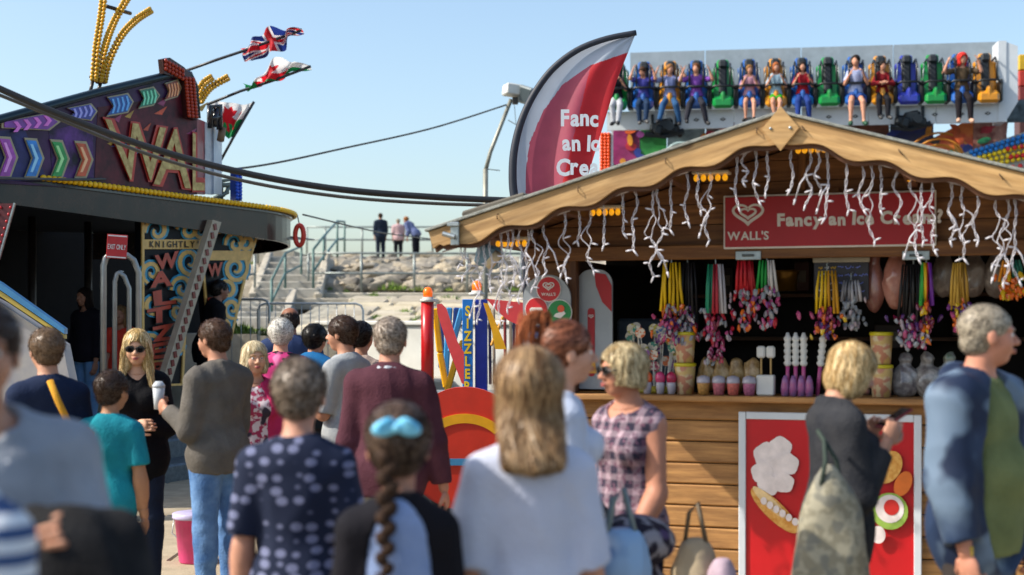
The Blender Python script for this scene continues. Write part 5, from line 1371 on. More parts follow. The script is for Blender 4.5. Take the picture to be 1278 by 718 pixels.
for m_ in (ban_w, ban_r, ban_p): translucent(m_, .35)
m.build('banner_cloth', [ban_w, ban_r, ban_p], bn, True)
mb = MB(); pts = [lb(662, 640), lb(655, 330), lb(650, 280)]+[lb(*arcp(i/40), -.02) for i in range(41)]; mb.tube(pts, [.02]*3+[.034-.012*i/40 for i in range(41)], 8); mb.build('banner_pole', M('banner_sleeve', '#1c2230', rough=.6), bn, True)
mb = MB(); mb.box((0, 0, .04), (.5, .5, .08), bev=.02); mb.build('base_plate', M('horn_dark'), bn)
tmb = MB()
for s, x, y, sz in (('Fanc', 700, 157, 28), ('an Ic', 702, 188, 27), ('Crea', 694, 218, 28)):
    o = lb(x, y, -.10); text(tmb, s, sz/F*10.9, o.x, o.z, o.y, bold=.035, depth=.004, jit=.1, sx=.86, track=.05)
tmb.build('lettering', M('banner_letter', '#cfd3da', rough=.5, var=.04), bn)

# ---------------------------------------------------------------- bench ride in the distance
DD = 29.0; DL = ((1005-CX)/F*DD, DD, 0); DR = math.radians(-8)
def D(px, py, v): return hit(DL, DR, px, py, v)
def DWd(u, v, z): return Matrix.Translation(DL) @ Matrix.Rotation(DR, 4, 'Z') @ Vector((u, v, z))
dr = thing('drop_ride', DL, 'long white bench ride with a raised row of coloured seats above the kiosk roof', 'ride', DR)
dwhite = M('gondola_white', '#ced4d8', rough=.35, var=.06, scale=2); dgrey = M('gondola_grey', '#98a4ac', rough=.4, var=.1)
def dpoly(pts, v0, v1, name, mat, parent=None): m = MB(); m.prism([D(x, y, v0) for x, y in pts], v0, v1); return m.build(name, mat, parent or dr)
xs = [757, 830, 916, 1000, 1084, 1168, 1254]
for a, b in zip(xs[:-1], xs[1:]):
    yt = lambda x: 140-(x-757)*.022; yb = lambda x: 163-(x-757)*.0215
    dpoly([(a+.6, yt(a)), (b-.6, yt(b)), (b-.6, yb(b)), (a+.6, yb(a))], .0, .08, 'skirt_panel', dwhite)
xs = [786, 880, 1000, 1115, 1250]
for a, b in zip(xs[:-1], xs[1:]):
    yt = lambda x: 66-(x-786)*.030
    dpoly([(a+.6, yt(a)), (b-.6, yt(b)), (b-.6, 150), (a+.6, 152)], .72, .8, 'back_panel', dgrey)
dpoly([(1246, 51), (1256, 51), (1256, 152), (1246, 152)], -.02, .6, 'end_post', dwhite)
u0, z0 = D(1255, 52, .0); u1, z1 = D(1275, 60, .75)
m = MB(); ub, zb = D(1275, 124, .75); uc, zc = D(1255, 152, 0)
m.add([(u0, 0, z0), (u0, .7, z0), (u0, .7, zc+.5), (u0, 0, zc), (u0+.24, 0, z0-.1), (u0+.24, .7, z0-.1), (u0+.24, .7, zc+.5), (u0+.24, 0, zc+.4)], [(0, 1, 2, 3), (4, 7, 6, 5), (0, 4, 5, 1), (3, 2, 6, 7), (0, 3, 7, 4), (1, 5, 6, 2)]); m.build('end_box', dwhite, dr)
# little diamond marks
dm_ = M('diamond_black', '#22262a', rough=.5); dsl = M('diamond_white', '#c8c8c4', rough=.5)
for k in range(15):
    px = 770+33.05*k; py = 152-(px-770)*.0225; u, z = D(px, py, -.004); m = MB(); m.prism([(-.065, 0), (0, -.038), (.065, 0), (0, .038)], -.012, 0); b_ = m.build('diamond_mark', dm_, dr, loc=(u, -.002, z)); m = MB(); m.prism([(-.025, 0), (0, -.014), (.025, 0), (0, .014)], -.018, -.013); m.build('diamond_centre', dsl, b_)
seatc = {'g': '#0f8a3c', 'b': '#1858a8', 'o': '#d08a18', 'v': '#2a35a0'}
padm = M('seat_pad', '#20262c', rough=.6, var=.25, scale=9); barm = M('restraint_black', '#15181a', rough=.4)
pipem = M('restraint_grey', '#7a8486', rough=.4, metal=.4)
smesh = {}
def seat_parts(c):
    if c in smesh: return smesh[c]
    cm = M('seat_'+c, seatc[c], rough=.3, var=.15, scale=6, coat=.2); out = []
    m = MB(); m.box((0, .24, .48), (.46, .10, .70), rot=(-.08, 0, 0), bev=.06); m.box((0, .24, .88), (.26, .08, .20), bev=.04); out.append(('seat_shell', m.mesh('seat_shell', cm)))
    m = MB(); m.box((0, -.02, .08), (.44, .42, .16), bev=.06); m.box((0, -.21, .02), (.43, .14, .24), bev=.06); m.tube([(0, -.2, .06), (0, -.24, .18), (0, -.24, .24)], [.09, .055, .04], 8); out.append(('seat_pan', m.mesh('seat_pan', cm)))
    m = MB(); m.box((0, .17, .56), (.17, .08, .72), rot=(-.08, 0, 0), bev=.04); m.box((0, .14, .88), (.19, .10, .18), bev=.05); out.append(('back_pad', m.mesh('back_pad', padm)))
    for s in (-1, 1):
        m = MB(); m.tube([(s*.15, .22, .82), (s*.15, -.08, .84), (s*.145, -.26, .70), (s*.14, -.30, .36)], .021, 8); out.append(('restraint', m.mesh('restraint', barm, True)))
        m = MB(); m.tube([(s*.19, .18, .80), (s*.2, .0, .74), (s*.235, -.05, .3)], .014, 6); out.append(('restraint_pipe', m.mesh('restraint_pipe', pipem, True)))
        m = MB(); m.box((s*.25, -.02, .16), (.06, .40, .46), bev=.028); out.append(('arm_pod', m.mesh('arm_pod', barm)))
    m = MB(); m.tube([(-.27, -.17, .30), (-.16, -.30, .35), (.16, -.30, .35), (.27, -.17, .30)], .026, 8); out.append(('lap_bar', m.mesh('lap_bar', barm, True)))
    smesh[c] = out; return out
order = 'gbobgbobgboVgbo'.lower().replace('v', 'v')
order = ['g', 'b', 'o', 'b', 'g', 'b', 'o', 'b', 'g', 'b', 'o', 'v', 'g', 'b', 'o']
seat_pos = []
for k in range(15):
    px = 770+33.05*k; py = 133-(px-770)*.0205; u, z = D(px, py, -.12); seat_pos.append((u, z))
    st = bpy.data.objects.new('seat', None); COL.objects.link(st); st.parent = dr; st.location = (u, -.02, z)
    for nm, me in seat_parts(order[k]): obj(nm, me, st)
# mechanisms, murals, bulb columns below
mur = [([(765, 165), (798, 164), (798, 218), (765, 226)], '#6a1848', '#a83a78'), ([(799, 164), (832, 163), (832, 214), (799, 220)], '#12602c', '#3a9a4a'), ([(833, 163), (880, 162), (880, 205), (833, 214)], '#3a4650', '#9ab0b8'),
       ([(881, 162), (940, 161), (940, 200), (881, 204)], '#6a1a28', '#b0b8b0'), ([(941, 160), (1040, 158), (1040, 190), (941, 200)], '#30242a', '#7a4a3a'), ([(1041, 157), (1110, 156), (1110, 205), (1041, 190)], '#3a2a2c', '#9a5a3a'),
       ([(1111, 156), (1165, 154), (1165, 225), (1111, 205)], '#1a2a6a', '#30345a'), ([(1130, 190), (1218, 154), (1219, 230), (1130, 222)], '#c83a18', '#f0984a'), ([(1219, 153), (1254, 152), (1262, 232), (1219, 228)], '#6a2a2c', '#a8604c')]
for i, (q, a, b) in enumerate(mur): dpoly([(x, y-9 if y < 170 else y) for x, y in q], .9-(.012 if i == 7 else 0), .98, 'mural_panel', M('mural_%d' % i, a, rough=.4, col2=b, scale=2.6, stretch=(1, 1, 1.6)))
dpoly([(1215, 153), (1258, 152), (1256, 172), (1214, 186)], .86, .88, 'mural_flesh', M('mural_flesh', '#7a3a34', col2='#c09080', scale=5))
sw = MB()
for q in range(4):
    pts = [D(1165+40*math.cos(a)*(1-q*.22)+8, 200-34*math.sin(a)*(1-q*.22), .87) for a in np.linspace(-.3, 2.9, 16)]
    sw.tube([(p[0], .87, p[1]) for p in pts], .025, 5)
sw.build('mural_swirl', M('swirl_yellow', '#d89038', rough=.5), dr, True)
sw = MB()
for q, (cx, cy, r) in enumerate(((850, 190, 16), (905, 172, 14), (860, 200, 24), (780, 205, 16))):
    pts = [D(cx+r*math.cos(a), cy-r*.7*math.sin(a), .87) for a in np.linspace(q, q+3.5, 14)]; sw.tube([(p[0], .87, p[1]) for p in pts], .035, 5)
sw.build('mural_swirl', M('swirl_pale', '#9ab4b8', rough=.5), dr, True)
for px in (830, 1133):
    u, z = D(px, 164-(px-830)*.03, .3); m = MB()
    m.box((u, -.05, z), (.62, .3, .2), rot=(0, .1, 0), bev=.05); m.box((u+.02, -.2, z+.06), (.34, .12, .26), rot=(0, -.2, 0), bev=.05); m.box((u-.12, -.24, z-.04), (.16, .1, .2), rot=(0, .4, 0), bev=.03); m.lathe([(.09, -.04), (.09, .04)], 12, mat=Matrix.Translation((u+.12, -.28, z+.02)) @ Matrix.Rotation(PI/2, 4, 'X')); m.box((u-.25, -.05, z+.2), (.06, .08, .22), bev=.01); m.box((u+.25, -.05, z+.2), (.06, .08, .22), bev=.01); m.tube([(u-.4, -.05, z-.1), (u, -.1, z-.15), (u+.4, -.05, z-.05)], .06, 8)
    m.build('arm_joint', M('machine_black', '#1a2228', rough=.45, metal=.3), dr)
r8 = random.Random(14)
for i in range(46):   # painted splashes and curls on the backboard
    a, b = ((768, 938) if i % 2 else (1112, 1252)); cx = r8.uniform(a, b); cy = r8.uniform(158, 205 if i % 2 else 215); c = r8.choice(['#c8d0d0', '#a82a3a', '#2a8a5a', '#d89030', '#2a3a8a', '#7a3a7a', '#d86030', '#30201c'])
    rx, ry, q0 = r8.uniform(3, 13), r8.uniform(2, 6), r8.uniform(0, 3)
    pts = [(cx+rx*math.cos(t)*math.cos(q0)-ry*math.sin(t)*math.sin(q0), cy+rx*math.cos(t)*math.sin(q0)*.7+ry*math.sin(t)*math.cos(q0)) for t in [2*PI*j/14 for j in range(14)]]
    pts = [(x, max(y, 155)) for x, y in pts]
    m = MB(); m.prism([D(x, y, .86) for x, y in pts], .872-i*.0008, .884); m.build('mural_splash', M('splash_'+c.strip('#'), c, rough=.45, var=.35, scale=5), dr)
bo = dpoly([(749, 166), (762, 166), (762, 224), (749, 228)], .3, .5, 'bulb_column', M('column_orange', '#8a2c10', rough=.5))
m = MB(); m.ball((0, 0, 0), .045, 7, 5); ob_ = m.mesh('bulb', M('bulb_orange', '#e8501a', rough=.3, var=.2), True)
for i in range(14):
    for j in range(3): u, z = D(751+j*4.3, 168+i*4.2, .26); obj('bulb', ob_, bo, (u, .26, z))
u, z = D(764, 170, .3); m = MB(); m.box((u, .3, z-.55), (.04, .05, 1.5)); m.build('mural_edge', dwhite, dr)
# bulb wings at the right
wg = dpoly([(1200, 192), (1278, 165), (1300, 160), (1300, 240), (1230, 222)], .55, .62, 'lamp_wing', M('wing_white', '#a8a8a0', rough=.5)); 
for row, (x0, y0, x1, y1, c) in enumerate(((1212, 190, 1290, 166, 'b'), (1216, 194, 1290, 172, 'b'), (1222, 197, 1292, 179, 'y'), (1230, 201, 1292, 187, 'y'), (1236, 206, 1292, 194, 'y'), (1258, 186, 1292, 180, 'r'), (1262, 196, 1292, 192, 'r'), (1264, 209, 1292, 204, 'r'))):
    mm_ = {'b': M('bulb_sky', '#1a7ac8', rough=.3), 'y': M('bulb_yellow2', '#e8c814', rough=.3), 'r': M('bulb_red2', '#c81e22', rough=.3)}[c]
    m = MB(); m.ball((0, 0, 0), .052, 7, 5); bm_ = m.mesh('bulb', mm_, True); n = max(3, int(math.hypot(x1-x0, y1-y0)/6))
    for i in range(n): t = i/(n-1); u, z = D(x0+(x1-x0)*t, y0+(y1-y0)*t, .5-(.03 if c == 'r' else 0)); obj('bulb', bm_, wg, (u, .5-(.03 if c == 'r' else 0), z))
tw = thing('ride_tower', DWd(D(1285, 100, 2.5)[0], 2.5, 0), 'yellow and red striped tower at the right edge behind the bench ride', 'tower', DR)
for i, c in enumerate(('#c8a020', '#b03020', '#7a2c28', '#54302c')):
    zt = D(0+1285, 70+i*20, 2.5)[1]; zb_ = D(1285, 90+i*20 if i < 3 else 400, 2.5)[1]; m = MB(); m.box((0, 0, (zt+zb_)/2), (.55, .5, zt-zb_-.01), bev=.02); m.build('tower_section', M('tower_%d' % i, c, rough=.5, var=.2), tw)
dpoly([(1257, 126), (1300, 122), (1300, 152), (1257, 153)], .7, .75, 'lattice_panel', M('lattice_dark', '#1f2a30', rough=.6, col2='#5a6a70', scale=9))
for px in (790, 1010, 1230):
    u, z = D(px, 160, 1.1); m = MB(); m.box((u, 1.2, z/2-.1), (.35, .3, z), bev=.03); m.build('support_leg', M('leg_grey', '#5a6064', rough=.5), dr)

# ---------------------------------------------------------------- coloured ride in the middle
SZ = 13.0; sz = thing('twist_ride', (P(590, 400, SZ).x, SZ, 0), 'twisting ride with a red post, a blue lettered post and coral, yellow and blue arms', 'ride')
def ls(px, py, d=SZ): return P(px, py, d)-sz.location
def post(name, px, y0, y1, wpx, mat, d=SZ):
    m = MB(); a, b = ls(px, y0, d), ls(px, y1, d); r = wpx/2/F*d; m.tube([b, a], r, 20); return m.build(name, mat, sz, True)
post('red_post', 533.5, 377, 480, 16, M('sizzle_red', '#b01418', rough=.3, var=.1))
a = ls(596, 374); b = ls(592, 500); m = MB(); wq = 14/F*SZ
m.box(((a.x+b.x)/2+.05, 0, (a.z+b.z)/2), (wq*1.1, wq*1.2, a.z-b.z), rot=(0, 0, 0), bev=.01); bp_ = m.build('blue_post', M('sizzle_blue', '#12309a', rough=.3), sz)
m = MB(); u_ = ls(584, 374); l_ = ls(584, 500); m.box((u_.x, -.07, (u_.z+l_.z)/2), (13/F*SZ, .03, u_.z-l_.z), bev=.004); sp_ = m.build('letter_strip', M('sizzle_sky', '#1a74c8', rough=.3), sz)
m = MB()
for i, ch in enumerate('SIZZLER'): q = ls(584, 394+i*15.6); text(m, ch, .125, q.x, q.z, -.088, bold=.03, depth=.006, center=True, sx=.8)
m.build('lettering', M('sizzle_yellow', '#e8c81c', rough=.4), sz)
for px, py in ((534, 369), (595, 361)):
    q = ls(px, py+8); m = MB(); m.lathe([(.075, 0), (.075, .025), (.05, .03), (.05, .045)], 16, q); c_ = m.build('lamp_base', M('lamp_base', '#b8b8b0', rough=.4), sz, True)
    m = MB(); m.lathe([(.042, .0), (.045, .05), (.03, .085), (.0, .095)], 14, q+Vector((0, 0, .045))); m.build('beacon', M('beacon_orange', '#ff6a12', rough=.2, emit=.35), c_, True)
def beam(name, pts, wpx, mat, d=SZ, th=.06):
    m = MB(); n = len(pts); 
    for i in range(n-1): a_, b_ = ls(*pts[i], d), ls(*pts[i+1], d); m.bar(a_, b_, th, wpx/F*d, bev=.012)
    return m.build(name, mat, sz)
coral = M('arm_coral', '#d8484a', rough=.35, var=.1); yel = M('arm_yellow', '#e0a818', rough=.35, var=.12); sky_ = M('arm_sky', '#3a84b8', rough=.35, var=.15); nv_ = M('arm_navy', '#1a3a78', rough=.35)
def shape(name, pts, mat, d, th=.05): m = MB(); m.prism([(ls(x, y, d).x, ls(x, y, d).z) for x, y in pts], d-SZ, d-SZ+th); return m.build(name, mat, sz)
shape('coral_arm', [(545, 380), (551, 379), (557, 385), (571, 427), (579, 440), (579, 480), (576, 478), (560, 436), (546, 392)], coral, 12.6)
shape('coral_arm', [(607, 373), (655, 378), (656, 410), (634, 400), (620, 388)], coral, 12.7)
beam('yellow_arm', [(543, 385), (549, 440), (557, 484)], 6, yel, 13.2); beam('yellow_arm', [(558, 488), (570, 446), (578, 425)], 7, yel, 13.1)
shape('yellow_arm', [(603, 378), (609, 379), (628, 425), (632, 436), (618, 436), (613, 410)], yel, 12.8); beam('yellow_arm', [(613, 432), (628, 395)], 4, M('arm_amber', '#c88a1c', rough=.4), 13.4)
beam('blue_arm', [(577, 385), (562, 440)], 5, sky_, 13.4); beam('blue_arm', [(561, 384), (556, 470)], 5, sky_, 13.6); beam('blue_arm', [(570, 384), (568, 420)], 5, nv_, 13.6); beam('blue_arm', [(550, 392), (551, 460)], 4, nv_, 13.8)
for x in (606, 611, 616, 630, 637, 641, 645, 650): beam('rod', [(x, 385), (x+1, 480)], 2 if x % 2 else 3, M('rod_%d' % (x % 3), ('#7a3030', '#9a8a78', '#2a2a48')[x % 3], rough=.4), 13.9, .03)
m = MB(); m.box((0.1, .6, ls(590, 492, 13.6).z-.06), (1.35, 1.8, .12), bev=.02); m.box((0.1, .6, .25), (1.2, 1.6, .5), bev=.02); m.build('deck', M('deck_grey', '#8a8a84', rough=.5, metal=.3), sz)
rd = thing('painted_panel', (P(580, 600, 10.5).x, 10.5, 0), 'big round red ride panel with yellow arc and blue stripe behind the white shirted girl', 'ride panel')
q = P(578, 560, 10.5); cz = q.z
m = MB(); m.disc((0, cz), .46, 0, .08, 40); m.build('panel_disc', M('panel_red', '#c8321e', rough=.4, var=.1), rd)
m = MB()
for i in range(20):
    a0 = 2.6-1.9*i/20; a1 = 2.6-1.9*(i+1)/20; m.prism([(math.cos(a0)*.36, cz-.04+math.sin(a0)*.30), (math.cos(a0)*.29, cz-.04+math.sin(a0)*.23), (math.cos(a1)*.29, cz-.04+math.sin(a1)*.23), (math.cos(a1)*.36, cz-.04+math.sin(a1)*.30)], -.01, 0)
m.build('yellow_arc', M('arm_yellow'), rd)
m = MB(); m.box((-.02, -.008, cz-.10), (.78, .012, .05)); m.build('blue_stripe', M('arm_sky'), rd)
m = MB(); m.box((0, .06, .18), (.5, .1, .36), bev=.02); m.build('stand', M('horn_dark'), rd)
pk = thing('bucket', (P(243, 640, 9.6).x, 9.6, .028), 'pink plastic bucket standing on the pale paving', 'bucket')
m = MB(); m.lathe([(.10, 0), (.105, .01), (.135, .30), (.145, .30), (.145, .315), (.13, .315), (.125, .28)], 22); m.build('pail', M('pail_pink', '#d0407a', rough=.35), pk, True)
m = MB(); m.lathe([(.147, .30), (.15, .31), (.15, .335), (.14, .34)], 22); m.build('lid', M('lid_lilac', '#b0a8c8', rough=.4), pk, True)
m = MB(); m.tube([(-.14, 0, .3), (-.15, -.02, .2), (0, -.10, .10), (.15, -.02, .2), (.14, 0, .3)], .004, 5); m.build('handle', galv, pk, True)
# ---------------------------------------------------------------- boards at the kiosk
def HWd(u, v, z): return Matrix.Translation(HUT) @ Matrix.Rotation(HR, 4, 'Z') @ Vector((u, v, z))
def rrect(cx, cz, w, h, r, n=6, top=None):
    pts = []; rt = top or r
    for (sx, sz, a0, rr) in ((1, 1, 0, rt), (-1, 1, 90, rt), (-1, -1, 180, r), (1, -1, 270, r)):
        for i in range(n+1): a = math.radians(a0+90*i/n); pts.append((cx+sx*(w/2-rr)+rr*math.cos(a), cz+sz*(h/2-rr)+rr*math.sin(a)))
    return pts
bgrey = M('board_silver', '#8f959c', rough=.35, metal=.3, var=.15, scale=2)
u, z = H(683, 418, .88); fbd = thing('flavour_board', HWd(u, .88, z), 'tall rounded silver board with round red and green badges hung on the kiosk post', 'board', HR)
bw_, bh_ = 62/F*8.6, 150/F*8.6
mb = MB(); mb.prism(rrect(0, 0, bw_, bh_, .06, 8, bw_/2-.005), -.012, .012); mb.build('board_panel', bgrey, fbd)
def badge(px, py, r, c, kind):
    x = (px-683)/F*8.6; zz = -(py-418)/F*8.6; r = r/F*8.6
    mb = MB(); mb.disc((x, zz), r*1.08, -.018, -.013, 28); b = mb.build('badge', whitev, fbd)
    mb = MB(); mb.disc((x, zz), r, -.022, -.0185, 28); mb.build('badge_face', M('badge_'+c.strip('#'), c, rough=.4, var=.1), b)
    mb = MB()
    if kind == 'heart': heart(mb, x, zz+r*.25, r*.42, -.026); text(mb, "WALL'S", r*.34, x, zz-r*.55, -.0235, bold=.02, depth=.002, center=True)
    elif kind == 'cone': mb.prism([(x-r*.5, zz-r*.35), (x+.1*r, zz-r*.5), (x+r*.55, zz-.1*r), (x+r*.4, zz+r*.1), (x-r*.3, zz-.1*r)], -.026, -.023)
    else: mb.prism(rrect(x, zz-.1*r, r*1.2, r*.5, r*.2), -.026, -.023)
    mb.build('badge_emblem', whitev, b)
    if kind == 'cone':
        mb = MB(); mb.disc((x+r*.15, zz+r*.3), r*.3, -.028, -.0265, 16); mb.build('scoop', M('scoop_orange', '#d0502a', rough=.5), b)
badge(686, 361, 15, '#b5161f', 'heart'); badge(700, 390, 15, '#0d7a3a', 'cone'); badge(670, 386, 14, '#b5161f', 'plain'); badge(703, 425, 15, '#b5161f', 'plain'); badge(675, 420, 14, '#2a6fae', 'cone')
u, z = H(742, 405, 1.0); fb2 = thing('flavour_board', HWd(u, 1.0, z-.03), 'tall grey ice cream board with red curved stripe standing inside the hatch', 'board', HR)
bw2, bh2 = 46/F*8.6, 150/F*8.6
mb = MB(); mb.prism(rrect(0, 0, bw2, bh2, .03, 6, .09), 0, .02); mb.build('board_panel', bgrey, fb2)
mb = MB(); mb.prism([(0.0, bh2/2-.02), (.07, bh2/2-.03), (bw2/2-.004, bh2/2-.1), (bw2/2-.004, bh2/2-.26), (.05, bh2/2-.2), (.01, bh2/2-.1)], -.006, -.001); mb.prism(rrect(-.02, -.08, .045, .42, .02), -.006, -.001); mb.build('red_stripe', redv, fb2)
mb = MB(); heart(mb, -.02, .08, .014, -.009, depth=.002); mb.build('heart_emblem', whitev, fb2)
mb = MB(); mb.prism([(-.035, -.27), (.0, -.16), (.015, -.27)], -.010, -.007); mb.build('flame', M('flame_yellow', '#d8a020', rough=.4), fb2)
# poster below the counter
u0, z1 = H(922, 514, WV-.06); u1, _ = H(1150, 518, WV-.06); pw = u1-u0; ph_ = 1.02; pcx = (u0+u1)/2
po = thing('poster_frame', HWd(pcx, WV-.05, z1-ph_/2), 'white framed red poster of ice cream treats fixed to the planks below the counter', 'poster', HR)
mb = MB()
for s in (-1, 1): mb.box((s*(pw/2-.02), 0, 0), (.042, .03, ph_), bev=.004)
for s in (-1, 1): mb.box((0, 0.001, s*(ph_/2-.021)), (pw-.086, .028, .042), bev=.004)
mb.build('frame', M('frame_white', '#c6ccd2', rough=.35, var=.05), po)
mb = MB(); mb.box((0, .006, 0), (pw-.08, .012, ph_-.08)); mb.build('poster_sheet', M('poster_red', '#b8141c', rough=.35, var=.15, scale=2), po)
def art(name, pts, y, mat): mb = MB(); mb.prism(pts, y-.002, y); return mb.build(name, mat, po)
def blob(cx, cz, rx, rz, rot=0, n=22, wob=0):
    out = []
    for i in range(n): a = 2*PI*i/n; k = 1+wob*math.sin(a*5); x, z = rx*k*math.cos(a), rz*k*math.sin(a); out.append((cx+x*math.cos(rot)-z*math.sin(rot), cz+x*math.sin(rot)+z*math.cos(rot)))
    return out
PX = lambda px, py: ((px-922)/228*pw-pw/2, ph_/2-(py-514)/228*pw)
cream = M('art_cream', '#e0d4d0', rough=.4, var=.12, scale=14); waf = M('art_waffle', '#c8842e', rough=.4, scale=40, col2='#e0b060'); wafl = M('art_wafer', '#e8c890', rough=.4, var=.15, scale=20)
yl = -.002
for (px, py, r) in ((958, 570, 17), (975, 560, 15), (970, 590, 18), (952, 592, 14), (985, 580, 14), (960, 608, 14), (980, 604, 13)):
    art('whipped_cream', blob(*PX(px, py), r/228*pw, r/228*pw, 0, 20, .06), yl, cream); yl -= .0022
for pts, mt in ((blob(*PX(968, 640), .18, .055, -.75), waf), (blob(*PX(962, 630), .13, .03, -.75), wafl), (blob(*PX(1110, 580), .07, .10, -.5), waf), (blob(*PX(1128, 600), .045, .075, -.4), M('art_orange', '#d8702a', rough=.4))):
    art('waffle', pts, yl, mt); yl -= .0022
for pts, mt in ((blob(*PX(1112, 635), .10, .105), M('art_green', '#8fae4a', rough=.4, var=.2, scale=12)), (blob(*PX(1112, 632), .078, .08), cream), (blob(*PX(1114, 630), .042, .045), M('art_strawberry', '#c02a24', rough=.4)), (blob(*PX(1098, 665), .04, .05), cream)):
    art('sundae', pts, yl, mt); yl -= .0022
for k in range(6):
    x, z_ = PX(955+k*8, 628+k*5); art('cream_dollop', blob(x, z_, .018, .022), yl, cream)
yl -= .003
art('gloss_drip', blob(*PX(1040, 700), .11, .06, .3), yl, M('art_pink', '#d86a80', rough=.4, var=.2))
mb = MB(); text(mb, 'Ice Cream', .085, 0, -ph_/2+.09, -.006, bold=.03, depth=.002, center=True, jit=.1) if 0 else None

# ---------------------------------------------------------------- goods in the hatch
rg = random.Random(44)
sweetc = ['#a8182f', '#b04678', '#d8681c', '#d0ac20', '#4c2468', '#8e949c', '#741a3c', '#a89aa4', '#2f7a4a', '#84408e']
def sweetmesh(seed, c):
    r = random.Random(seed); bm = bmesh.new(); bmesh.ops.create_icosphere(bm, subdivisions=1, radius=1)
    for v in bm.verts: v.co *= r.uniform(.75, 1.2)
    me = bpy.data.meshes.new('sweet'); bm.to_mesh(me); bm.free()
    me.materials.append(M('wrap_'+c.strip('#'), c, rough=.22, var=.3, scale=40, coat=.3)); return me
sweets = {c: sweetmesh(i, c) for i, c in enumerate(sweetc)}
def bunch(px, py0, py1, pyb, w, ribc, sc, label, v=.93, n=22, sz=.016):
    u, z0 = H(px, py0, v); _, z1 = H(px, py1, v); _, z2 = H(px, pyb, v); ww = w/F*8.3
    t = thing('sweet_bunch', HWd(u, v, z0), label, 'sweets', HR, 'bunches of wrapped sweets hanging in the kiosk hatch')
    k = 0
    for c in ribc:
        for q in range(3):
            x = (k/(len(ribc)*3-1)-.5)*ww*.8; mb = MB(); k += 1
            mb.tube([(x*.6, rg.uniform(-.02, .02), 0), (x*.75+rg.uniform(-.004, .004), rg.uniform(-.03, .03), (z1-z0)*.5), (x*rg.uniform(.8, .95), rg.uniform(-.03, .03), z1-z0-.03)], [.006, .0095, .0095], 5)
            mb.build('ribbon', M('ribbon_'+c.strip('#'), c, rough=.5, var=.15), t, True)
    mb = MB(); mb.tube([(0, 0, .0), (0, 0, .04), (.01, .02, .05)], .004, 5); mb.build('hanger', galv, t)
    n = int(n*2.3)
    for i in range(n):
        f = rg.random()**1.0*.98; x = rg.gauss(0, .21)*ww*(.85+.4*math.sin(PI*min(1, f+.2))); zz = z1-z0-(z1-z2)*f
        o = obj('sweet', sweets[rg.choice(sc)], t, (x, rg.uniform(-.035, .035), zz)); s = sz*rg.uniform(.7, 1.1); o.scale = (s*.9, s*.8, s*rg.uniform(1.1, 2.3)); o.rotation_euler = (rg.uniform(-.5, .5), rg.uniform(-.5, .5), rg.uniform(0, 6))
R_, Pk, O_, Y_, V_, S_, C_, W_, G_, L_ = sweetc
bunch(838, 328, 382, 428, 40, ['#e8c010', '#e0b810'], [C_, Pk, V_, S_, W_, O_], 'sweet bunch on yellow ribbons near the left of the hatch', n=30)
bunch(858, 328, 385, 432, 34, ['#101014', '#1a1a20'], [C_, V_, S_, Pk, W_], 'sweet bunch on black ribbons beside the yellow ribbon bunch', n=26, v=.98)
bunch(893, 330, 385, 455, 34, ['#1a8a6a', '#b02a40', '#c8c8d0'], [C_, Pk, S_, W_, R_], 'long sweet bunch on thin green, red and white cords', n=34)
bunch(930, 325, 362, 412, 34, ['#c01828', '#c01828', '#a81022'], [S_, W_, R_, O_, Pk], 'sweet bunch on bright red ribbons below the left lintel bracket', n=30)
bunch(957, 325, 358, 410, 34, ['#1a9a40', '#d0d0d0'], [S_, W_, R_, Pk, L_], 'sweet bunch on green and white ribbons next to the red ribbons', n=28)
bunch(1032, 338, 385, 422, 40, ['#e0b810', '#c89010'], [V_, O_, Y_, Pk, C_], 'sweet bunch on yellow ribbons in front of the chalk menu', n=30)
bunch(1062, 350, 370, 410, 34, ['#8a8a90', '#b0b0b8'], [S_, W_, S_], 'silvery sweet bunch hanging to the right of the chalk menu', n=26, v=1.0)
bunch(1140, 330, 395, 436, 50, ['#101014', '#18181c', '#101018'], [C_, V_, Pk, S_, W_], 'wide sweet bunch on black ribbons right of the candy floss bags', n=38)
bunch(1156, 328, 375, 432, 20, ['#2aa040', '#e8c020', '#c02020', '#6a2a9a'], [C_, O_, Y_], 'rainbow ribbon bunch under the right lintel bracket', n=12, v=.9)
bunch(1197, 328, 375, 412, 26, ['#c8a040', '#b08830'], [Y_, O_, Pk, L_, V_], 'small sweet bunch on a gold cord left of the grey haired man', n=22)
bunch(1262, 325, 345, 372, 36, ['#e0901a', '#1a6a5a'], [O_, O_, Y_], 'orange sweet bunch at the right edge of the hatch', n=28)
# chalk menu board
u, z = H(1050, 349, 1.05); cm_ = thing('menu_board', HWd(u, 1.05, z), 'small dark chalk menu board with pale top rail hung behind the sweets', 'menu board', HR)
mb = MB(); mb.box((0, 0, 0), (.315, .02, .24), bev=.004); mb.build('slate', M('slate', '#2c2c34', rough=.6, var=.2), cm_)
mb = MB(); mb.box((0, -.014, .115), (.325, .02, .03), bev=.004); mb.build('top_rail', M('rail_pale', '#b0a898', rough=.5), cm_)
chalk = {'y': M('chalk_yellow', '#d8b030', rough=.8), 'b': M('chalk_blue', '#7a8ae0', rough=.8), 'w': M('chalk_white', '#c8c8d0', rough=.8)}
rgc = random.Random(3)
for r in range(5):
    x = -.13
    while x < .12:
        w_ = rgc.uniform(.015, .05); zz = .07-r*.045; mb = MB(); c = 'b' if x > -.04 and r < 4 else rgc.choice('yw')
        pts = [(x+w_*i/6, -.013, zz+rgc.uniform(-.009, .009)) for i in range(7)]; mb.tube(pts, .0028, 4); mb.build('chalk_stroke', chalk[c], cm_); x += w_+.012
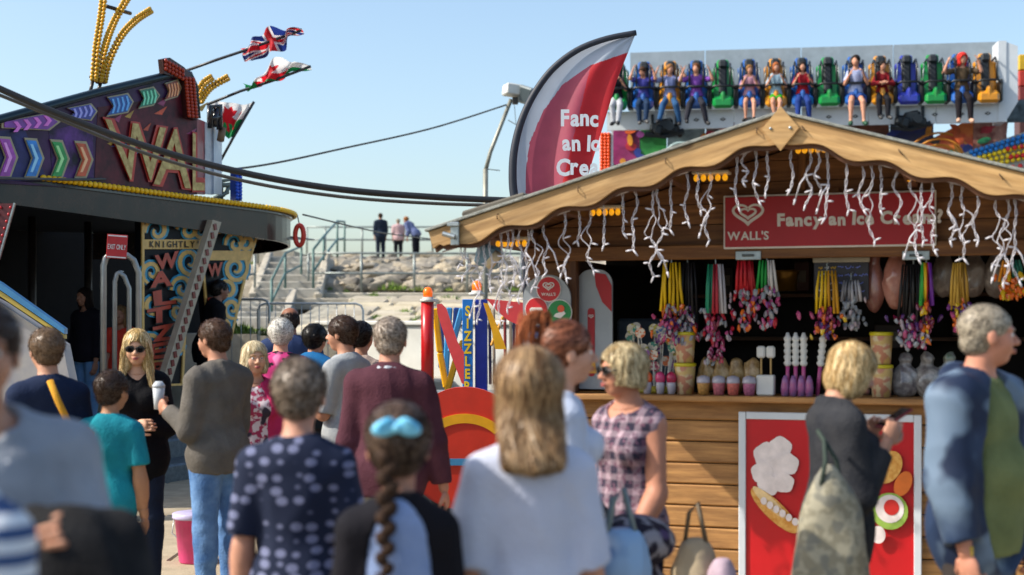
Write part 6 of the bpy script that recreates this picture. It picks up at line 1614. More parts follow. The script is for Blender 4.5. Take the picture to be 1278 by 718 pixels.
# candy floss bags
def bag(px, py, w, h, v, c, c2, label, name='candy_floss_bag', cat='bag', grp='candy floss bags hanging in the hatch'):
    u, z = H(px, py, v); prims = [ell_((0, 0, 0), (w/2, w*.38, h/2), None, .02), cap_((0, 0, h*.38), (0, 0, h*.56), w*.16, w*.28, .03)]
    V, lo, r_ = sdf_grid(prims, .008, disp=wrinkle(.012, int(px), 26)); a, b = nets(V, lo, r_)
    t = thing(name, HWd(u, v, z), label, cat, HR, grp); obj('bag_body', np_mesh('bag_body', a, b, M('bag_'+c.strip('#'), c, rough=.2, col2=c2, scale=9, coat=.4)), t)
    mb = MB(); mb.tube([(0, 0, h*.46), (0, 0, h*.5)], w*.17, 10); mb.build('tie', M('tie_white', '#c8c8c8', rough=.5), t); return t
bag(1090, 358, .13, .30, 1.12, '#8a5248', '#b07a6a', 'dull pink candy floss bag, left of the hanging pair')
bag(1118, 353, .155, .32, 1.08, '#9a5c4c', '#c89080', 'larger salmon candy floss bag, right of the hanging pair')
for i, px in enumerate((1178, 1215, 1243)): bag(px, 345, .15, .26, 1.35, '#6a5a54', '#a0948c', ('greyish candy bag furthest left in the back row', 'greyish candy bag in the middle of the back row', 'greyish candy bag furthest right in the back row')[i], grp='pale bags hung at the back of the hatch')
# speaker, pans and bits at the back
def jar(px, py, v, prof, mats, label, name, cat, grp=None):
    u, z = H(px, py, v); t = thing(name, HWd(u, v, z), label, cat, HR, grp)
    for nm, pr, m in prof: mb = MB(); mb.lathe(pr, 18); mb.build(nm, m, t, True)
    return t
CT = 1.232
def onct(px, v): u, _ = H(px, 480, v); return HWd(u, v, CT)
paper = pattern('tub_print', '#cbb894', '#b88068', 'floral', 22, .5, '#c2a468'); ylid = M('tub_lid', '#c8b818', rough=.35)
def tub(px, v, zoff, label):
    t = thing('popcorn_tub', onct(px, v)+Vector((0, 0, zoff)), label, 'tub', HR, 'printed tubs stacked on the counter')
    mb = MB(); mb.lathe([(.052, 0), (.064, .165), (.062, .168)], 20); mb.build('tub_body', paper, t, True); mb = MB(); mb.lathe([(.066, .165), (.068, .17), (.068, .182), (.06, .186)], 20); mb.build('lid', ylid, t, True)
tub(855, 1.0, 0, 'printed popcorn tub with yellow lid, bottom of the left stack'); tub(855, 1.0, .188, 'printed popcorn tub with yellow lid, top of the left stack')
tub(1100, 1.0, 0, 'printed popcorn tub with yellow lid, bottom of the right stack'); tub(1100, 1.0, .188, 'printed popcorn tub with yellow lid, top of the right stack')
cupg = M('cup_clear', '#a8a4b0', rough=.15, var=.2); 
for i, (px, c, lb_) in enumerate(((878, '#b88a4a', 'small clear cup of tan sweets, first right of the popcorn tubs'), (897, '#b86a78', 'small clear cup of pink sweets, second right of the popcorn tubs'), (915, '#c86a60', 'small clear cup of coral sweets, third right of the popcorn tubs'), (935, '#b0688a', 'small clear cup of mauve sweets beside the marshmallow stand'))):
    t = thing('sweet_cup', onct(px, .93), lb_, 'cup', HR, 'small cups of sweets along the counter front')
    mb = MB(); mb.lathe([(.030, 0), (.038, .07), (.038, .072)], 16); mb.build('cup_fill', M('fill_'+c.strip('#'), c, rough=.4, var=.35, scale=60, bump=.4), t, True); mb = MB(); mb.lathe([(.040, .07), (.042, .075), (.036, .105), (.012, .115)], 16); mb.build('dome_lid', cupg, t, True)
    o = thing('sweet_bag', onct(px+4, 1.08)+Vector((0, 0, .11)), ('lumpy bag of golden sweets behind the tan cup', 'lumpy bag of golden sweets behind the pink cup', 'lumpy bag of golden sweets behind the coral cup', 'lumpy bag of golden sweets behind the mauve cup')[i], 'bag', HR, 'bags of golden sweets behind the cups')
    V, lo, r_ = sdf_grid([ell_((0, 0, 0), (.055, .05, .11), None, .02)], .009, disp=wrinkle(.02, i, 40)); a, b = nets(V, lo, r_); obj('bag_body', np_mesh('bag_body', a, b, M('bag_gold', '#7a5a2a', rough=.25, col2='#c8a878', scale=25)), o)
# marshmallow stands
mallow = M('mallow_white', '#d0d0cc', rough=.7, var=.08); stick = M('stick_tan', '#b09058', rough=.6)
t = thing('marshmallow_stand', onct(956, .97), 'white block stand holding two square marshmallow pops', 'stand', HR)
mb = MB(); mb.box((0, 0, .06), (.105, .08, .12), bev=.008); mb.build('stand_block', mallow, t)
for x in (-.028, .028):
    mb = MB(); mb.tube([(x, 0, .1), (x, 0, .25)], .006, 6); p_ = mb.build('stick', stick, t); mb = MB(); mb.box((x, 0, .255), (.05, .045, .07), bev=.01); mb.build('mallow', mallow, p_)
mk = M('pop_pink', '#b04a80', rough=.4, var=.2)
for i, px in enumerate((983, 993, 1003, 1020)):
    t = thing('marshmallow_pop', onct(px, 1.0), ('white twist marshmallow pop standing closest to the block stand', 'white twist marshmallow pop second from the block stand', 'white twist marshmallow pop third from the block stand', 'white twist marshmallow pop leaning apart by the blonde woman')[i], 'lollipop', HR, 'white marshmallow pops with pink sticks')
    mb = MB(); mb.tube([(0, 0, 0), (0, 0, .2)], .012, 8); mb.build('stick', mk, t, True)
    mb = MB(); mb.lathe([(.010, .17)]+[(.020+.005*math.sin(j*2.1), .18+.012*j) for j in range(15)]+[(.008, .37)], 12); mb.build('mallow', mallow, t, True); 
    if i == 3: t.rotation_euler[1] = .1
for i, px in enumerate((980, 990, 1000, 1010)):
    t = thing('pink_tub', onct(px, .93), ('pink sweet pot, left end of the row under the pops', 'pink sweet pot, second under the pops', 'pink sweet pot, third under the pops', 'pink sweet pot, right end of the row under the pops')[i], 'pot', HR, 'pink pots below the marshmallow pops')
    mb = MB(); mb.lathe([(.022, 0), (.025, .05), (.02, .09), (.008, .12)], 12); mb.build('pot', M('pot_pink', '#a0487a', rough=.35, col2='#7a6a9a', scale=20), t, True)
# round lollipops on a rack at the left
lr = thing('lollipop_rack', onct(815, 1.1), 'rack of round swirly lollipops at the left end of the counter', 'rack', HR)
mb = MB(); mb.box((0, 0, .02), (.24, .16, .04), bev=.01); mb.build('rack_base', M('rack_yellow', '#a09a3a', rough=.4), lr)
for i in range(30):
    x = rg.uniform(-.15, .15); zz = rg.uniform(.16, .42); y = rg.uniform(-.06, .05); mb = MB(); mb.tube([(x*.7, y+.02, .03), (x, y+.01, zz)], .003, 5); s_ = mb.build('stick', mallow, lr)
    mb = MB(); c = rg.choice(['#1f7a6a', '#a83a5a', '#c8602a', '#2a5a9a', '#a8a03a', '#7a3a8a']); mb.prism(blob(x, zz, .032, .032), y-.006, y); mb.build('candy', M('candy_'+c.strip('#'), c, rough=.25, col2='#d0c8b8', scale=40, sharp=True), s_)
for i, (px, c, c2) in enumerate(((808, '#d0501a', 'orange'), (824, '#b83a6a', 'pink'), (838, '#a02048', 'crimson'))):
    t = thing('candy_cup', onct(px, .95), '%s candy cup standing in front of the lollipop rack' % c2, 'cup', HR)
    mb = MB(); mb.lathe([(.022, 0), (.028, .06), (.024, .07)], 14); mb.build('cup', cupg, t, True); mb = MB(); mb.ball((0, 0, .095), (.032, .03, .04), 12, 8); mb.build('candy', M('candyfill_'+c.strip('#'), c, rough=.3, var=.3, scale=30), t, True)
# clear sacks at the right end of the counter
for i, (px, c) in enumerate(((1130, '#5a5258'), (1158, '#605a5a'), (1185, '#4a6a4a'))):
    o = thing('sweet_sack', onct(px, 1.1)+Vector((0, 0, .09)), ('clear sack of dark sweets right of the tubs', 'clear sack of grey sweets in the middle of the counter end', 'clear sack of green sweets beside the grey haired man')[i], 'sack', HR)
    V, lo, r_ = sdf_grid([ell_((0, 0, 0), (.09, .07, .10), None, .02), cap_((0, 0, .08), (0, 0, .13), .02, .04, .03)], .01, disp=wrinkle(.02, i+5, 34)); a, b = nets(V, lo, r_); obj('sack_body', np_mesh('sack_body', a, b, M('sack_'+c.strip('#'), c, rough=.2, col2='#a8a4a0', scale=18, coat=.5)), o)
# inside back: tall fridge, copper pot, dark speaker, hanging dark bag
u, z = H(805, 395, 2.0); t = thing('drinks_fridge', HWd(u, 2.2, .09), 'dim grey blue fridge standing deep inside the kiosk', 'fridge', HR); mb = MB(); mb.box((0, 0, .8), (.4, .4, 1.6), bev=.02); mb.build('cabinet', M('fridge_dim', '#5a6a7c', rough=.4), t); mb = MB(); mb.box((-.15, -.22, .9), (.02, .03, .4), bev=.005); mb.build('handle', galv, t)
u, z = H(981, 352, 1.9); t = thing('brass_pot', HWd(u, 1.9, z-.06), 'brass coloured pot on the shelf behind the hatch', 'pot', HR); mb = MB(); mb.lathe([(.07, 0), (.075, .1), (.085, .12), (.085, .125)], 20); mb.build('pot_body', M('brass_dim', '#8a6420', rough=.3, metal=.6), t, True); mb = MB(); mb.lathe([(.088, .125), (.088, .135), (.05, .14)], 20); mb.build('lid', M('brass_dim'), t, True)
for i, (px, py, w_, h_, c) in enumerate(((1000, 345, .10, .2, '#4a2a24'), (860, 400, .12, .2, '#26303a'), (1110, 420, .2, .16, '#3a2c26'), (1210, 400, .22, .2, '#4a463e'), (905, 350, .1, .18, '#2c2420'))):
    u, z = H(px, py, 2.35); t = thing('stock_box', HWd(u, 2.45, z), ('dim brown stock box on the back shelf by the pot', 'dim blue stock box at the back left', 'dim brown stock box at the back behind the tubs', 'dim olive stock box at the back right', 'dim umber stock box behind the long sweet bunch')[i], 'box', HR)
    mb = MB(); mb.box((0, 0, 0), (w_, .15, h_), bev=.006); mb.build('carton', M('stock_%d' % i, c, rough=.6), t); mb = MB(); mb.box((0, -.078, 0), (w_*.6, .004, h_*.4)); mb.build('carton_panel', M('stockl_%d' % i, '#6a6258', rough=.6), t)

# ---------------------------------------------------------------- pushchair and bags by the kiosk
pc = thing('pushchair', (P(852, 700, 5.1).x, 5.1, 0), 'dark pushchair with patterned seat parked beside the woman in sunglasses', 'pushchair', 1.15)
fr = M('frame_black', '#17181c', rough=.35, metal=.4)
for s in (-.22, .22):
    mb = MB(); mb.tube([(s, .42, .98), (s, .30, .80), (s, .0, .45), (s, -.35, .12)], .016, 8); mb.build('frame_tube', fr, pc, True)
    mb = MB(); mb.tube([(s, .32, .10), (s, .05, .42), (s, -.1, .5)], .014, 8); mb.build('frame_tube', fr, pc, True)
    for y in (.32, -.36):
        mb = MB(); mb.tube([(s+.035*math.copysign(1, s), y+.10*math.cos(a), .11+.10*math.sin(a)) for a in [2*PI*i/20 for i in range(20)]], .018, 8, closed=True); w_ = mb.build('wheel', M('tyre_black', '#151515', rough=.8), pc, True); mb = MB(); mb.lathe([(.05, -.01), (.05, .01)], 12, mat=Matrix.Translation((s+.035*math.copysign(1, s), y, .11)) @ Matrix.Rotation(PI/2, 4, 'Y')); mb.build('hub', galv, w_)
mb = MB(); mb.tube([(-.22, .42, .98), (-.2, .47, 1.02), (.2, .47, 1.02), (.22, .42, .98)], .02, 8); mb.build('handle', M('grip_foam', '#1c1c1e', rough=.8), pc, True)
V, lo, r_ = sdf_grid([ell_((0, .12, .62), (.20, .07, .26), rotm('X', -28), .03), ell_((0, -.12, .40), (.2, .22, .06), None, .04), ell_((0, .2, .85), (.21, .16, .10), None, .04)], .012, disp=wrinkle(.012, 4, 16)); a, b = nets(V, lo, r_)
obj('seat_cloth', np_mesh('seat_cloth', a, b, pattern('pram_floral', '#221c28', '#8a8488', 'floral', 16, .8, '#4a3a5a')), pc)
def softbag(px, py, d, w, h, dp, mat, label, name='shopping_bag', handle=None, lump=.02, cat='bag', sits=0):
    p = P(px, py, d); t = thing(name, p, label, cat, rg.uniform(-.3, .3))
    V, lo, r_ = sdf_grid([ell_((0, 0, 0), (w/2, dp/2, h/2*1.15), None, .03), ell_((0, 0, -h*.2), (w*.52, dp*.55, h*.4), None, .03)], .011, disp=wrinkle(lump, int(px), 15), cuts=[(v3(0, 0, h/2), v3(0, 0, 1)), (v3(0, 0, -h/2), v3(0, 0, -1))]); a, b = nets(V, lo, r_)
    obj('bag_body', np_mesh('bag_body', a, b, mat), t)
    if handle:
        for y in (-.02, .02): mb = MB(); mb.tube([(-w*.25, y, h/2-.02), (-w*.15, y, h/2+.10), (w*.05, y, h/2+.14), (w*.25, y, h/2-.02)], .008, 6); mb.build('handle', handle, t, True)
    return t
blubag = pattern('carrier_print', '#c6d2dc', '#2a5a9a', 'floral', 7, .4, '#8aa8c8')
softbag(775, 698, 5.0, .20, .22, .16, blubag, 'blue and white carrier bag at the white shirted girl’s elbow', handle=M('handle_grey', '#7a8a8a', rough=.5))
softbag(868, 706, 5.6, .17, .22, .16, M('bag_beige', '#a8977c', rough=.8, var=.15, bump=.3), 'round beige bag on the far side of the pushchair', handle=M('handle_tan', '#6a5a44', rough=.6))
softbag(902, 716, 5.5, .10, .12, .1, M('bag_lilac', '#b09aa8', rough=.7, var=.2), 'small pale lilac pouch beside the beige bag', lump=.01)
# ---------------------------------------------------------------- people
C = cloth
hand_items = {}
# man in grey hoodie, near left, facing us
r_, k = person(-28, 3.1, 378, 205, 'man in grey hoodie close at the left edge, carrying a dark jacket over his arm', 'person', skin='#b88468', hair=dict(style='short', col='#3a2c24'),
    shirt=dict(mat=C('#858a92', '#9a9ea6'), off=.022, sleeve=1.75, hem=.47, hood=True, collar=2.4, neck=.05, wr=.012, wf=10, name='hoodie'), pants=dict(mat=C('#2c3444')), shoes='#2a2a2a', build=1.14, lod=2, seed=3, face=dict(brow='#4a3426'),
    pose=dict(la=((-.22, .30, -1), (.25, .85, .45)), ra=((.22, .2, -1), (-.1, .9, .3)), yaw=0, lac=.8, rac=.9))
T, S = k['T'], k['S']
mb = MB()
for s in (-1, 1):
    a = T(.03*s, .068, .80); b = T(.032*s, .085, .70); mb.tube([a, (a+b)/2+v3(.003*s, .006, 0), b], .005, 6)
mb.build('drawstring', C('#c8ccd2'), r_, True)
q = k['wr']['lah'][0]; jw = thing('dark_jacket', Vector(r_.matrix_basis @ Vector(q)), 'black jacket bundled over the hoodie man’s forearm', 'jacket')
Vv, lo, rr = sdf_grid([ell_((-.02, .03, -.04), (.12, .09, .10), None, .04), ell_((.03, .02, -.16), (.12, .09, .14), None, .05), ell_((-.07, .0, -.2), (.09, .08, .16), None, .05), cap_((.08, .05, -.02), (.13, .04, -.3), .045, .05, .03), cap_((-.10, .06, .02), (-.15, .03, -.16), .035, .04, .03)], .01, disp=wrinkle(.03, 8, 13)); a, b = nets(Vv, lo, rr)
obj('jacket_cloth', np_mesh('jacket_cloth', a, b, C('#0e0e10', '#2a2a2c')), jw)
# child in striped sleeve bottom left
person(-84, 2.4, 425, 150, 'child in blue and white striped top, cut off at bottom left', skin='#b88468', hair=dict(style='short', col='#5a4030'), shirt=dict(mat=pattern('stripe_bw', '#d0d4da', '#3a5078', 'stripes', 150), off=.012, sleeve=1.7), pants=dict(mat=C('#2c3444')), lod=1, seed=5, headk=1.2)
# boy behind hoodie man
person(60, 7.3, 414, 35, 'short haired lad in navy top with a yellow shoulder strap behind the hoodie man', skin='#b5846a', hair=dict(style='short', col='#6a5440', vol=.02), shirt=dict(mat=C('#1c2740'), off=.014, sleeve=.6), pants=dict(mat=C('#3a4048')), lod=1, seed=6, headk=1.04)
st = thing('yellow_bag', P(92, 520, 7.1), 'mustard yellow shoulder bag hanging from the navy topped lad', 'bag')
mb = MB(); mb.tube([(-.12, .0, .18), (-.07, -.03, .08), (.0, -.05, -.05)], .018, 8); mb.build('strap', C('#c08a2c'), st, True); mb = MB(); mb.box((.01, -.02, -.16), (.2, .09, .22), bev=.03); mb.build('bag_body', C('#b8822a'), st)
# blonde woman with sunglasses
r_, k = person(172, 8.7, 412, 188, 'blonde woman in sunglasses, black top and dark jeans facing us with hands together', skin='#c9987a', hair=dict(style='long', col='#ab8c58', streak='#d8c090', len=1.15, front=True, vol=.02, n=3000), female=True,
    shirt=dict(mat=C('#0e0e12'), off=.016, sleeve=1.6, hem=.40, flare=.012, vneck=True), pants=dict(mat=C('#1c2436')), shoes='#14110f', face=dict(glasses='sun', lips='#a85a58', brow='#7a5c38'), lod=2, seed=7,
    pose=dict(la=((-.18, .05, -1), (.85, .62, .15)), ra=((.18, .05, -1), (-.8, .65, .1)), lac=.9, rac=.8, pitch=-6, ll=((-.03, .0, -1), (0, -.03, -1))))
# teal boy
person(137, 7.3, 470, -8, 'boy in teal t shirt with his back to us beside the blonde woman in black', skin='#a87858', hair=dict(style='short', col='#3c2c22', vol=.02), shirt=dict(mat=C('#1a7484', '#1f8a98'), off=.014, sleeve=.75, hem=.45), pants=dict(mat=C('#2a2c34')), lod=1, seed=8, headk=1.12,
    pose=dict(ra=((.16, .0, -1), (.06, .12, -1)), la=((-.14, .0, -1), (-.02, .2, -1)), yaw=-15))
# fleece man
r_, k = person(272, 8.2, 400, 56, 'man in charcoal fleece and blue jeans turned left, holding a clear cup', skin='#b07c62', hair=dict(style='short', col='#4a3426'), shirt=dict(mat=C('#55514c', '#69645e'), off=.018, sleeve=1.9, hem=.47, collar=1.3, neck=0, wr=.013, wf=10, name='fleece'),
    pants=dict(mat=C('#3a5f92', '#6f93bf'), off=.014), face=dict(brow='#4a3426'), lod=2, seed=9, build=1.08, pose=dict(la=((-.1, .12, -1), (.12, .85, .42)), ra=((.12, .15, -1), (-.25, .9, .3)), lac=.9, rac=.9, yaw=6))
q = r_.matrix_basis @ Vector(k['wr']['lah'][0]); cu = thing('plastic_cup', q+Vector((0, 0, .0)), 'clear plastic cup held up by the man in the charcoal fleece', 'cup')
mb = MB(); mb.lathe([(.026, -.04), (.036, .09), (.034, .09), (.025, -.03)], 18); mb.build('cup_wall', M('cup_plastic', '#b8bcc0', rough=.15, var=.1), cu, True); mb = MB(); mb.lathe([(.038, .09), (.038, .1), (.02, .125)], 18); mb.build('lid', M('cup_plastic'), cu, True)
# blonde in pink behind him
person(316, 8.8, 427, 205, 'woman with fair bob in pink cardigan and patterned top behind the fleece man', skin='#c9987c', hair=dict(style='bob', col='#b09a74', streak='#d8c8a4', vol=.01), female=True, shirt=dict(mat=pattern('pinkprint', '#d8c8cc', '#a83a5a', 'floral', 26, .8, '#3a3440'), off=.012, sleeve=1.2, hem=.43),
    cardigan=dict(mat=C('#b8305c'), off=.02, sleeve=1.8, hem=.46, open=.055, name='cardigan'), pants=dict(mat=C('#3a3a40')), face=dict(lips='#b05a58', brow='#9a7a50'), lod=1, seed=10)
person(350, 10.4, 400, 5, 'older woman with short white hair in pink and black flowered top, back to us', skin='#c08a70', hair=dict(style='short', col='#b8b2a8', streak='#dcd8d0', vol=.05), female=True, shirt=dict(mat=pattern('pinkflower', '#c23a78', '#1c141c', 'floral', 15, .8, '#e07aa8'), off=.018, sleeve=.9, hem=.42), pants=dict(mat=C('#2a2c34')), lod=1, seed=11, build=1.12)
person(362, 12.6, 384, 12, 'tall man in navy t shirt with cropped dark hair beyond the white haired woman', skin='#8a5a42', hair=dict(style='bald', col='#241a16'), shirt=dict(mat=C('#2c3a5c'), off=.02, sleeve=.8), pants=dict(mat=C('#22242c')), lod=1, seed=12, build=1.2)
person(391, 11.0, 405, -25, 'dark haired youngster wearing a blue rucksack beside the flowered top', skin='#b07c60', hair=dict(style='short', col='#16120f', vol=.06), shirt=dict(mat=C('#1f2a34'), off=.02, sleeve=.8), cardigan=dict(mat=C('#1c5f92'), off=.035, sleeve=0, hem=.60, name='rucksack'), pants=dict(mat=C('#22242c')), lod=1, seed=13, headk=1.08, height=1.50, gz=.12)
person(432, 9.3, 396, 62, 'man with brown hair and beard in grey t shirt looking left', skin='#b07e64', hair=dict(style='short', col='#3c2a20', vol=.02), shirt=dict(mat=C('#8b8f92', '#9fa3a6'), off=.02, sleeve=.95), pants=dict(mat=C('#5a6068')), face=dict(brow='#3c2a20'), lod=1, seed=14, pose=dict(la=((-.1, .2, -1), (.1, .8, .5)), yaw=10))
person(449, 9.9, 402, -15, 'dark ponytailed woman half hidden between the grey t shirt man and the maroon jumper', skin='#b07e64', hair=dict(style='pony', col='#181210', len=1.2), female=True, shirt=dict(mat=C('#a8968c'), off=.014, sleeve=.9), pants=dict(mat=C('#33363e')), lod=1, seed=15)
# maroon jumper man
person(486, 7.2, 398, -4, 'grey haired man in loose maroon jumper seen from behind', skin='#b57f68', hair=dict(style='short', col='#77695c', streak='#a89a8c', vol=.0), shirt=dict(mat=C('#43242e', '#53303a'), off=.02, sleeve=1.85, hem=.46, wr=.014, wf=9, neck=.044, name='jumper'), pants=dict(mat=C('#8a8474')), lod=2, seed=16, build=1.03,
    cardigan=dict(mat=C('#b8bcc4'), off=.008, sleeve=0, hem=.72, collar=1.0, neck=0, name='shirt_collar'), pose=dict(ra=((.26, .04, -1), (.16, .15, -1)), la=((-.16, .02, -1), (-.02, .2, -1))))
# dotted top, near
person(372, 4.45, 458, -2, 'short haired person in pale dotted navy top, back to us in the foreground', skin='#b5836c', hair=dict(style='short', col='#54473c', streak='#8a7a6a', vol=.02), shirt=dict(mat=pattern('dots_navy', '#1a2238', '#6a6f8c', 'dots', 19, .85, None, .36), off=.016, sleeve=.85, hem=.42, neck=.05, wr=.012, wf=10), pants=dict(mat=C('#2a3450')), lod=2, seed=17, build=.92, headk=1.08,
    pose=dict(ra=((.14, .0, -1), (.1, .12, -1)), la=((-.16, .0, -1), (-.06, .12, -1))))
# braid girl
r_, k = person(497, 3.65, 522, 6, 'small girl with dark braid and bright blue hair bow', skin='#b07e66', hair=dict(style='braid', col='#2e221c', streak='#5a4638', vol=.02), female=False, headk=1.16, shirt=dict(mat=C('#7f93bc', '#92a5cc'), off=.014, sleeve=.0, hem=.44), cardigan=dict(mat=C('#17161c'), off=.018, sleeve=1.7, hem=.44, open=0, name='raglan_sleeves', extra=[lambda T, S, wr: ell_(T(0, -.10, .62), (.068*S, .16*S, .25*S), None, .01, None, True)], neck=.05), pants=dict(mat=C('#1c2436')), lod=2, seed=18,
    build=.82, pose=dict(ra=((.12, .1, -1), (.05, .3, -1)), la=((-.12, .1, -1), (-.05, .3, -1))))
hair_o = [c for c in r_.children if c.name.startswith('hair')][0]
U, HH, T, S = k['U'], k['HH'], k['T'], k['S']
a = U(-.12, -.46, -.1); b = T(-.028, -.085, .70)
mb = MB(); n = 14
for i in range(n):
    t = i/(n-1); c_ = a+(b-a)*t; w_ = .022*(1-.35*t)
    mb.ball((c_[0]+.008*(1 if i % 2 else -1), c_[1], c_[2]), (w_, w_*.85, w_*1.25), 10, 8, (0, .6*(1 if i % 2 else -1), 0))
mb.ball((b[0], b[1], b[2]-.045), (.014, .012, .04), 8, 8); mb.build('braid', hairmat('#3a2a20'), hair_o, True)
mb = MB(); mb.tube([b+v3(0, 0, -.012), b+v3(0, 0, -.022)], .017, 10); mb.build('hair_band', C('#d83a8a'), hair_o, True)
c_ = U(-.03, -.54, .28); bw = MB()
for s in (-1, 1):
    bw.ball((c_[0]+.028*s, c_[1]-.012, c_[2]), (.036, .014, .022), 12, 8, (0, .25*s, 0)); bw.ball((c_[0]+.03*s, c_[1]-.02, c_[2]+.012), (.024, .01, .012), 10, 6, (0, .5*s, 0))
bw.ball((c_[0], c_[1]-.02, c_[2]), (.014, .013, .014), 8, 6); bw.build('hair_bow', M('bow_blue', '#1c9ad0', rough=.5, col2='#8ad8f0', scale=14), hair_o, True)
U2 = T(-.105, -.03, .80)
mb = MB(); mb.ball(T(-.080, -.02, .812), (.034, .026, .012), 10, 8, (0, -.35, 0)); mb.build('shoulder_trim', pattern('trim_multi', '#6a3a9a', '#2a9ab0', 'floral', 30, .7, '#c84a9a'), r_, True)
# white t-shirt girl
person(661, 3.8, 442, 4, 'girl with long light brown hair in plain white t shirt, her back to us', skin='#b37f66', hair=dict(style='long', col='#6a4e36', streak='#a5855e', len=.15, vol=.08, n=7000, fly=.012), female=True, shirt=dict(mat=C('#b4b9cc', '#c0c4d4'), off=.014, sleeve=.92, loose=.018, hem=.44, neck=.05, wr=.013, wf=9), pants=dict(mat=C('#3a4a6a')), lod=2, seed=19, build=.95,
    pose=dict(ra=((.14, .0, -1), (.02, .15, -1)), la=((-.14, .0, -1), (-.04, .15, -1)), yaw=10))
# redhead
r_, k = person(697, 5.0, 402, -80, 'auburn haired woman with a messy high ponytail, face turned right', skin='#bd8c74', hair=dict(style='braid', col='#4a2a1e', streak='#8a5034', vol=.01, n=1500, fly=.004, slen=.1), female=True, shirt=dict(mat=C('#b8c0d2'), off=.014, sleeve=.8), pants=dict(mat=C('#2a3040')), face=dict(brow='#4a2a1c', lips='#a85a54'), lod=2, seed=20)
hair_o = [c for c in r_.children if c.name.startswith('hair')][0]
U, HH = k['U'], k['HH']; r0 = random.Random(4); mb = MB()
for i in range(150):
    a = U(r0.uniform(-.08, .08), -.30, .46+r0.uniform(-.06, .06)); out = r0.uniform(.0, 1.0)**1.3; up = r0.uniform(-.1, .3); dn = r0.uniform(.8, 2.4); sx = r0.uniform(-.3, .3)
    b = a+k['Rh']@v3(sx*.1, -.20*out, .10+up*.3)*HH*1.0; c = b+k['Rh']@v3(sx*.2, -.28*out, -.05)*HH; d_ = c+v3(0, 0, -.35*dn)*HH+k['Rh']@v3(sx*.3, -.14*out, 0)*HH
    mb.tube([a, b, c, d_], [.003, .004, .003, .0008], 5)
mb.build('ponytail_locks', [hairmat('#9a5836')], hair_o, True)
mb = MB(); mb.tube([U(0, -.36, .36), U(0, -.46, .46)], .03, 10); mb.build('hair_band', C('#2a1c1c'), hair_o, True)
# sunglasses woman by the counter
r_, k = person(784, 5.7, 431, 138, 'woman with short fair hair and glasses in checked sleeveless blouse, facing left by the counter', skin='#b57c62', hair=dict(style='bob', col='#8a7450', streak='#c8b48a', vol=.035, len=.62, n=3500), female=True, shirt=dict(mat=pattern('plaid', '#2f2c3c', '#a58f98', 'plaid', 110, .85, '#6a4a5a'), off=.016, sleeve=.0, hem=.46, neck=.05, wr=.01), pants=dict(mat=C('#141a2a')), face=dict(glasses='sun', lips='#a8504a', brow='#8a6a44'), lod=2, seed=21,
    pose=dict(ra=((.1, .15, -1), (-.2, .5, -.75)), la=((-.12, .1, -1), (.1, .55, -.7)), rac=1.1, yaw=-28), build=1.0)
# blonde right
r_, k = person(1046, 5.6, 427, -80, 'blonde woman in black coat looking down at the phone in her hands before the poster', skin='#bd8a70', hair=dict(style='bob', col='#a88654', streak='#d8bc8a', vol=.02, len=1.2, vol2=0, n=4500), female=True, shirt=dict(mat=C('#8a8c98'), off=.010, sleeve=1.2, hem=.46), cardigan=dict(mat=C('#24262c', '#3c3c3e'), off=.02, sleeve=1.85, hem=.40, open=.05, name='coat', wr=.014, wf=9, collar=1.6, neck=.04), pants=dict(mat=C('#2c4a78')), face=dict(lips='#a8605a', brow='#a07a40'), lod=2, seed=22,
    pose=dict(ra=((.1, .12, -1), (-.2, .55, .85)), la=((-.1, .12, -1), (.25, .55, .85)), rac=.8, lac=.8, pitch=-22))
q = (r_.matrix_basis @ Vector(k['wr']['rah'][0])+r_.matrix_basis @ Vector(k['wr']['lah'][0]))/2
ph = thing('phone', q+Vector((.03, -.02, .03)), 'dark red cased phone held in the blonde woman’s hands', 'phone', math.radians(-72)); mb = MB(); mb.box((0, 0, 0), (.075, .15, .01), rot=(.5, 0, 0), bev=.003); c_ = mb.build('case', M('phone_case', '#7a2028', rough=.4), ph); mb = MB(); mb.box((0, .0, .0065), (.065, .135, .002), rot=(.5, 0, 0)); mb.build('screen', M('phone_screen', '#101418', rough=.1), c_)
pb_ = P(1037, 662, 5.25); hb_ = thing('tote_bag', pb_, 'tall patterned grey tote bag hanging from the blonde woman’s arm', 'bag', .2)
Vv, lo, rr = sdf_grid([ell_((0, 0, -.05), (.13, .07, .26), None, .03), ell_((0, 0, -.18), (.16, .085, .2), None, .04), cap_((0, 0, .12), (.0, 0, .22), .05, .03, .05)], .01, disp=wrinkle(.02, 6, 14)); a, b = nets(Vv, lo, rr)
obj('bag_body', np_mesh('bag_body', a, b, pattern('tote_print', '#857f6c', '#9c9682', 'floral', 26, .8, '#77756a')), hb_)
for s in (-1, 1): mb = MB(); mb.tube([(.05*s, .02*s, .16), (.035*s, .03*s, .26), (.0, .06, .33), (.01, .14, .36)], .009, 8); mb.build('strap', C('#3c463f'), hb_, True)
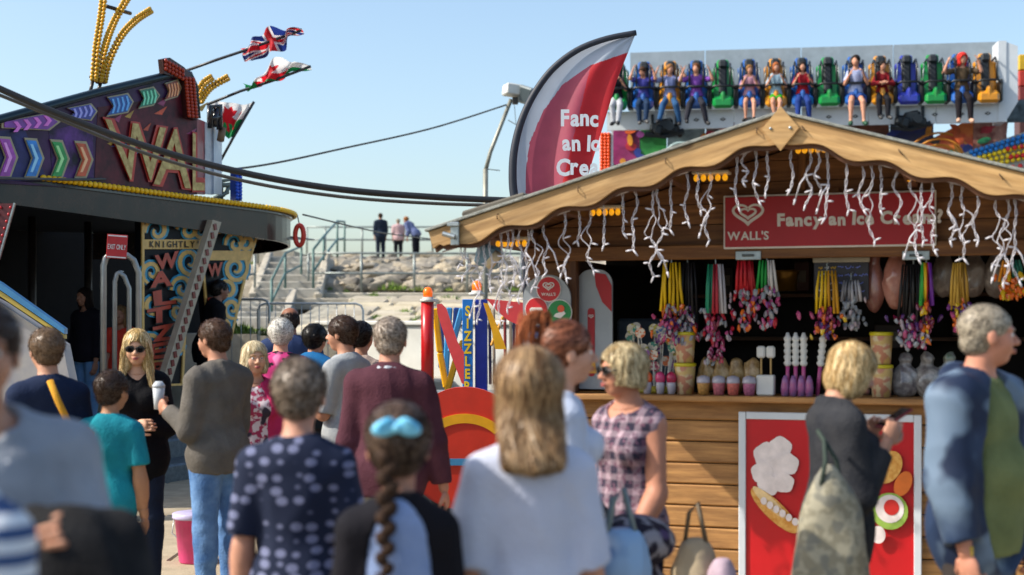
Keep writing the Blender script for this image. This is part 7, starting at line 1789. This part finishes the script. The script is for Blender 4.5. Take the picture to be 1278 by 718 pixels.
# man at right
r_, k = person(1222, 5.3, 381, -136, 'grey haired man in navy rain jacket and green shirt at the right edge', skin='#bb8068', hair=dict(style='short', col='#6e6558', streak='#a89c88', vol=-.02, fly=.005), shirt=dict(mat=C('#5f6844', '#737c52'), off=.008, sleeve=.6, hem=.46, collar=1.4, neck=0), build=1.14,
    cardigan=dict(mat=pattern('rainjacket_painted_sun', '#1e2940', '#64768a', 'floral', 4.2, .6, '#2a3a56'), off=.034, sleeve=1.85, hem=.38, open=.13, name='rain_jacket', wr=.018, wf=8, hood=True, neck=.05), pants=dict(mat=C('#3c3634')), face=dict(brow='#9a8a78', lips='#a8685c'), lod=2, seed=23, pose=dict(ra=((.12, .05, -1), (.0, .22, -1)), la=((-.12, .1, -1), (.1, .3, -1)), rac=.9, lac=.9, yaw=42))  # pale jacket patches are sunlight painted into the navy cloth
q = r_.matrix_basis @ Vector(k['wr']['rah'][0]); wbt = thing('umbrella', q, 'slim furled pale umbrella in the rain jacketed man’s hand', 'umbrella')
mb = MB(); mb.tube([(.0, 0, .06), (0, 0, -.1), (.0, .0, -.5)], [.012, .022, .012], 10); mb.build('furled_cloth', M('umb_pale', '#a8b0a8', rough=.5), wbt, True); mb = MB(); mb.tube([(0, 0, .05), (0, 0, .11)], .012, 8); mb.build('handle', M('umb_yellow', '#c8a030', rough=.5), wbt, True)
# people on the spinning ride platform
def plat(px, py_top, d, h, *a, **k): return person(px, d, py_top, *a, height=h, gz=.42, **k)
person(108, 16.5, 0, 150, 'figure in dark jacket with maroon collar and pale jeans standing on the ride platform', height=1.66, gz=.42, skin='#a87860', hair=dict(style='long', col='#241a18', strands=0), shirt=dict(mat=C('#1c1a22'), off=.025, sleeve=1.8), cardigan=dict(mat=C('#5a1a24'), off=.012, sleeve=0, hem=.74, neck=.04, name='scarf'), pants=dict(mat=C('#5a86b8', '#7aa2cc'), off=.014), lod=1, seed=31)
person(152, 16.2, 0, 175, 'child in orange red top standing behind the exit hoops', height=1.42, gz=.42, skin='#a87860', hair=dict(style='long', col='#8a6a48', strands=0), shirt=dict(mat=C('#d84030'), off=.018, sleeve=.9, hem=.42), pants=dict(mat=C('#5a6a9a')), lod=1, seed=32, headk=1.15)
person(258, 17.0, 0, -60, 'ride attendant in black leaning behind the diagonal bulb strip', height=1.78, gz=.42, skin='#8a6250', hair=dict(style='short', col='#14100e'), shirt=dict(mat=C('#101014'), off=.03, sleeve=1.8, hem=.42), pants=dict(mat=C('#101014'), off=.02), lod=1, seed=33, pose=dict(lean=12))
# promenade trio
for a in ((475, 265, 20, dict(), 'man in dark navy clothes standing on the promenade, left of the three', '#1e2838', '#1a2230', '#3a2c22', 1.0),
          (497, 272, 10, dict(), 'person in pale pink top on the promenade, middle of the three', '#b89a9c', '#1a1a20', '#8a8070', 1.05),
          (519, 276, 60, dict(lean=42, la=((-.2, .3, -1), (.1, .6, -.4)), ra=((.2, .9, -.3), (.0, 1, .1)), headup=1), 'person in blue and white shirt leaning forward on the promenade railing', '#5a6488', '#12141c', '#8a5a34', 1.0)):
    px, py, hd, po_, lb_, cs, cp, ch, bb_ = a; d = 50.0; z0 = zrow(321, d); h = EYE+(HY-py)/F*d-z0
    if po_: h = 1.66
    o, _ = person(px, d, py, hd, lb_, skin='#a87860', hair=dict(style='short', col=ch, vol=.04), shirt=dict(mat=C(cs), off=.03, sleeve=.9 if bb_ > 1 else 1.7, hem=.46), pants=dict(mat=C(cp), off=.02), lod=0, seed=40+px, pose=po_, loc=(px2x(px, d), d, 4.0), height=min(h, 1.72), build=1.1*bb_)
# riders on the bench ride
riders = [ # seat, height, top, trousers, shoes, hair, skin, arms up, shorts, label
 (0, 1.40, '#1c1c22', '#a8aab0', '#1a1a1e', '#1a1614', 'dn', 2, 'rider in black top and pale trousers partly hidden by the feather banner'),
 (1, 1.36, '#4a4a9a', '#22344e', '#4a4a4a', '#4a3426', 'head', 2, 'rider with both hands on a bowed head, in purple blue top and dark jeans'),
 (2, 1.44, '#8a94c0', '#2c5078', '#15151a', '#8a6038', 'up', 2, 'smiling rider in grey blue vest with bent arms raised, blue jeans'),
 (3, 1.44, '#7a4aa0', '#2c2c34', '#15151a', '#6a4228', 'up', 2, 'rider in violet t shirt with raised arms and black leggings'),
 (5, 1.32, '#b88a9a', '#33364a', '#2a2a28', '#8a6238', 'dn', .5, 'child rider in pink top and shorts with bare shins and dark trainers'),
 (6, 1.40, '#9ab8c8', '#3ab02a', '#c8c8c8', '#a05a30', 'dn', .5, 'shouting rider in pale green top and bright green shorts'),
 (7, 1.40, '#a02430', '#243a7a', '#c8c8c8', '#2a201c', 'dn', 2, 'rider in red and white top with white striped blue tracksuit trousers'),
 (9, 1.62, '#aab4d8', '#2a4a8a', '#1a4a34', '#2c2420', 'dn', .5, 'tallest rider, a young man in pale blue t shirt and shorts'),
 (10, 1.34, '#7a1c24', '#1c1c22', '#3a3a3a', '#241c18', 'cross', 2, 'rider with arms crossed over a dark jacket and red top'),
 (13, 1.58, '#5a4a38', '#1e1a1e', '#c09880', '#c83028', 'up', 2, 'barefoot rider with bright red hair gripping the restraints')]
for si, hgt, ct, cp, csh, ch, arm, ln, lb_ in riders:
    u, z = seat_pos[si]; w = DWd(u, -.16, z+.15)
    up = {'dn': dict(la=((-.35, .35, -.8), (.35, .45, .75)), ra=((.35, .35, -.8), (-.35, .45, .75))), 'up': dict(la=((-.8, .3, -.15), (.35, .1, 1)), ra=((.8, .3, -.15), (-.35, .1, 1))),
          'head': dict(la=((-.6, .6, .1), (.35, .1, 1)), ra=((.6, .6, .1), (-.35, .1, 1)), pitch=-25), 'cross': dict(la=((-.4, .5, -.7), (.9, .5, .1)), ra=((.4, .5, -.7), (-.9, .5, .15)))}[arm]
    rs = random.Random(si*7+1); sp = rs.uniform(-.14, .22); sg = rs.uniform(-.3, .22)
    pose = dict(up, hipz=.0, ll=((-.12-sp*.5, .85, -.55), (-.0-sp, .12+sg, -1)), rl=((.12+sp*.5, .85, -.5), (.0+sp, .1-sg, -1)), toe=(rs.uniform(-.3, .3), 1, -.35), lean=rs.uniform(0, 9), yaw=rs.uniform(-28, 28), roll=rs.uniform(-9, 9))
    if 'pitch' in up: pose['pitch'] = up['pitch']
    longh = ch in ('#c83028', '#a05a30', '#2a201c')
    pr = person(0, 0, 0, 172, lb_, group=None, loc=tuple(w), height=hgt, skin='#c08a70', hair=dict(style='long' if longh else 'short', col=ch, vol=.12 if ch == '#c83028' else .03, len=.6), shirt=dict(mat=C(ct), off=.018, sleeve=.8 if arm != 'cross' else 1.8, hem=.50, res=.014, wr=.004),
        pants=dict(mat=C(cp), off=.014, len=ln, wr=.004), shoes=csh, lod=0, seed=50+si, pose=pose, headk=1.04, build=.8)
